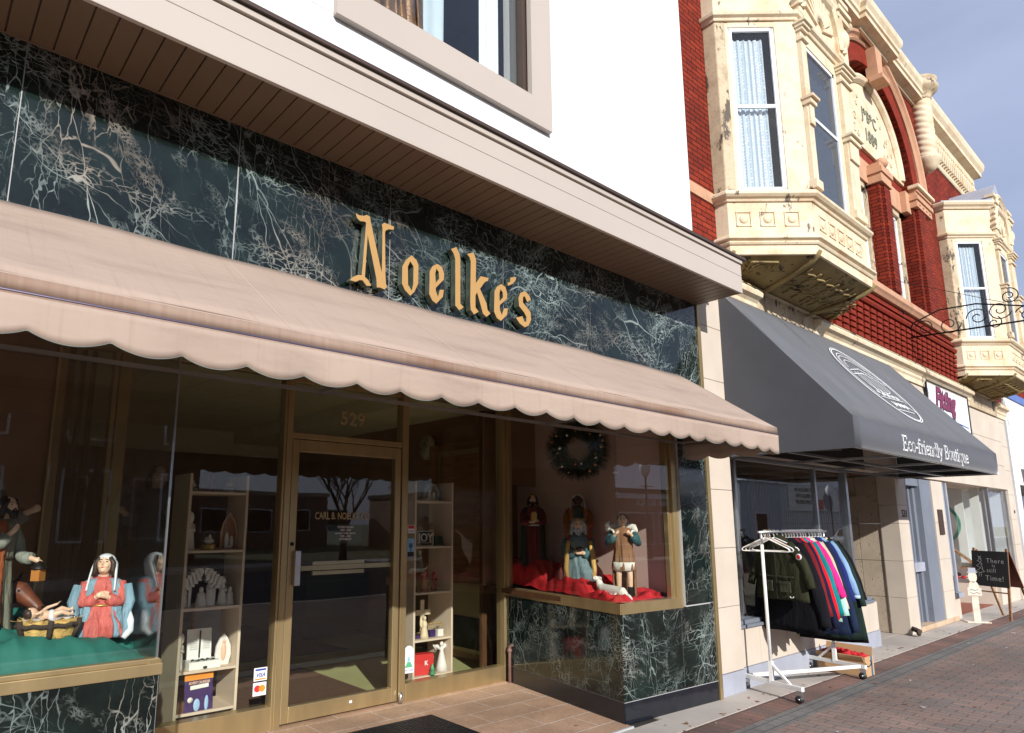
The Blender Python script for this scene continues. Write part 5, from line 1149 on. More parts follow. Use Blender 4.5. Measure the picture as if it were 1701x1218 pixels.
# fitting sign
fs = thing('wall_sign', 'white wall sign in a black frame with purple script on the stone wall', 'sign', (14.8, 3.44, 3.36))
g = MB().box(-1.28, 1.30, -.03, 0, 0, .70); g.build('board', 'white_trim', fs)
g = MB()
for q in ((-1.31, 1.33, -.03, 0.0), (-1.31, 1.33, .70, .735), (-1.31, -1.27, 0, .70), (1.29, 1.33, 0, .70)): g.box(q[0], q[1], -.045, 0, q[2], q[3])
g.build('frame', 'black', fs)
pu = pm('purple_script', (.20, .03, .09), .6)
txt = text_mb('Fitting', .50, (-.82, -.033, .32), (1, 0, 0), (0, 0, 1), .008, .95, 'LEFT', .02, .32); bl = text_mb('Fitting', .50, (-.835, -.032, .313), (1, 0, 0), (0, 0, 1), .006, .95, 'LEFT', .035, .32)
bl.build('outline', 'black', fs); txt.build('lettering', pu, fs)
g = strokes(MB(), (.1, -.034, .12), (1, 0, 0), (0, 0, 1), [[(-.2 + .03 * i, .05 * math.sin(i * 1.1)) for i in range(14)], [(-.6, .04), (1.05, -.03)]], .018, .005); g.build('flourish', 'ink_blue', fs)

# scrolled iron bracket above
ib = thing('iron_bracket', 'black wrought iron scroll bracket reaching out from the brick wall', 'bracket', (12.87, 3.44, 4.74))
def wpt(y, z): return (0, y - 3.44, z - 4.74)
def xsc(pts, r, m=None): m = m or MB(); return m.tube([(0 + .0, p[0], p[1]) for p in pts], r, 6)
g = MB(); g.bar((0, 0, -.35), (0, 0, .45), .03, .02); g.build('wall_plate', 'iron', ib)
g = MB(); g.tube([(0, 0, -.02), (0, -2.4, -.10)], .014, 6); g.tube([(0, 0, .0), (0, -.12, .22), (0, -.5, .36), (0, -1.0, .34), (0, -1.7, .12), (0, -2.4, -.05)], .012, 6)
g.tube([(0, 0, 1.0), (0, -1.35, .27)], .005, 5); g.build('arm', 'iron', ib)
g = MB()
def spiral(cy, cz, r0, turns, a0, sgn=1): return [(0, cy + sgn * r0 * (1 - t / (turns * 26)) * math.cos(rad(a0) + t * .28), cz + r0 * (1 - t / (turns * 26)) * math.sin(rad(a0) + t * .28)) for t in range(int(turns * 22))]
for c in ((-.28, .10, .14, 1.4, 20), (-.62, .08, .16, 1.4, 180), (-1.0, .12, .15, 1.5, 0), (-1.28, .17, .16, 1.6, 200), (-1.42, .36, .13, 1.7, 90), (-1.6, .03, .14, 1.4, 20), (-1.2, -.02, .1, 1.3, 120)): g.tube(spiral(*c), .009, 5)
g.build('scroll', 'iron', ib)
ib2 = copy_tree(ib, None, (19.0, 3.44, 4.75), 0, 'black wrought iron bracket at the far end of the brick building'); ib2['group'] = ib['group'] = 'iron brackets'

# ================================================================== NEIGHBOUR at right
nb = thing('white_building', 'white painted shop front beyond the brick building', 'building', (24, 8, 0))
def nbp(mb, nm, m, par=None, **k): mb.xf(Matrix.Translation((-24, -8, 0))); return mb.build(nm, m, par or nb, **k)
nbp(MB().box(19.42, 30, Y2 - .02, Y2 + .3, 2.5, 4.55).box(19.42, 19.9, Y2 - .02, Y2 + .3, 0, 2.5).box(19.42, 30, 12, 12.3, 0, 5.9).box(29.7, 30, Y2, 12, 0, 5.9), 'wall', 'stucco')
nbp(MB().box(19.42, 30, Y2 - .06, Y2 - .0, 4.55, 4.72), 'trim', pm('blue_trim', (.10, .17, .42), .6))
nbp(MB().box(19.42, 30, Y2 + .0, Y2 + .3, 4.72, 6.0), 'upper_wall', 'brick')
nbp(MB().prism([(Y2 - .3, 6.0), (12, 6.0), (7.6, 8.2)], 'x', 19.42, 30), 'roof', 'dark')
aw3 = canvas_sheet(lambda u, v: (20.2 + 6 * u, Y2 - .05 - .7 * v, 2.9 - .45 * v - (.05 * abs(math.sin(u * 40)) if v > .9 else 0)), 60, 6, .01, (0, 0, 1)); nbp(aw3, 'awning', 'white')
nbp(MB().box(19.9, 29.5, Y2 + .1, Y2 + .14, 0.3, 2.5), 'window', 'glass'); nbp(MB().box(19.9, 29.5, Y2 + .5, Y2 + .55, 0, 2.5), 'lining', 'dark')

# ================================================================== CLOTHES RACK
rk = thing('clothes_rack', 'white wheeled z shaped clothes rail full of hanging coats', 'clothes rack', (7.25, 3.15, 0))
RO = Vector((7.25, 3.15, 0))
def rl(p): return Vector(p) - RO
w1, w2, w3, w4 = [Vector(p) for p in ((6.595, 3.44, 0), (6.44, 2.863, 0), (8.048, 3.43, 0), (7.926, 2.855, 0))]
up_ = Vector((0, 0, .125))
g = MB(); ext = lambda a, b, e: a + (a - b).normalized() * e
for a, b in ((w1, w2), (w3, w4)): g.bar(rl(ext(a, b, .03)) + up_, rl(ext(b, a, .03)) + up_, .038, .038)
g.bar(rl(w1) + up_ + Vector((.02, -.02, .004)), rl(w4) + up_ + Vector((-.02, .03, .004)), .034, .034); g.build('base_frame', 'white', rk, bev=.003)
m1 = (w1 + w2) / 2; m2 = (w3 + w4) / 2; m1.y = m2.y = 3.152; tops = []
for m_, br in ((m1, w2), (m2, w3)):
    b0 = rl(m_) + up_; g = MB(); g.bar(b0, b0 + Vector((0, 0, .19)), .036, .036); g.tube([b0 + Vector((0, 0, .15)), b0 + Vector((0, 0, 1.27))], .0155, 12); g.build('post', 'white', rk)
    g = MB(); d = (rl(br) + up_ - b0) * .72; g.bar(b0 + Vector((0, 0, .17)), b0 + d, .024, .02); g.build('brace', 'white', rk)
    g = MB(); g.tube([b0 + Vector((0, 0, 1.25)), b0 + Vector((0, 0, 1.40))], .0115, 10); g.build('post_extension', 'silver', rk)
g = MB(); g.tube([(m1.x - 7.25 - .05, 0, 1.515), (m2.x - 7.25 + .06, 0, 1.515)], .0125, 12); g.build('rail', 'silver', rk)
for w in (w1, w2, w3, w4):
    c = rl(w); g = MB(); 
    for s_ in (-1, 1): g.tube([c + Vector((s_ * .012 - .006, .012, .034)), c + Vector((s_ * .012 + .006, .012, .034))], .034, 16)
    wh = g.build('wheel', 'black', rk); g = MB().box(c.x - .009, c.x + .009, c.y - .02, c.y + .03, .034, .10); g.tube([c + Vector((-.02, .012, .034)), c + Vector((.02, .012, .034))], .009, 8); g.build('fork', 'silver', wh)
# hangers
def hanger_mb(r=.0045, w=.215, z=0):
    m = MB()
    m.tube([(0, -.012 + .0, 1.527 - 1.515)] + [(0, .016 * math.cos(rad(a)) - .0, .0165 * math.sin(rad(a)) + .002) for a in range(170, -50, -20)] + [(0, 0, -.035), (0, 0, -.06)], .0025, 6)
    m.tube([(0, 0, -.055), (0, -.05, -.075), (0, -w, -.155), (0, -w - .012, -.172), (0, -w, -.185), (0, 0, -.185), (0, w, -.185), (0, w + .012, -.172), (0, w, -.155), (0, .05, -.075), (0, 0, -.055)], r, 7)
    return m
RZ = 1.515
hx = [(6.585, 7, 'white', 'thick white plastic hanger, empty and nearest the end of the rail'), (6.615, -5, 'white', 'white plastic hanger, empty, second on the rail'), (6.66, 9, 'hbrown', 'empty hanger with a pale brown wooden bar'),
      (6.70, -3, 'white', 'thin white empty hanger beside the brown one'), (6.79, 4, 'white', 'white hanger just before the olive parka')]
MT['hbrown'] = pm('pale_wood_hanger', (.62, .43, .27), .5)
h0 = None
for x, r, mt, lb in hx:
    o = hanger_mb(.006 if mt == 'white' else .005).build('clothes_hanger', mt, None); o.location = (x, 3.152, RZ); o.rotation_euler = (0, 0, rad(r)); tag(o, lb, 'hanger', 'hangers on the clothes rail')
# garments
def garment(label, x, col, zb, zs=None, rot=0, hw=.22, puff=0, thick=.045, collar=None, hood=False, rough=.8, trim=None, hem=None, sleeve_y=0, cat='coat', flare=.03):
    mt = cloth(label.split(' ')[0] + '_garment', col, .22, 1.0, .08) if not isinstance(col, str) else MT[col]
    t = thing('coat' if cat == 'coat' else cat, label, cat, (x, 3.152, RZ), rad(rot), 'garments on the clothes rail')
    h = hanger_mb(.0045, .135); hmt = 'white'; h.build('hanger_in_coat', hmt, t)
    zb_ = zb - RZ; m = MB(); rs = []; n = 28; K = 22
    for i in range(K + 1):
        f = i / K; z = -.075 + (zb_ + .075) * f
        zz = -.062 + (zb_ + .062) * f ** 1.25; dd = -.062 - zz; w = .05 + (hw - .05) * (1 - math.exp(-dd / .085)) + flare * f + dd * .06
        th = thick * (1 if f > .08 else .7)
        if puff: w += .006 * math.sin(zz * puff); th += .010 * abs(math.sin(zz * puff / 2))
        rg = []
        for j in range(n):
            a = 2 * math.pi * j / n
            fo = 1 + (.12 * math.sin(a * 5 + x * 40) + .07 * math.sin(a * 9 + zz * 8)) * min(1, f * 2)
            rg.append((th * math.sin(a) * fo, -w * math.cos(a), zz + .006 * math.sin(a * 3 + x * 9) * f))
        rs.append(rg)
    m.rings(rs); b = m.build('body', mt, t)
    for s_ in (-1, 1):
        zs_ = (zs if zs else max(zb, .93)) - RZ; pts = []; rr = []
        for i in range(13):
            f = i / 12; zz = -.125 + (zs_ + .125) * f; y = s_ * (.125 + (hw - .10) * (1 - math.exp(-f * 2.6)) + .10 * f + sleeve_y * f)
            pts.append((.012 * math.sin(f * 6 + x * 30) - .01, y, zz)); rr.append((.050 - .012 * f) * (1 + (.10 * abs(math.sin(zz * puff / 2)) if puff else .06 * math.sin(f * 17 + x * 13))))
        q = MB().tube(pts, rr, 12); q.v = [(v[0] * .9, v[1], v[2]) for v in q.v]; q.build('sleeve', mt, t)
        if trim: 
            q = MB().tube([pts[-1], (pts[-1][0], pts[-1][1], pts[-1][2] - .03)], rr[-1] * 1.04, 12); q.build('cuff', trim, t)
    if hood:
        q = MB().ell((0, 0, -.09), (.05, .11, .06), 14); q.ell((-.02, 0, -.12), (.06, .09, .05), 12); q.build('hood', mt, t)
    else:
        q = MB().tube([(.035 * math.cos(rad(a)), .075 * math.sin(rad(a)), -.085 + .012 * math.cos(rad(a))) for a in range(0, 360, 24)], .016, 7, closed=True); q.build('collar', collar or mt, t)
    if hem: MB().box(-thick * .8, thick * .8, -hw - flare * .8, hw + flare * .8, zb_ - .012, zb_ + .01).build('hem', hem, t)
    return t
pk = garment('olive green winter parka with patch pockets and a round badge, facing the street', 6.87, (.032, .033, .019), .855, .985, -14, .235, thick=.06, hood=True)
g = MB()
for y in (-.10, .10): g.box(-.078, -.062, y - .055, y + .055, -.58, -.49); g.box(-.084, -.07, y - .058, y + .058, -.50, -.475)
g.box(-.072, -.06, -.19, .19, -.44, -.425); g.build('pocket', cloth('olive_pocket', (.038, .040, .024)), pk)
g = MB().box(-.076, -.066, -.005, .005, -.65, -.14); g.build('zip', pm('zip_dark', (.02, .02, .018), .4), pk)
g = MB().tube([(-.052, -.262, -.235), (-.060, -.262, -.235)], .030, 20); g.build('badge', 'white_trim', pk); MB().tube([(-.060, -.262, -.235), (-.063, -.262, -.235)], .021, 16).build('badge_centre', 'ink_red', pk)
g = MB().tube([(-.075, -.165 + .02 * math.cos(rad(a)), -.615 + .014 * math.sin(rad(a))) for a in range(180, 361, 30)], .004, 5); g.build('ring', 'white_trim', pk)
G_ = garment
G_('long black wool coat hanging behind the olive parka', 6.985, (.008, .008, .010), .56, .62, -7, .237, thick=.05)
G_('black quilted coat third along the rail', 7.06, (.010, .010, .014), .53, .60, -4, .232, 60)
G_('dark red plaid jacket showing its shoulder between black coats', 7.13, (.16, .015, .018), .60, .70, 0, .21)
G_('navy blue long coat before the bright red one', 7.19, (.012, .014, .034), .545, .58, 6, .225)
G_('bright red fleece coat in the middle of the rail', 7.25, (.62, .012, .022), .56, .66, 3, .22)
G_('teal green coat next to the red one', 7.33, (.008, .19, .20), .60, .70, 4, .23)
G_('hot pink puffer jacket', 7.41, (.75, .03, .22), .86, .86, 6, .227, 110, thick=.05)
G_('pale mint green coat', 7.47, (.38, .62, .54), .62, .68, 4, .225)
G_('cream knitted cardigan peeping out by the mint coat', 7.53, (.62, .48, .34), .70, .74, 2, .21)
G_('dark navy quilted jacket with puffed sleeves', 7.62, (.015, .024, .055), .47, .50, 8, .242, 75, thick=.055)
G_('royal blue jacket between navy and denim', 7.70, (.018, .026, .13), .72, .80, 6, .21)
G_('light blue denim jacket with turned cuffs', 7.77, (.212, .34, .52), .80, .86, 8, .227, trim=pm('pale_denim_cuff', (.42, .55, .68), .8))
G_('long dark green wool coat at the far end of the rail', 7.86, (.018, .030, .026), .40, .74, 10, .247, collar=pm('cream_collar', (.55, .48, .36), .8), flare=.07)
G_('black skirt length coat hanging lowest under the far end', 7.93, (.010, .010, .010), .36, .80, 8, .237, flare=.06)
# cardboard box with red scarves
bx = thing('cardboard_box', 'brown cardboard box under the clothes rail with a curved arrow mark', 'box', (8.165, 3.12, 0), rad(-3))
cb = pm('cardboard', (.50, .31, .155), .85, var=.06)
bw, bd_, bh = .105, .25, .20; g = MB().box(-bw, bw, -bd_, bd_, 0, .008)
for q in ((-bw, bw, -bd_, -bd_ + .006), (-bw, bw, bd_ - .006, bd_), (-bw, -bw + .006, -bd_ + .006, bd_ - .006), (bw - .006, bw, -bd_ + .006, bd_ - .006)): g.box(*q, .008, bh)
g.build('carton', cb, bx, bev=.002)
g = MB().obox((0, -bd_ - .05, bh - .055), (bw, 0, 0), (0, .05, .05), (0, -.002, .002)); g = MB()
g.obox((-bw - .022, 0, bh - .02), (.022, 0, -.03), (0, bd_ - .01, 0), (.001, 0, .003)); g.obox((bw + .012, 0, bh + .04), (.012, 0, .04), (0, bd_ - .01, 0), (.003, 0, .001)); g.build('flap', cb, bx)
tp = pm('blue_tape', (.03, .12, .25), .4)
g = MB().box(.03, .065, -bd_ - .002, -bd_, .0, bh); g.build('tape', tp, bx)
g = strokes(MB(), (-.03, -bd_ - .002, .12), (1, 0, 0), (0, 0, 1), [arc(0, .04, .075, .06, 200, 335, 12), [(.045, .035), (.075, .02), (.07, -.012)]], .010, .002); g.build('arrow_mark', 'black', bx)
rs = thing('scarf_pile', 'heap of bright red knitted scarves filling the cardboard box', 'scarves', (8.165, 3.12, .11)); random.seed(5)
for k_ in range(9):
    cx, cy = random.uniform(-.035, .035), random.uniform(-.16, .16); z = .06 + .03 * random.random()
    pts = [(cx + .035 * math.cos(t * .9 + k_) * (1 - t / 30), cy + .08 * math.sin(t * .9 + k_) * (1 - t / 30), z + .012 * math.sin(t * 1.3) + t * .002) for t in range(16)]
    MB().tube(pts, .020, 7).build('scarf', 'redfab', rs)
# picture in the boutique window
pf = thing('picture_frame', 'white framed print leaning inside the boutique window', 'picture', (6.72, 3.66, 1.2), rad(-6))
MB().box(-.13, .13, -.012, .012, 0, 1.05).build('frame', 'white_trim', pf, bev=.003); MB().box(-.085, .085, -.016, -.012, .16, .95).build('print', pm('grey_print', (.35, .36, .33), .6, var=.6, vs=14), pf)
# ================================================================== CHALKBOARD
ck = thing('chalkboard', 'black chalkboard easel with a chalk tree drawing and handwriting', 'chalkboard', (14.765, 3.085, 0), math.atan2(-.53, -.33))
# local frame: x runs left to right as seen from the street side, -y faces the viewer
W = .31
ck.rotation_euler = (0, 0, math.atan2(2.82 - 3.35, 14.60 - 14.93))
ls = MB()
def lean(z, s=1): return -.10 * (1 - z / 1.2) * s
for s_ in (-W, W):
    g = MB(); g.bar((s_, lean(0), 0), (s_, lean(1.18), 1.18), .04, .022, up=(0, 1, 0)); g.build('leg', 'wood', ck)
    g = MB(); g.bar((s_ * .92, .40, 0), (s_ * .92, .02, 1.15), .035, .02, up=(0, 1, 0)); g.build('leg', 'darkwood' if s_ > 0 else 'wood', ck)
g = MB(); g.bar((-W, lean(.42), .44), (W, lean(.42), .44), .03, .02); g.build('crossbar', 'wood', ck)
bdz0, bdz1 = .53, 1.13
th_ = math.atan(.10 / 1.2)
g = MB().prism([(lean(bdz0) - .022, bdz0), (lean(bdz1) - .022, bdz1), (lean(bdz1) - .010, bdz1), (lean(bdz0) - .010, bdz0)], 'x', -W - .03, W + .03); g.build('board', pm('chalkboard_black', (.013, .014, .016), .6, var=.3, vs=5), ck)
g = MB().prism([(.385 - .32 * (bdz0) + .0, bdz0), (.385 - .32 * bdz1, bdz1), (.397 - .32 * bdz1, bdz1), (.397 - .32 * bdz0, bdz0)], 'x', -W + .01, W + .02); g.build('rear_board', pm('red_brown_board', (.17, .04, .03), .6), ck)
MT['chalk'] = pm('white_chalk', (.66, .66, .64), .95, var=.25, vs=60)
upv = Vector((0, .10 / 1.2, 1)).normalized(); org = Vector((0, lean(.83) - .0235, .83))
tree = [[(-.185, .20), (-.20, .14), (-.235, .13), (-.17, .10), (-.19, .08), (-.25, .04), (-.17, .01), (-.21, -.02), (-.275, -.06), (-.19, -.075), (-.10, -.055), (-.15, -.01), (-.13, .0), (-.165, .06), (-.14, .07), (-.17, .12), (-.15, .13), (-.185, .20)], [(-.20, -.075), (-.215, -.14)], [(-.17, -.075), (-.165, -.14)], [(-.215, .21), (-.15, .16)], [(-.155, .21), (-.21, .17)]]
g = strokes(MB(), org, (1, 0, 0), upv, tree, .008, .002)
def hand(txt, s_, x, z, m): m.join(text_mb(txt, s_, org + Vector((x, -.001, 0)) + upv * z, (1, 0, 0), upv, .002, 1.05, 'LEFT', -.001, .0, spacing=1.15))
hand('There', .115, -.06, .10, g); hand('is', .085, .045, .03, g); hand('still', .10, -.06, -.06, g); hand('Time!', .125, -.09, -.20, g)
g.build('chalk_writing', 'chalk', ck)
# wooden snow-figure sign
wf = thing('wooden_figure', 'weathered white wooden painted figure post standing beside the stone corner', 'decoration', (13.84, 3.18, 0), rad(-55))
ww = pm('whitewashed_wood', (.66, .58, .48), .8, var=.22, vs=7, dark=(.28, .20, .14), dthr=.6, dsc=9)
MB().box(-.05, .05, -.012, .012, .02, .52).build('post', ww, wf, bev=.004); MB().box(-.17, .17, -.07, .07, 0, .022).build('base', ww, wf, bev=.003)
MB().prism([(.075 * math.cos(rad(a)), .58 + .085 * math.sin(rad(a))) for a in range(0, 360, 20)], 'y', -.02, -.002).build('body', ww, wf)
MB().prism([(.062 * math.cos(rad(a)), .735 + .10 * math.sin(rad(a))) for a in range(0, 360, 20)], 'y', -.02, -.002).build('head', ww, wf)
MB().prism([(-.08, .80), (.08, .80), (.055, .825), (.05, .88), (-.05, .88), (-.055, .825)], 'y', -.024, -.001).build('hat', 'greylt', wf)
g = MB().box(-.10, .10, -.03, -.02, .43, .56); g.build('tag_board', ww, wf, bev=.003); strokes(MB(), (0, -.031, .5), (1, 0, 0), (0, 0, 1), [[(-.07, .02), (-.03, .035), (0, .01), (.05, .03)], [(-.06, -.02), (-.02, -.035), (.03, -.015), (.07, -.035)]], .01, .002).build('painted_mark', 'greypaint', wf)
# leaning wooden shelf frame in the splayed entry
wsf = thing('wooden_shelf', 'small brown wooden shelf box leaning in the white shop window', 'shelf', (17.22, 4.22, .68), rad(-86))
g = MB()
a_, b_ = Vector((-.42, 0, .78)), Vector((.42, 0, .02)); g.bar(a_, b_, .22, .03, up=(.67, 0, .74)); g.build('side', 'wood', wsf)
g = MB(); g.bar((-.42, 0, .78), (-.42, 0, .30), .22, .02, up=(1, 0, 0)); g.bar((-.42, 0, .34), (.06, 0, .34), .22, .02); g.bar((.10, 0, .02), (.44, 0, .02), .22, .03); g.build('shelf', 'wood', wsf)
# ================================================================== NATIVITY FIGURES
def shape(m, c, r, n=14, k=10): return m.ell(c, r, n, 0, None, k)
STAND = dict(head=.925, hr=.073, sh=.80, sw=.125, robe=[(0, .138, .115), (.02, .142, .12), (.2, .124, .105), (.45, .104, .085), (.58, .096, .076), (.70, .110, .08), (.78, .120, .076), (.825, .094, .06), (.845, .042, .04)])
KNEEL = dict(head=.855, hr=.125, sh=.66, sw=.20, robe=[(0, .30, .24), (.03, .315, .26), (.15, .30, .26), (.27, .23, .20), (.38, .18, .15), (.5, .185, .14), (.60, .21, .135), (.68, .17, .11), (.715, .08, .07)])
def figure(label, loc, rot, h, pose, robe, sleeve, hands, cloak=None, cloak_rng=(-40, 220), cloak_in=None, skin='skin', hair='hair', beard=None, veil=None, crown=None, tilt=0, turn=0, folds=9, belt=None, group='nativity figures in the display windows', cloak_k=1.13, name='nativity_figure', legs=None, lean=0, robe_z=None, short=False):
    t = thing(name, label, 'figurine', loc, rad(rot), group, h)
    P_ = pose; H = P_['head']; R = P_['hr']
    # body: head with face, neck, forearms and hands, fused into one surface
    Mh = Matrix.Translation((0, -.02 - lean * .3, H)) @ Matrix.Rotation(rad(turn), 4, 'Z') @ Matrix.Rotation(rad(-tilt), 4, 'X')
    hd = MB(); shape(hd, (0, .0, R * .12), (R * .76, R * .86, R * .92), 18, 14); shape(hd, (0, -R * .16, -R * .45), (R * .52, R * .60, R * .55), 14, 10)
    shape(hd, (0, -R * .84, -R * .10), (R * .10, R * .20, R * .22), 8, 8); shape(hd, (0, -R * .62, -R * .78), (R * .2, R * .16, R * .16), 8, 6)
    for s_ in (-1, 1): shape(hd, (s_ * R * .30, -R * .66, -.30 * R), (R * .2, R * .14, R * .18), 8, 6); shape(hd, (s_ * R * .76, 0, 0), (R * .1, R * .18, R * .26), 8, 6)
    hd.v = [v if not (v[1] < -R * .55 and abs(v[2] - R * .13) < R * .13 and R * .12 < abs(v[0]) < R * .46) else (v[0], v[1] * .93, v[2]) for v in hd.v]
    hd.xf(Mh); b = MB(); b.join(hd); b.tube([(0, 0, P_['sh'] - .02), (0, -.012, H - R * .3)], [R * .50, R * .42], 10)
    for (el, ha, aim) in hands:
        el, ha = Vector(el), Vector(ha); aim = Vector(aim).normalized(); d = (ha - el).normalized()
        b.tube([el, el.lerp(ha, .5), ha], [R * .36, R * .30, R * .24], 9)
        side = aim.cross(Vector((0, -1, .2))).normalized(); pal = ha + aim * R * .25
        b.tube([ha, pal, pal + aim * R * .18], [R * .24, R * .28, R * .24], 8)
        for i in range(4):
            o = pal + side * (i - 1.5) * R * .135 + aim * R * .15; ln = R * (.46, .54, .5, .38)[i]
            b.tube([o, o + aim * ln * .55 + Vector((0, .004, 0)), o + aim * ln + Vector((0, .012, -.004))], [R * .085, R * .08, R * .06], 6)
        b.tube([ha + aim * R * .1, ha + aim * R * .3 + Vector((0, 0, R * .28)), ha + aim * R * .5 + Vector((0, 0, R * .36))], [R * .1, R * .09, R * .07], 6)
    if legs:
        for L_ in legs: b.tube([L_[0], L_[1], L_[2]], [.040, .034, .026], 10)
    b.build('body', skin, t, remesh=.0065 if P_ is STAND else .010)
    g = MB()
    for s_ in (-1, 1): g.ell((s_ * R * .29, -R * .725, R * .10), (R * .13, R * .07, R * .055), 8, 0, None, 6)
    for s_ in (-1, 1): g.tube([(s_ * R * .46, -R * .68, R * .26), (s_ * R * .3, -R * .78, R * .33), (s_ * R * .12, -R * .80, R * .28)], R * .035, 5)
    g.xf(Mh); g.build('eyes', 'blackhair', t); g = MB().ell((0, -R * .745, -R * .46), (R * .18, R * .06, R * .05), 8); g.xf(Mh); g.build('mouth', 'ink_red', t)
    # hair
    g = MB(); shape(g, (0, R * .16, R * .30), (R * .86, R * .88, R * .80), 16, 10)
    if hair and not (hair == 'none'):
        for s_ in (() if short else (-1, 1)):
            g.tube([(s_ * R * .45, -R * .55, R * .62), (s_ * R * .78, -R * .35, R * .1), (s_ * R * .80, -R * .08, -R * .5), (s_ * R * .92, -.0, -R * 1.1)], [R * .22, R * .26, R * .28, R * .2], 8)
        g.xf(Mh); g.build('hair', hair, t)
    if beard:
        g = MB(); shape(g, (0, -R * .52, -R * .78), (R * .46, R * .36, R * .50), 12, 8); 
        for s_ in (-1, 1): g.tube([(s_ * R * .70, -R * .22, R * .0), (s_ * R * .58, -R * .45, -R * .5), (0, -R * .66, -R * .98)], [R * .14, R * .22, R * .22], 8); g.tube([(0, -R * .82, -R * .30), (s_ * R * .3, -R * .68, -R * .46)], [R * .07, R * .05], 6)
        g.xf(Mh); g.build('beard', beard, t)
    # robe with deep folds
    g = MB(); rs = []; n = 72; pr = robe_z or P_['robe']
    for i in range(40):
        f = i / 39; z = pr[0][0] + (pr[-1][0] - pr[0][0]) * f
        for (a, b_) in zip(pr[:-1], pr[1:]):
            if a[0] <= z <= b_[0] + 1e-6: q = (z - a[0]) / max(1e-6, b_[0] - a[0]); q = q * q * (3 - 2 * q) * .5 + q * .5; rx = a[1] + (b_[1] - a[1]) * q; ry = a[2] + (b_[2] - a[2]) * q; break
        am = .115 * max(0, 1 - f * 1.05) + .022; rg = []
        for j in range(n):
            a_ = 2 * math.pi * j / n; fo = 1 + am * math.sin(a_ * folds + 1.2 * math.sin(z * 6)) + am * .5 * math.sin(a_ * (folds * 2 + 3) + z * 9)
            rg.append((rx * fo * math.cos(a_), ry * fo * math.sin(a_) - lean * max(0, z - .3) * .3, z))
        rs.append(rg)
    g.rings(rs); g.build('robe', robe, t)
    for (el, ha, aim) in hands:
        el, ha = Vector(el), Vector(ha); s_ = 1 if el.x > 0 else -1; sh = Vector((s_ * P_['sw'] * .86, .0, P_['sh'] - .02)); w = ha.lerp(el, .22)
        g = MB().tube([sh, sh.lerp(el, .5) + Vector((s_ * .012, 0, 0)), el, el.lerp(w, .55) + Vector((0, 0, -.012)), w], [R * .62, R * .66, R * .62, R * .60, R * .56], 14); g.build('sleeve', sleeve, t)
    if cloak:
        g = MB(); rs = []; a0, a1 = cloak_rng; n = 46; ztop = P_['sh'] + .035
        zs_ = [(.012 + (ztop - .012) * i / 26) for i in range(27)]
        for z in zs_:
            for (a, b_) in zip(pr[:-1], pr[1:]):
                if a[0] <= z <= b_[0] + 1e-6: q = (z - a[0]) / max(1e-6, b_[0] - a[0]); rx = a[1] + (b_[1] - a[1]) * q; ry = a[2] + (b_[2] - a[2]) * q; break
            kk = cloak_k + .05 * (1 - z / ztop); rg = []
            if P_['sh'] - .1 < z: rx = max(rx, P_['sw'] * .92 * (1 - ((z - P_['sh'] + .1) / .15) ** 2 * .35)); 
            else: rx = max(rx, P_['sw'] * 1.12)
            for rr_ in (kk, kk - .10):
                seq = range(n + 1) if rr_ == kk else range(n, -1, -1)
                for j in seq:
                    a_ = rad(a0 + (a1 - a0) * j / n); fo = 1 + .045 * math.sin(a_ * 11 + z * 5) + .025 * math.sin(a_ * 19 + z * 11)
                    rg.append((rx * rr_ * fo * math.cos(a_), ry * rr_ * fo * math.sin(a_), z))
            rs.append(rg)
        g.rings(rs); g.build('cloak', cloak, t)
    if veil:
        g = MB(); rs = []
        for i in range(22):
            f = i / 21; z = R * 1.02 - f * R * 3.6; w = R * .98 * math.sin(min(1, f * 4 + .08) * math.pi / 2) * (1 + .42 * f); rg = []
            for rr_ in (1.0, .88):
                seq = range(25) if rr_ == 1 else range(24, -1, -1)
                for j in seq:
                    a_ = rad(-50 + 280 * j / 24) if f < .12 else rad(-50 + 34 * min(1, (f - .12) * 7) + (280 - 68 * min(1, (f - .12) * 7)) * j / 24); fo = 1 + .05 * math.sin(a_ * 9 + f * 5)
                    rg.append((w * rr_ * fo * math.cos(a_), w * rr_ * .98 * fo * math.sin(a_) + R * .12, z))
            rs.append(rg)
        g.rings(rs); g.ell((0, R * .14, R * .42), (R * .90, R * .93, R * .74), 16); g.xf(Mh); g.build('veil', veil, t)
    if belt: MB().tube([(pr[4][1] * 1.0 * math.cos(rad(a)), pr[4][2] * 1.05 * math.sin(rad(a)), pr[4][0]) for a in range(0, 360, 15)], .012, 7, closed=True).build('belt', belt, t)
    if crown:
        g = MB().lathe([(R * .82, R * .50), (R * .88, R * .72), (R * .80, R * .72), (R * .76, R * .5)], (0, R * .12, 0), 20)
        for i in range(8): a = i * math.pi / 4; g.ell((R * .86 * math.cos(a), R * .12 + R * .86 * math.sin(a), R * .86), (R * .10, R * .10, R * .18), 6, 0, None, 5)
        g.xf(Mh); g.build('crown', crown, t)
    return t
gold = pm('gold_leaf', (.55, .36, .10), .35, .7); 
Cc = lambda n, c: cloth(n, c)
coral = Cc('coral_robe', (.60, .135, .115)); bluew = Cc('blue_white_mantle', (.22, .36, .45)); palew = pm('white_blue_veil', (.74, .77, .82), .55, var=.15, vs=10)
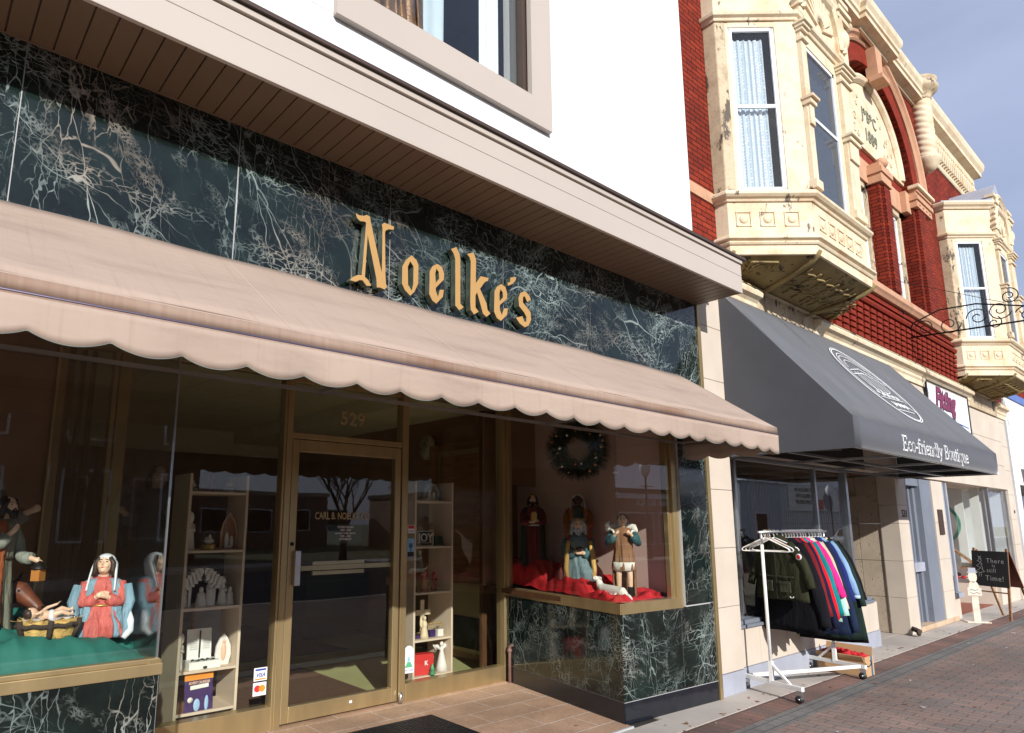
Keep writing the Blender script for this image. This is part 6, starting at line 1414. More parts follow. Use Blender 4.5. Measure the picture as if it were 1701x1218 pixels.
# --- left window
mary = figure('kneeling figurine in coral robe and white veil, hands crossed on her chest', (.835, 3.74, 1.045), -14, .40, KNEEL, coral, coral,
              [((-.20, -.07, .40), (-.03, -.17, .50), (1, -.15, .25)), ((.20, -.07, .40), (.04, -.185, .49), (-1, -.15, .35))], cloak=bluew, cloak_rng=(-62, 242), veil=palew, tilt=20, turn=-14, belt=gold, folds=6, cloak_k=1.09)
g = MB()
for s_ in (-1, 1): g.tube([(s_ * .27, -.06, .62), (s_ * .31, -.10, .42), (s_ * .28, -.16, .30), (s_ * .30, -.20, .12), (s_ * .27, -.20, .02)], [.05, .062, .055, .045, .035], 10)
g.build('mantle_fall', bluew, mary)
g = MB()
for s_ in (-1, 1): g.tube([(s_ * .30, -.15, .34), (s_ * .33, -.20, .2), (s_ * .33, -.20, .08), (s_ * .27, -.26, .0)], [.02, .045, .05, .03], 10)
g.build('mantle_lining', palew, mary)
joseph = figure('standing bearded figurine with rust cloak and a lantern in his lowered hand, at the left', (.405, 3.93, 1.02), 48, .70, STAND, Cc('grey_green_robe', (.20, .20, .15)), Cc('grey_sleeve', (.26, .28, .24)),
                [((.135, -.05, .60), (.10, -.19, .565), (.2, -.8, -.3)), ((-.13, -.03, .64), (-.05, -.12, .76), (.3, -.4, .7))], cloak=Cc('rust_cloak', (.32, .09, .035)), cloak_rng=(20, 250), hair='blackhair', beard='blackhair', tilt=14, belt='bark')
g = MB().box(-.034, .034, -.03, .03, .02, .10); g.build('lantern_glass', pm('amber_glass', (.50, .20, .05), .3), joseph).location = (.105, -.225, .40)
g = MB().lathe([(.055, 0), (.052, .010), (.026, .04), (.01, .055)], (0, 0, 0), 8); g.build('lantern_cap', 'blackhair', joseph).location = (.105, -.225, .50)
mg = thing('manger', 'straw filled manger bound with dark bark branches', 'manger', (.60, 3.655, 1.075), rad(-6), 'nativity figures in the display windows')
g = MB(); rs = []
for i in range(9):
    f = i / 8; rs.append([((.105 + .018 * f) * math.cos(a), (.07 + .015 * f) * math.sin(a), .078 * f + .006 * math.sin(a * 7 + i)) for a in [2 * math.pi * j / 36 for j in range(36)]])
g.rings(rs); g.build('straw_body', 'straw', mg)
g = MB(); g.tube([(.125 * math.cos(rad(a)), .088 * math.sin(rad(a)), .058 + .004 * math.sin(a)) for a in range(0, 360, 15)], .010, 7, closed=True)
for a in (-150, -88, -20, 40, 110): g.tube([(.108 * math.cos(rad(a)), .076 * math.sin(rad(a)), 0), (.128 * math.cos(rad(a)), .092 * math.sin(rad(a)), .055), (.13 * math.cos(rad(a)), .094 * math.sin(rad(a)), .082)], [.011, .013, .011], 8)
g.build('branch_binding', 'bark', mg)
random.seed(11); g = MB()
for i in range(150):
    a = random.uniform(0, 6.28); r = random.uniform(.5, 1.05); x, y = .118 * r * math.cos(a), .082 * r * math.sin(a); b = random.uniform(0, 6.28); l = random.uniform(.01, .03)
    g.tube([(x, y, .078), (x + l * math.cos(b), y + l * math.sin(b), .078 + random.uniform(-.002, .014))], .0012, 4)
g.build('straw_strands', 'straw', mg)
g = MB(); g.add([(.095 * math.cos(2 * math.pi * j / 30) * r, .06 * math.sin(2 * math.pi * j / 30) * r, .084 + .008 * math.sin(j * 2.1) * r) for r in (.3, 1.12) for j in range(30)], [(j, (j + 1) % 30, 30 + (j + 1) % 30, 30 + j) for j in range(30)] + [tuple(range(29, -1, -1))], 0, True); g.build('cloth', palew, mg)
baby = thing('baby_figurine', 'pale baby figurine lying in the manger with raised arm', 'figurine', (.60, 3.645, 1.165), rad(-6), 'nativity figures in the display windows')
g = MB(); shape(g, (-.072, 0, .022), (.027, .025, .026)); shape(g, (-.018, 0, .012), (.034, .022, .020)); shape(g, (.012, 0, .010), (.024, .022, .020)); g.tube([(-.045, 0, .018), (-.06, 0, .02)], .012, 8)
for s_ in (-1, 1):
    g.tube([(.014, s_ * .012, .014), (.048, s_ * .018, .030 + .006 * s_), (.082, s_ * .016, .018 + .008 * s_)], [.014, .0115, .0075], 8); g.ell((.090, s_ * .016, .024 + .008 * s_), (.006, .006, .011), 8)
g.tube([(-.036, .020, .018), (-.01, .034, .040), (.030, .030, .055)], [.010, .0085, .006], 8); g.tube([(-.036, -.020, .018), (-.035, -.036, .030), (-.06, -.030, .018)], [.010, .0085, .006], 8)
for i in range(4): g.tube([(.030, .030, .055), (.036 + .003 * i, .024 + .004 * i, .068)], .0022, 5)
shape(g, (-.082, -.012, .044), (.005, .005, .005), 6, 5); g.build('body', 'skin', baby, remesh=.003)
MB().ell((-.082, .0, .020), (.024, .028, .027)).build('hair', 'hair', baby); MB().ell((.008, 0, .012), (.020, .0245, .0225)).build('swaddling', palew, baby)
def beast(label, loc, rot, sc, mt, horns=False, ears=.05, nm='ox_figurine'):
    t = thing(nm, label, 'figurine', loc, rad(rot), 'nativity figures in the display windows', sc); g = MB()
    # lying: deep chest, folded legs, neck carrying a lowered head; nose along -y
    g.tube([(0, .62, .16), (0, .50, .22), (0, .25, .25), (0, .02, .27), (0, -.14, .33)], [.10, .17, .18, .20, .15], 16)
    g.tube([(0, -.05, .32), (0, -.20, .42), (0, -.32, .47)], [.15, .12, .095], 14)
    g.tube([(0, -.28, .50), (0, -.36, .47), (0, -.46, .385), (0, -.53, .325)], [.085, .10, .072, .060], 14); g.ell((0, -.55, .315), (.062, .045, .05), 12)
    for s_ in (-1, 1):
        g.tube([(s_ * .13, -.08, .20), (s_ * .15, -.20, .06), (s_ * .14, -.02, .03)], [.075, .05, .035], 10); g.tube([(s_ * .13, .42, .20), (s_ * .19, .26, .10), (s_ * .17, .50, .04)], [.10, .07, .035], 10)
        g.tube([(s_ * .08, -.29, .52), (s_ * (.08 + ears), -.27, .53), (s_ * (.11 + ears), -.28, .50)], [.02, .035, .012], 8)
    g.tube([(0, .62, .2), (0, .70, .12), (.04, .68, .02)], [.03, .02, .02], 8); g.build('body', mt, t, remesh=.012)
    g = MB()
    for s_ in (-1, 1): g.ell((s_ * .082, -.385, .485), (.014, .018, .016), 8); g.ell((s_ * .028, -.592, .325), (.010, .008, .012), 6)
    g.build('eyes', 'blackhair', t)
    if horns:
        g = MB()
        for s_ in (-1, 1): g.tube([(s_ * .055, -.30, .575), (s_ * .10, -.30, .60), (s_ * .12, -.31, .655)], [.020, .016, .004], 8)
        g.build('horns', 'blackhair', t)
    return t
beast('red brown ox figurine with small black horns lying behind the manger', (.37, 4.12, 1.02), 58, .50, pm('ox_paint', (.16, .048, .022), .45, var=.35, vs=9), True)
beast('dark grey brown donkey figurine whose muzzle reaches toward the manger', (.10, 3.86, .99), 62, .56, pm('donkey_paint', (.060, .042, .034), .5, var=.35, vs=9, bs=.6, bsc=40), ears=.09, nm='donkey_figurine')
beast('small dark brown goat figurine at the bottom left of the window', (.16, 3.66, .92), 52, .34, pm('goat_paint', (.05, .036, .028), .5, var=.35, vs=9, bs=.6, bsc=40), ears=.07, nm='goat_figurine')
ang = figure('white angel figurine standing in the shade behind the bearded one', (.33, 4.55, .99), 20, .98, STAND, pm('dull_white_robe', (.20, .18, .165), .7), pm('dull_white_sleeve', (.20, .18, .165), .7), [((.15, -.06, .62), (.22, -.16, .68), (.5, -.5, .3)), ((-.14, -.05, .62), (-.05, -.16, .66), (.3, -.4, .5))])
g = MB()
for s_ in (-1, 1): g.tube([(s_ * .03, .09, .74), (s_ * .16, .14, .86), (s_ * .20, .15, .70), (s_ * .15, .13, .45)], [.03, .05, .05, .015], 10)
g.build('wings', pm('dull_white_wing', (.22, .2, .18), .7), ang)
br = pm('dark_bronze', (.20, .115, .060), .38, .6, var=.45, vs=14, bs=.5, bsc=30, bd=.01)
ubz = figure('dark bronze robed statue standing on the upstairs window sill', (2.40, 3.62, 5.04), -6, 1.35, STAND, br, br, [((.14, -.08, .62), (.03, -.19, .66), (-.8, -.5, .3)), ((-.14, -.08, .62), (-.03, -.19, .64), (.8, -.5, .3))], cloak=br, cloak_rng=(-60, 240), skin=br, hair=br, folds=11, group=None)
MB().lathe([(0, -.02), (.17, -.02), (.17, 0), (.15, .008)], (0, 0, 0), 28).build('base', br, ubz)
# green mounded cloth
def cloth_mound(x0, x1, y0, y1, f, mt, label, nm, nx=90, ny=40, skirt=.93):
    t = MB(); W_ = nx + 1; vs = []
    for j in range(ny + 1):
        for i in range(W_):
            x = x0 + (x1 - x0) * i / nx; y = y0 + (y1 - y0) * j / ny; vs.append((x, y, f(x, y)))
    k_ = len(vs); vs2 = [(a, b, skirt) for a, b, c in vs]
    t.add(vs, [(j * W_ + i, j * W_ + i + 1, (j + 1) * W_ + i + 1, (j + 1) * W_ + i) for j in range(ny) for i in range(nx)], 0, True)
    ed = [j * W_ for j in range(ny + 1)], [j * W_ + nx for j in range(ny + 1)], list(range(W_)), [ny * W_ + i for i in range(W_)]
    o = t
    for e in ed:
        b = len(o.v); o.v += [vs[i] for i in e] + [vs2[i] for i in e]; n_ = len(e)
        for i in range(n_ - 1): o.f.append([b + i, b + i + 1, b + n_ + i + 1, b + n_ + i]); o.m.append(0); o.sm.append(True)
    return tag(o.build(nm, mt), label, 'cloth')
def ss(a, b, x): x = max(0, min(1, (x - a) / (b - a))); return x * x * (3 - 2 * x)
def crease(x, y, s_=1.0):
    v = mnoise.noise(Vector((x * 5 * s_, y * 5 * s_, 3.3))); w = mnoise.noise(Vector((x * 13 * s_, y * 9 * s_, 7.1)))
    return -abs(v) * .055 - abs(w) * .026 + .026
def fgreen(x, y):
    h = .958 + .135 * ss(3.43, 3.60, y) * (1 - ss(.62, 1.02, x) * .62) * ss(-.3, .35, x + .0) 
    h += .012 * ss(3.6, 3.9, y) + (crease(x, y, .8) * 1.7 - .028) * ss(3.43, 3.50, y) + .004 * math.sin(x * 90) * (1 - ss(3.43, 3.50, y))
    return max(.957 + .004 * math.sin(x * 40), h)
cloth_mound(-.6, .985, 3.432, 4.75, fgreen, 'greenfab', 'dark green satin cloth heaped under the manger scene', 'display_cloth', 130, 90, .955)
# --- right window
def fred(x, y):
    h = .945; d = (x - 4.75) * .0
    h += .20 * ss(4.55, 4.80, y) + .10 * ss(3.95, 4.2, y) * (1 - ss(4.45, 4.6, y)) + .02 * ss(3.62, 3.8, y)
    return max(.935, h + crease(x + 2, y, 1.1) * 1.9 + .03 * abs(mnoise.noise(Vector((x * 9, y * 9, 1)))) )
def red_sheet():
    m = MB(); nx, ny = 70, 150; vs = []
    for j in range(ny + 1):
        y = 3.535 + (5.38 - 3.535) * j / ny
        xl = 4.725 + (y - 3.5) * .182 + .004 * math.sin(y * 50); xr = 5.42 if y < 3.6 else 5.482
        for i in range(nx + 1):
            x = xl + (xr - xl) * i / nx; e = ss(0, .06, min(i, nx - i) / nx) * ss(0, .03, j / ny); vs.append((x, y, .935 + (fred(x, y) - .935) * max(.15, e)))
    m.add(vs, [(j * (nx + 1) + i, j * (nx + 1) + i + 1, (j + 1) * (nx + 1) + i + 1, (j + 1) * (nx + 1) + i) for j in range(ny) for i in range(nx)], 0, True)
    return tag(m.build('display_cloth', 'redfab'), 'crumpled bright red cloth spread over the display floor', 'cloth')
red_sheet()
figure('standing bearded king figurine in a dark red robe holding a gold casket', (5.16, 4.93, 1.135), -42, .76, STAND, Cc('maroon_robe', (.16, .022, .022)), Cc('maroon_sleeve', (.14, .02, .02)),
       [((.14, -.08, .62), (.03, -.19, .64), (-.8, -.5, .1)), ((-.14, -.08, .62), (-.03, -.19, .62), (.8, -.5, .1))], cloak=Cc('dark_green_cloak', (.022, .040, .030)), cloak_rng=(-50, 230), beard='blackhair', hair='blackhair', crown=gold, belt=palew)
figure('dark skinned king figurine in a white headcloth and orange cape standing behind the kneeling king', (5.34, 4.47, 1.06), -45, .84, STAND, Cc('dark_teal_robe', (.03, .06, .06)), Cc('ochre_sleeve', (.30, .10, .025)),
       [((.14, -.08, .62), (.04, -.18, .60), (-.8, -.5, .2)), ((-.14, -.08, .62), (-.04, -.18, .60), (.8, -.5, .2))], cloak=Cc('orange_cape', (.34, .11, .03)), cloak_rng=(-58, 238), skin='darkskin', hair='none', veil=pm('white_headcloth', (.62, .58, .58), .7), tilt=8)
k3 = figure('kneeling grey bearded king figurine in blue robe and yellow lined cloak', (5.10, 4.27, 1.055), -45, .60, KNEEL, Cc('blue_grey_robe', (.14, .21, .23)), Cc('teal_sleeve', (.06, .15, .17)),
            [((.20, -.07, .40), (.03, -.20, .44), (-.8, -.4, .1)), ((-.20, -.07, .40), (-.05, -.20, .46), (.8, -.4, .1))], cloak=Cc('mauve_cloak', (.30, .08, .08)), cloak_rng=(-45, 225), beard='greyhair', hair='greyhair', crown=gold, tilt=6, folds=5)
g = MB()
for s_ in (-1, 1): g.tube([(s_ * .17, -.13, .62), (s_ * .20, -.16, .42), (s_ * .22, -.20, .2), (s_ * .20, -.24, .04)], [.035, .04, .04, .03], 8)
g.build('cloak_lining', Cc('yellow_lining', (.62, .38, .12)), k3)
g = MB().lathe([(.0, 0), (.05, .01), (.06, .03), (.055, .05), (0, .075)], (0, 0, 0), 14); o = g.build('gift', 'bark', k3); o.location = (.0, -.25, .47)
g = MB().box(-.038, .038, -.03, .03, 0, .075); g.prism([(-.045, .075), (.045, .075), (.02, .11), (-.02, .11)], 'y', -.035, .035)
ksn = [o for o in bpy.data.objects if o.type == 'EMPTY' and str(o.get('label', '')).startswith('standing bearded king')][0]
o = g.build('casket', gold, ksn); o.location = (0, -.215, .645)
shp = figure('young shepherd figurine in a brown tunic carrying a white lamb on his shoulders', (5.09, 3.74, .925), -52, .755, STAND, Cc('brown_tunic', (.26, .125, .06)), Cc('teal_blue_sleeve', (.04, .11, .125)),
             [((.17, -.05, .66), (.085, -.13, .765), (-.5, -.4, .5)), ((-.17, -.05, .66), (-.085, -.13, .765), (.5, -.4, .5))], hair='blackhair', short=True, folds=7, legs=[((.06, -.02, .42), (.065, -.035, .26), (.065, -.02, .06)), ((-.06, -.02, .42), (-.065, -.035, .26), (-.065, -.02, .06))],
             robe_z=[(.34, .125, .095), (.37, .13, .10), (.48, .118, .092), (.58, .105, .082), (.70, .118, .085), (.78, .128, .08), (.825, .10, .062), (.845, .045, .04)], tilt=8)
g = MB(); rs = []
for i in range(14):
    z = .0 + .36 * i / 13; rs.append([(r_ * (.135 + .0 * z) * math.cos(rad(a)) * (1 + .05 * math.sin(a * .2)), r_ * .10 * math.sin(rad(a)) + .01, z) for r_ in (1.0, .86) for a in (range(-10, 191, 8) if r_ == 1.0 else range(190, -11, -8))])
g.rings(rs); g.build('cloak', Cc('tan_cloak', (.22, .12, .06)), shp)
g = MB()
for s_ in (-1, 1): g.tube([(s_ * .065, -.03, .15), (s_ * .065, -.03, .02), (s_ * .065, -.07, .01)], [.034, .032, .022], 10)
g.build('boots', 'blackhair', shp)
wool = pm('white_wool', (.78, .76, .70), .8, var=.1, bs=1.0, bsc=70, bd=.006)
g = MB(); g.rings([[(1.02 * (.126 + .02 * q) * math.cos(rad(a)), 1.04 * (.096 + .01 * q) * math.sin(rad(a)), .335 + .10 * q) for a in range(-150, -29, 6)] + [(.98 * (.12 + .02 * q) * math.cos(rad(a)), .98 * (.092 + .01 * q) * math.sin(rad(a)), .335 + .10 * q) for a in range(-30, -151, -6)] for q in (0, .5, 1)]); g.build('fleece_hem', wool, shp)
g = MB(); g.tube([(.15, .0, .80), (.14, .08, .83), (0, .10, .85), (-.13, .08, .84), (-.17, .0, .83), (-.18, -.06, .86)], [.03, .05, .055, .05, .04, .03], 12); g.ell((-.185, -.09, .875), (.028, .045, .03)); g.ell((-.16, -.06, .90), (.012, .02, .02)); 
for a in ((-.15, -.02, .82), (.14, -.02, .80)): g.tube([a, (a[0] * .75, -.09, .80), (a[0] * .6, -.10, .74)], [.018, .014, .011], 8)
g.build('lamb', wool, shp)
lb = thing('lamb_figurine', 'white lamb figurine lying on the red cloth before the shepherd', 'figurine', (4.965, 3.78, .955), rad(-8), 'nativity figures in the display windows')
g = MB(); g.tube([(0, -.17, .02), (0, -.12, .045), (0, 0, .05), (0, .12, .055), (0, .165, .085)], [.022, .045, .048, .048, .034], 14); g.tube([(0, .15, .07), (0, .175, .13), (-.01, .175, .155)], [.036, .028, .028], 12)
g.ell((-.035, .175, .150), (.036, .019, .021)); g.ell((-.005, .150, .150), (.011, .022, .014)); g.ell((-.005, .20, .150), (.011, .022, .014))
for y in (-.08, .10): g.tube([(-.03, y, .03), (-.055, y + .02, .012), (-.045, y + .08, .012)], [.02, .014, .011], 8)
g.tube([(0, -.17, .03), (0, -.20, .02), (0, -.23, -.005)], [.016, .014, .008], 8); g.build('body', wool, lb, remesh=.005)
MB().ell((-.05, .160, .157), (.004, .004, .004), 6).ell((-.05, .190, .157), (.004, .004, .004), 6).build('eyes', 'blackhair', lb)
# wreath
wr = thing('wreath', 'dark green wreath with small gold and copper baubles hanging in the right window', 'wreath', (5.20, 4.33, 2.335), rad(-48)); random.seed(9)
g = MB(); g.tube([(.21 * math.cos(rad(a)), 0, .21 * math.sin(rad(a))) for a in range(0, 360, 12)], .03, 8, closed=True)
for i in range(5200):
    a = random.uniform(0, 6.283); b = random.uniform(0, 6.283); r = .02; base = Vector(((.21 + r * math.cos(b)) * math.cos(a), r * math.sin(b), (.21 + r * math.cos(b)) * math.sin(a)))
    d = Vector((math.cos(a) * math.cos(b), math.sin(b), math.sin(a) * math.cos(b))) + Vector((random.uniform(-.8, .8), random.uniform(-.8, .8), random.uniform(-.8, .8))); d.normalize(); l = random.uniform(.05, .125)
    s_ = d.orthogonal().normalized() * .0028; e = base + d * l; g.add([base - s_, base + s_, e + s_ * .5, e - s_ * .5], [(0, 1, 2, 3)])
g.build('foliage', pm('dark_fir', (.022, .040, .022), .7, var=.4, vs=12), wr)
bm_ = [pm('gold_bauble', (.62, .42, .16), .18, .9), pm('copper_bauble', (.55, .25, .14), .2, .9), pm('silver_bauble', (.7, .7, .72), .15, .95)]
for i in range(22):
    a = i * .2856 + random.uniform(-.08, .08); rr_ = .21 + random.uniform(-.055, .055); s_ = random.choice((.014, .02, .026, .012))
    MB().ell((rr_ * math.cos(a), -.055 - random.uniform(0, .02), rr_ * math.sin(a)), (s_,) * 3, 14).build('bauble', bm_[i % 3], wr)
MB().tube([(0, 0, .24), (0, 0, .50)], .002, 5).build('hanging_wire', 'iron', wr)
# clock
ckk = thing('wall_clock', 'round wall clock with pale face on the brown wall', 'clock', (5.418, 7.10, 2.593), rad(-90))
g = MB().lathe([(0, 0), (.19, 0), (.19, .03), (.175, .04), (.165, .028), (0, .028)], (0, 0, 0), 36); g.xf(Matrix.Rotation(rad(90), 4, 'X')); g.build('case', 'wood', ckk)
g = MB().lathe([(0, .029), (.165, .029), (.165, .031), (0, .031)], (0, 0, 0), 36); g.xf(Matrix.Rotation(rad(90), 4, 'X')); g.build('face', pm('clock_face', (.62, .58, .46), .6), ckk)
g = MB().bar((0, -.033, 0), (-.05, -.033, .08), .01, .002, up=(0, 1, 0)).bar((0, -.033, 0), (.02, -.033, .12), .007, .002, up=(0, 1, 0))
for i in range(12): a = i * math.pi / 6; g.bar((.135 * math.sin(a), -.033, .135 * math.cos(a)), (.152 * math.sin(a), -.033, .152 * math.cos(a)), .008, .002, up=(0, 1, 0))
g.build('hands', 'black', ckk)
# counter and back shelves in the shop
ct = thing('shop_counter', 'dark green service counter standing inside the shop', 'counter', (5.0, 8.9, 0)); MB().box(-.55, .42, -.35, .35, .06, .86).build('cabinet', pm('counter_green', (.055, .06, .035), .5), ct); MB().box(-.6, .42, -.4, .4, .86, .90).build('worktop', 'darkwood', ct)

# ================================================================== DISPLAY SHELVES
def shelf_unit(label, x0, x1, y0, y1, zs, top):
    t = thing('shelf_unit', label, 'shelf', ((x0 + x1) / 2, y0, 0), 0, 'open display shelves either side of the door'); ox, oy = (x0 + x1) / 2, y0
    for x in (x0, x1 - .022): MB().box(x - ox, x + .022 - ox, 0, y1 - oy, .005, top).build('side_panel', 'shelf', t, bev=.002)
    for z in zs: MB().box(x0 + .022 - ox, x1 - .022 - ox, .004, y1 - oy, z - .02, z).build('shelf_board', 'shelf', t, bev=.002)
    return t
LZ = [.19, .488, .945, 1.379, 1.836]
shelf_unit('pale wooden shelf unit behind the left pane with white figurines', 1.737, 2.215, 5.335, 5.72, LZ, 1.975)
RZs = [.15, .484, .925, 1.366, 1.814]
shelf_unit('pale wooden shelf unit behind the right pane with a cross and gift boxes', 3.915, 4.405, 5.335, 5.72, RZs, 2.005)
MT['bisque'] = pm('white_bisque', (.76, .74, .70), .5, var=.08, bs=.3, bsc=90)
MT['parch'] = pm('white_paper', (.80, .79, .74), .7)
MT['purple'] = pm('purple_print', (.045, .02, .11), .5, var=.3, vs=25)
def mini(nm, label, loc, h, mt, w=.22, kind='stand', grp=None):
    m = MB(); ff = (.9, .5, .62) if kind == 'stand' else (.95, .75, .6)
    rs = []
    for i in range(15):
        f = i / 14; z = f * .8; r = w * (1 - .55 * f) * (1 if f < .9 else .6) + (.03 if .7 < f < .85 else 0)
        rs.append([(r * (1 + .07 * math.sin(a * 6 + f * 4)) * math.cos(a), r * .7 * (1 + .07 * math.sin(a * 6)) * math.sin(a), z) for a in [2 * math.pi * j / 20 for j in range(20)]])
    m.rings(rs); m.ell((0, -.02, .87), (.085, .085, .115), 12); m.ell((0, .02, .84), (.12, .10, .17), 12)
    for s_ in (-1, 1): m.tube([(s_ * w * .5, -.02, .66), (s_ * w * .52, -.10, .5), (0, -.15, .56)], [.05, .045, .03], 8)
    m.v = [(v[0] * h, v[1] * h, v[2] * h) for v in m.v]; o = m.build(nm, mt); o.location = loc; tag(o, label, 'ornament', grp); return o
SG = 'ornaments on the display shelves'
def globe(label, loc, s_, basem, inner):
    t = thing('snow_globe', label, 'snow globe', loc, 0, SG, s_)
    MB().lathe([(0, 0), (.62, 0), (.66, .1), (.55, .3), (.6, .36), (.48, .42), (0, .42)], (0, 0, 0), 24).build('base', basem, t)
    MB().ell((0, 0, .92), (.6, .6, .6), 24, 0, None, 14).build('glass_ball', 'glass', t); MB().ell((0, 0, .68), (.4, .4, .25)).ell((.08, 0, .9), (.14, .12, .32)).ell((-.18, 0, .8), (.12, .12, .22)).build('scene', inner, t)
Y5 = 5.47
globe('small snow globe at the left end of the top left shelf', (1.80, Y5, 1.836), .075, 'greyhair', 'bisque'); globe('large snow globe on a grey base at the right end of the top left shelf', (2.10, Y5, 1.836), .088, 'greyhair', gold)
mini('ornament', 'dull red robed ornament between the two snow globes', (1.95, Y5, 1.836), .17, pm('dull_red', (.14, .02, .025), .5), .2, grp=SG)
mini('ornament', 'tall white robed saint on the second shelf at left', (1.80, Y5, 1.379), .30, 'bisque', .17, grp=SG)
globe('glass globe with gold band on the second shelf', (1.96, Y5, 1.379), .10, gold, 'parch')
t = thing('arch_ornament', 'brown pointed arch ornament with figures inside on the second shelf', 'ornament', (2.12, Y5, 1.379), 0, SG)
ap = [(-.062, 0), (.062, 0), (.066, .12), (.05, .21), (0, .295), (-.05, .21), (-.066, .12)]
MB().prism(ap, 'y', .0, .02).build('back', 'wood', t); g = MB().tube([(a, -.004, b) for a, b in ap], .008, 6, closed=True); g.build('rim', 'hbrown', t); g = MB().ell((-.02, -.01, .07), (.02, .015, .07)).ell((.022, -.01, .055), (.018, .015, .055)).ell((0, -.01, .02), (.03, .02, .015)); g.build('figures', 'bisque', t)
# nativity stable on shelf three
t = thing('toy_stable', 'white slatted toy stable with peaked roof on the third shelf', 'ornament', (1.92, Y5, .945), 0, SG)
g = MB()
for i in range(5):
    for s_ in (-1, 1): x = s_ * (.018 + i * .026); z = .262 - i * .021; g.obox((x, -.01, z), (.019, 0, -.030 * s_ * .0), (0, .05, 0), (s_ * .012, 0, .044 if i else .03))
g.build('roof_slat', 'bisque', t); g = MB().box(-.10, -.078, -.03, .03, 0, .17); g.build('post', 'bisque', t); g = MB().box(.095, .112, -.03, .03, 0, .15); g.build('post', 'bisque', t)
mini('ornament', 'white kneeling woman figure just under the toy stable roof', (1.915, 5.43, .945), .15, 'bisque', .30, 'k', SG); mini('ornament', 'taller white standing couple figure beside the toy stable', (1.985, 5.44, .945), .235, 'bisque', .17, grp=SG)
mini('ornament', 'white robed man figure right of the toy stable', (2.085, 5.44, .945), .22, 'bisque', .17, grp=SG); mini('ornament', 'small white kneeling figure at the right end of the third shelf', (2.145, 5.43, .945), .14, 'bisque', .26, 'k', SG); mini('ornament', 'white robed figure at the left end of the third shelf', (1.775, 5.44, .945), .19, 'bisque', .22, grp=SG)
# shelf four: open box with book, pointed plaque, tall figure
mini('ornament', 'slender white figure at the left end of the fourth shelf', (1.778, 5.42, .488), .27, 'bisque', .12, grp=SG)
t = thing('gift_box', 'open white gift box with dark ribbon and printed lid on the fourth shelf', 'box', (1.96, 5.44, .488), 0, SG)
MB().box(-.12, .12, -.075, .075, 0, .055).build('tray', 'parch', t, bev=.002); MB().obox((0, .085, .16), (.095, 0, 0), (0, .005, 0), (0, .012, .115)).build('lid', 'parch', t)
g = MB().box(-.006, .006, .066, .072, .06, .265); g.tube([(-.09 + i * .012, -.03 + .02 * math.sin(i * 1.3), .058 + .006 * math.sin(i * 2)) for i in range(16)], .007, 6); g.ell((0, -.08, .012), (.018, .006, .01)); g.build('ribbon', pm('dark_green_ribbon', (.01, .03, .025), .5), t)
g = strokes(MB(), (-.05, .060, .13), (1, 0, 0), (0, .1, 1), [[(-.03, k_ * .014), (.03, k_ * .014)] for k_ in range(6)] + [[(.075, k_ * .014), (.125, k_ * .014)] for k_ in range(6)], .002, .001); g.build('print', 'greypaint', t)
t = thing('plaque_ornament', 'white pointed oval plaque with a small figure on the fourth shelf', 'ornament', (2.125, Y5 - .03, .488), 0, SG)
MB().prism([(-.045, 0), (.045, 0), (.062, .07), (.056, .14), (.03, .20), (0, .235), (-.03, .20), (-.056, .14), (-.062, .07)], 'y', 0, .02).build('plaque', 'bisque', t, bev=.004); MB().ell((0, -.004, .10), (.022, .012, .07)).ell((0, -.006, .175), (.013, .012, .016)).build('figure', 'skin', t)
# advent calendar
t = thing('advent_calendar', 'purple and orange advent calendar standing at the bottom of the left shelf', 'calendar', (1.93, 5.36, .192), rad(3), SG)
MB().obox((0, .02, .135), (.108, 0, 0), (0, .006, 0), (0, .018, .135)).build('card', 'purple', t); MB().obox((0, .029, .245), (.109, 0, 0), (0, .008, 0), (0, .0035, .026)).build('orange_header', 'ink_orange', t)
uu = Vector((0, .13, 1)).normalized(); o3 = Vector((0, .012, .192)); g = text_mb('ADVENT CALENDAR', .028, o3, (1, 0, 0), uu, .001, .62, 'CENTER', .0008); g.build('lettering', 'skin', t)
g = MB().obox((0, .008, .172), (.07, 0, .003), (0, .002, 0), (0, .001, .014)); g.join(text_mb('STORIES', .018, o3 - uu * .027 + Vector((0, -.006, 0)), (1, 0, 0), uu, .001, .9), 0); g.build('banner', 'parch', t)
g = MB(); g.ell((-.02, -.008, .045), (.026, .006, .045)).ell((.055, -.006, .05), (.016, .006, .055)); g.build('picture', pm('pale_blue_print', (.35, .55, .80), .6), t); MB().tube([(-.07, -.006, .085), (-.07, .002, .085)], .02, 16).build('moon', 'parch', t)
t = MB().box(1.765, 1.825, 5.36, 5.42, .191, .265).build('small_box', 'carpet_b', bev=.003); tag(t, 'tiny brown box at the bottom left of the left shelf', 'box', SG)
fr_ = thing('framed_board', 'wood framed pale board leaning behind the left shelf', 'frame', (2.22, 5.95, .50), rad(0)); MB().box(-.16, .16, 0, .02, 0, .38).build('board', 'curtain_dim', fr_); g = MB()
for q in ((-.18, .18, -.02, 0), (-.18, .18, .38, .40), (-.18, -.16, 0, .38), (.16, .18, 0, .38)): g.box(q[0], q[1], -.01, .025, q[2], q[3])
g.build('frame', 'wood', fr_)
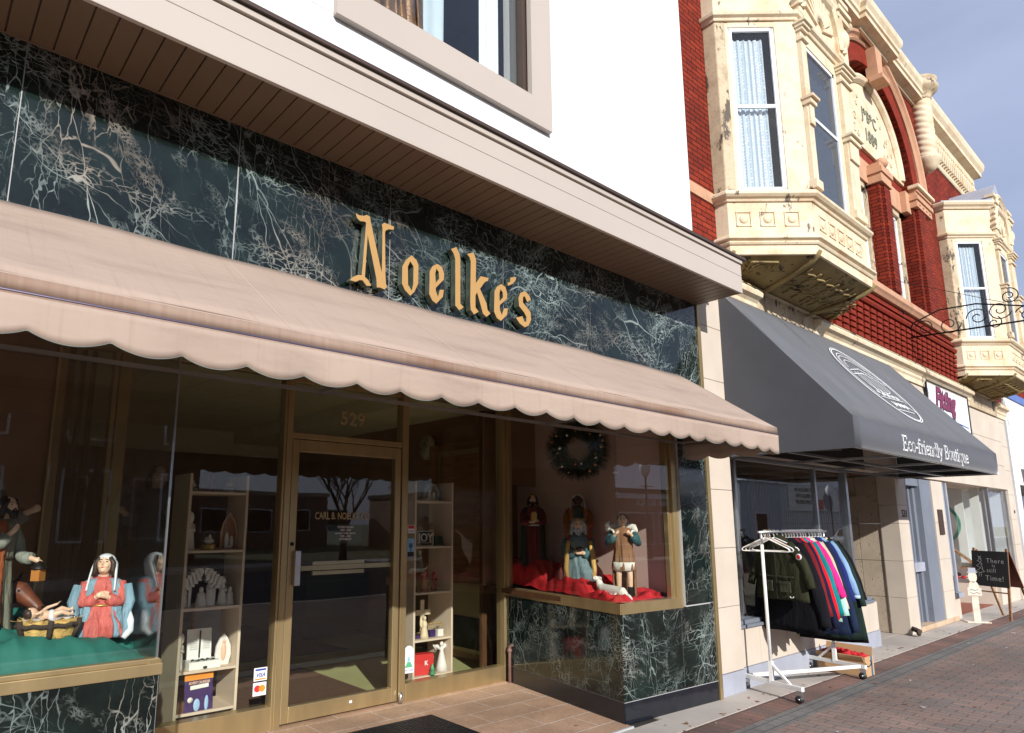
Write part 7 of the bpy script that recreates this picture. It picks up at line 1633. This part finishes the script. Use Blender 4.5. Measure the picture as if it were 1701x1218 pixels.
# right shelf
t = thing('small_cross', 'dark wooden cross on the top right shelf', 'cross', (4.02, Y5, 1.814), 0, SG); MB().box(-.009, .009, -.006, .006, 0, .15).box(-.04, .04, -.008, .008, .09, .11).build('cross', 'darkwood', t)
t = thing('arch_ornament', 'grey snowy arch ornament with figures on the top right shelf', 'ornament', (4.22, Y5, 1.814), 0, SG); MB().tube([(.095 * math.cos(rad(a)), 0, .17 * math.sin(rad(a)) ** .8 if 0 < a < 180 else 0) for a in range(0, 181, 12)], .022, 8).build('arch', 'greyhair', t); MB().ell((-.03, 0, .05), (.025, .02, .06)).ell((.03, 0, .045), (.025, .02, .055)).ell((0, 0, .01), (.1, .04, .02)).build('figures', 'bisque', t)
t = thing('word_block', 'black block with white raised word JOY on the second right shelf', 'sign', (4.12, 5.43, 1.366), 0, SG); MB().box(-.10, .10, 0, .03, 0, .15).build('block', 'black', t, bev=.003)
g = text_mb('JOY', .115, (0, -.002, .045), (1, 0, 0), (0, 0, 1), .004, .95, 'CENTER', .002); strokes(g, (0, -.003, .03), (1, 0, 0), (0, 0, 1), [arc(0, .02, .08, .02, 200, 340, 8)], .005, .002)
for q in ((-.10, .10, 0, .006), (-.10, .10, .144, .15), (-.10, -.094, 0, .15), (.094, .10, 0, .15)): g.box(q[0], q[1], -.004, 0, q[2], q[3])
g.build('lettering', 'parch', t)
tag(MB().box(4.25, 4.35, 5.44, 5.52, 1.366, 1.46).build('small_box', pm('green_box', (.01, .06, .04), .5), bev=.003), 'small dark green box next to the black word block', 'box', SG)
rdf = pm('red_figures', (.22, .03, .025), .5)
mini('ornament', 'dark red kneeling figure leftmost on the third right shelf', (4.00, 5.45, .925), .14, rdf, .28, grp=SG); mini('ornament', 'red and cream winged figure in the middle of the third right shelf', (4.13, 5.45, .925), .20, pm('cream_red', (.40, .16, .10), .5), .2, grp=SG); mini('ornament', 'dark red robed figure rightmost on the third right shelf', (4.25, 5.45, .925), .18, rdf, .2, grp=SG)
t = thing('angel_cross', 'cream cross with a robed angel in front on the fourth right shelf', 'cross', (4.095, 5.43, .484), 0, SG); cr_ = pm('cream_resin', (.70, .58, .38), .5, var=.15, vs=25, dark=(.2, .13, .06), dthr=.6, dsc=18)
MB().box(-.022, .022, 0, .015, .0, .36).box(-.10, .10, -.001, .016, .215, .265).build('cross', cr_, t, bev=.003)
g = MB().lathe([(0, 0), (.045, 0), (.04, .03), (.028, .1), (.032, .14), (.02, .165), (.008, .17)], (0, -.03, 0), 16); g.ell((0, -.035, .19), (.018, .018, .022)); g.ell((-.03, -.02, .15), (.018, .01, .05)); g.build('angel', cr_, t)
for i, (x, lb_) in enumerate(((4.21, 'dark little box ornament with gold trees, left one'), (4.31, 'pale little box ornament with gold trees, right one'))):
    t = thing('tree_ornament', lb_, 'ornament', (x, 5.43, .484), 0, SG); MB().box(-.035, .035, -.02, .02, 0, .065).build('base', 'purple' if i == 0 else 'bisque', t, bev=.002); g = MB()
    for dx in (-.02, .0, .022): g.tube([(dx, 0, .06), (dx, 0, .12)], .002, 5); g.ell((dx, 0, .125), (.011, .008, .009), 7)
    g.build('trees', gold, t)
tag(MB().box(3.99, 4.05, 5.41, 5.47, .484, .515).build('small_box', 'purple', bev=.003), 'tiny purple box left of the angel cross', 'box', SG)
t = thing('gift_box', 'red gift box with white letter on the bottom right shelf', 'box', (4.09, 5.42, .152), rad(-12), SG); MB().box(-.10, .10, -.05, .05, 0, .19).build('box', 'ink_red', t, bev=.003); text_mb('K', .055, (.02, -.052, .09), (1, 0, 0), (0, 0, 1), .002, 1, 'CENTER', .002).build('lettering', 'parch', t)
MB().lathe([(0, 0), (.035, .01), (.02, .05), (.025, .05), (0, .11)], (.07, -.085, 0), 12).build('small_tree', 'ink_green', t)
t = thing('angel_ornament', 'white angel with lacy skirt and spread wings on the bottom right shelf', 'ornament', (4.33, 5.42, .152), 0, SG)
MB().lathe([(0, 0), (.062, 0), (.05, .06), (.03, .14), (.018, .19), (.022, .21), (.01, .23)], (0, 0, 0), 24).ell((0, 0, .255), (.02, .02, .025)).build('body', 'bisque', t)
g = MB()
for s_ in (-1, 1): g.tube([(s_ * .01, .01, .20), (s_ * .05, .012, .235), (s_ * .085, .012, .25), (s_ * .06, .012, .195)], [.012, .022, .016, .008], 8)
g.build('wings', 'bisque', t)
# ================================================================== ACROSS THE STREET
MT['tanbrick'] = brick_mat('tan_brick', (.30, .19, .14), (.26, .16, .12), (.28, .22, .18), .21, .07, .008)
MT['brownbrick'] = brick_mat('brown_brick', (.17, .10, .07), (.14, .08, .055), (.18, .14, .11), .21, .07, .008)
MT['corr'] = pm('white_ribbed_metal', (.62, .65, .68), .5)
def bldg(nm, label, x0, x1, y0, y1, h, mt, wins, roofm='dark', cor=None, gable=False):
    t = thing(nm, label, 'building', ((x0 + x1) / 2, (y0 + y1) / 2, 0)); cx, cy = (x0 + x1) / 2, (y0 + y1) / 2
    def put(m, n_, mm, par=None): m.xf(Matrix.Translation((-cx, -cy, 0))); return m.build(n_, mm, par or t)
    put(MB().box(x0, x1, y0, y1, -.2, h), 'wall', mt)
    if gable: put(MB().prism([(x0 - .2, h), (x1 + .2, h), ((x0 + x1) / 2, h + gable)], 'y', y0, y1 + .2), 'roof', roofm)
    else: put(MB().box(x0 - .1, x1 + .1, y0 - .1, y1 + .15, h, h + .3), 'roof', roofm)
    if cor: put(MB().box(x0, x1, y1, y1 + .25, h - .25, h + .02), 'cornice', cor)
    for (a, b, c, d) in wins:
        w = put(MB().box(a - .08, b + .08, y1 - .02, y1 + .05, c - .08, d + .08), 'window', 'white_trim'); put(MB().box(a, b, y1 + .05, y1 + .06, c, d), 'pane', 'dark', w)
    return t, put
# tall brown building opposite the left window
t, put = bldg('brown_building', 'tall brown brick building across the street', -22, 9.5, -30, -17.5, 7.2, 'brownbrick', [(x, x + 1.3, z, z + 2.2) for x in range(-20, 9, 3) for z in (1.0, 4.3)], cor='terra')
t, put = bldg('low_building', 'low tan building across the lawn', 11, 24, -42, -33, 3.4, 'tanbrick', [(15 + 3 * i, 16.6 + 3 * i, 1, 2.4) for i in range(4)], 'stone_dull')
t, put = bldg('tax_office', 'single storey tan brick office with white letters on its fascia', 25.6, 43, -30, -18, 3.15, 'tanbrick', [(27 + 3.2 * i, 29.6 + 3.2 * i, .5, 2.1) for i in range(5)], 'dark', 'white_trim')
put(MB().box(25.8, 42.8, -18, -17.97, 2.2, 2.98), 'fascia_band', 'brownwall')
put(text_mb('H&R BLOCK', .50, (29.65, -17.93, 2.55), (-1, 0, 0), (0, 0, 1), .05, .92, 'CENTER', .022, spacing=1.15), 'lettering', 'whiteink')
t, put = bldg('metal_building', 'white ribbed metal hall with a large printed banner', 50, 84, -34, -18.5, 4.9, 'corr', [(52.5, 54.5, 0, 2.4), (76, 80, 0, 2.6)], 'white_trim', gable=1.6)
g = MB(); x = 50.0
while x < 84: g.box(x, x + .1, -18.5, -18.44, 0, 4.9); x += .42
put(g, 'ribs', 'corr')
g = MB().box(58.5, 75, -18.40, -18.36, 2.7, 5.0); bn = put(g, 'banner', 'parch')
g = MB(); 
for i, s_ in enumerate(('WE BELIEVE IN', 'A BRIGHTER', 'TOMORROW')): g.join(text_mb(s_, .48, (61.5, -18.35, 4.35 - i * .52), (-1, 0, 0), (0, 0, 1), .01, 1.2, 'CENTER', .01))
put(g, 'lettering', 'black', bn)
put(MB().box(63.5, 65.3, -18.355, -18.34, 2.85, 3.7), 'printed_patch', 'ink_red', bn)
g = MB().prism([(66.5 + 1.1 * math.cos(rad(a)), 3.6 + .9 * math.sin(rad(a))) for a in range(0, 360, 20)], 'y', -18.355, -18.34); put(g, 'printed_patch', 'greypaint', bn)
g = MB(); 
for i in range(7): g.obox((71.5, -18.345, 2.95 + i * .28), (2.6, 0, .15), (0, .006, 0), (0, 0, .07))
put(g, 'printed_stripes', 'ink_red', bn)
def bare_tree(label, x, y, h, seed):
    t = thing('bare_tree', label, 'tree', (x, y, -.1), 0, 'bare street trees across the road'); random.seed(seed); tr = MB(); br = MB()
    tr.tube([(0, 0, 0), (.03, .02, h * .14), (0, .05, h * .28)], [h * .030, h * .022, h * .018], 10); tr.build('trunk', 'bark', t)
    def grow(p, d, l, r, lev):
        pts = [p]; q = p.copy()
        for i in range(4): q = q + d * l / 4; d = (d + Vector((random.uniform(-.16, .16), random.uniform(-.16, .16), random.uniform(-.04, .14)))).normalized(); pts.append(q.copy())
        br.tube(pts, [r, r * .88, r * .76, r * .64, r * .5], 5 if lev < 2 else 4)
        if lev >= 4: return
        for k_ in range(4 if lev < 3 else 3):
            a = random.uniform(0, 6.28); s_ = Vector((math.cos(a), math.sin(a), .35)); b = pts[random.choice((2, 3, 4))]
            grow(b, (d * 1.1 + s_ * random.uniform(.5, .95)).normalized(), l * random.uniform(.55, .78), r * .48, lev + 1)
    for k_ in range(5):
        a = k_ * 1.256 + random.random(); grow(Vector((0, .05, h * (.2 + .02 * k_))), Vector((math.cos(a) * .5, math.sin(a) * .5, 1)).normalized(), h * .28, h * .012, 0)
    br.build('crown', 'bark', t)
bare_tree('bare tree standing before the brown building across the street', 4.2, -14.3, 7.5, 1); bare_tree('bare tree on the lawn left of the low tan building', 14.5, -14.4, 6.5, 2)
bare_tree('bare tree on the lawn right of the low tan building', 22, -16, 7.0, 3); bare_tree('bare street tree in front of the printed banner', 63.0, -14.2, 6.0, 4)
def lamp(label, x, y):
    t = thing('street_lamp', label, 'street lamp', (x, y, -.02), 0, 'street lamps'); MB().lathe([(.16, 0), (.16, .3), (.08, .5), (.05, 1.0), (.04, 3.6), (.06, 3.7), (0, 3.75)], (0, 0, 0), 14).build('post', 'iron', t)
    MB().lathe([(.10, 3.75), (.22, 3.95), (.25, 4.25), (.1, 4.45), (0, 4.6)], (0, 0, 0), 16).build('lantern', 'white_trim', t); MB().bar((-.45, 0, 3.3), (.45, 0, 3.3), .04, .04).build('arm', 'iron', t)
lamp('black street lamp near the ribbed metal hall', 55.3, -13.9); lamp('black street lamp by the brick office', 24.6, -13.9)
def car(label, x, y, col, ang=0):
    t = thing('parked_car', label, 'car', (x, y, -.14), rad(ang), 'cars parked along the far kerb'); paint = pm('car_paint_' + label.split(' ')[0], col, .25, coat=.6, var=.03)
    pr_ = [(-2.15, .35), (-2.2, .62), (-2.05, .80), (-1.35, .90), (-.75, 1.38), (.65, 1.42), (1.35, .98), (2.0, .90), (2.2, .65), (2.18, .35)]
    g = MB(); rs = []
    for yy, k_ in ((-.86, .90), (-.80, .985), (-.4, 1.0), (.4, 1.0), (.80, .985), (.86, .90)): rs.append([(a * (k_ if b < .9 else k_ * .96), yy * (1 if b < .95 else .82), .35 + (b - .35) * (k_ if k_ < .95 else 1)) for a, b in pr_])
    g.rings(rs, True, 0, False); g.build('body', paint, t, bev=.03)
    g = MB()
    for s_ in (-1, 1): g.prism([(-1.12, .93), (-.70, 1.30), (.60, 1.33), (1.12, .98)], 'y', s_ * .735 - .012, s_ * .735 + .012)
    g.build('side_window', 'dark', t); g = MB().prism([(-1.34, .93), (-.80, 1.35), (-.76, 1.35), (-1.28, .92)], 'y', -.62, .62); g.build('windscreen', 'dark', t); g = MB().prism([(1.36, 1.0), (.70, 1.39), (.66, 1.39), (1.3, .99)], 'y', -.62, .62); g.build('rear_window', 'dark', t)
    for xx_ in (-1.38, 1.38):
        for s_ in (-1, 1): w = MB().tube([(xx_, s_ * .70, .33), (xx_, s_ * .88, .33)], .33, 22).build('wheel', 'black', t); MB().tube([(xx_, s_ * .87, .33), (xx_, s_ * .89, .33)], .19, 16).build('rim', 'silver', w)
    for s_ in (-1, 1): MB().ell((-2.15, s_ * .62, .68), (.06, .16, .09)).build('headlight', 'white_trim', t); MB().ell((2.15, s_ * .65, .72), (.05, .14, .09)).build('tail_light', 'ink_red', t)
car('red parked car at the far kerb before the banner', 61, -11.7, (.45, .02, .02)); car('silver parked car at the far kerb before the metal hall', 53, -11.7, (.45, .47, .5)); car('blue parked car at the far kerb before the brick office', 43, -11.7, (.04, .09, .22))

# ================================================================== SMALL LITTER on the pavement
random.seed(21); g = MB()
for i in range(260):
    x = random.uniform(4.2, 22); y = random.choice((random.uniform(3.08, 3.38), random.uniform(.6, 3.2), random.gauss(3.12, .05))); s_ = random.uniform(.006, .02) if i % 4 else random.uniform(.02, .035)
    if 4.5 < x < 6.05 and y > 3.36: y = 3.2
    a = random.uniform(0, 6.28); pts = [(x + s_ * math.cos(a + k) * (1 if k % 2 else .5), y + s_ * math.sin(a + k) * (1 if k % 2 else .5), .003 + .004 * (k % 2)) for k in range(6)]
    g.add(pts, [tuple(range(6))], i % 3)
o = g.build('fallen_leaves', [pm('dry_leaf', (.22, .10, .04), .9), pm('red_leaf', (.20, .04, .02), .9), pm('salt_grit', (.6, .6, .58), .9)]); o['kind'] = 'stuff'
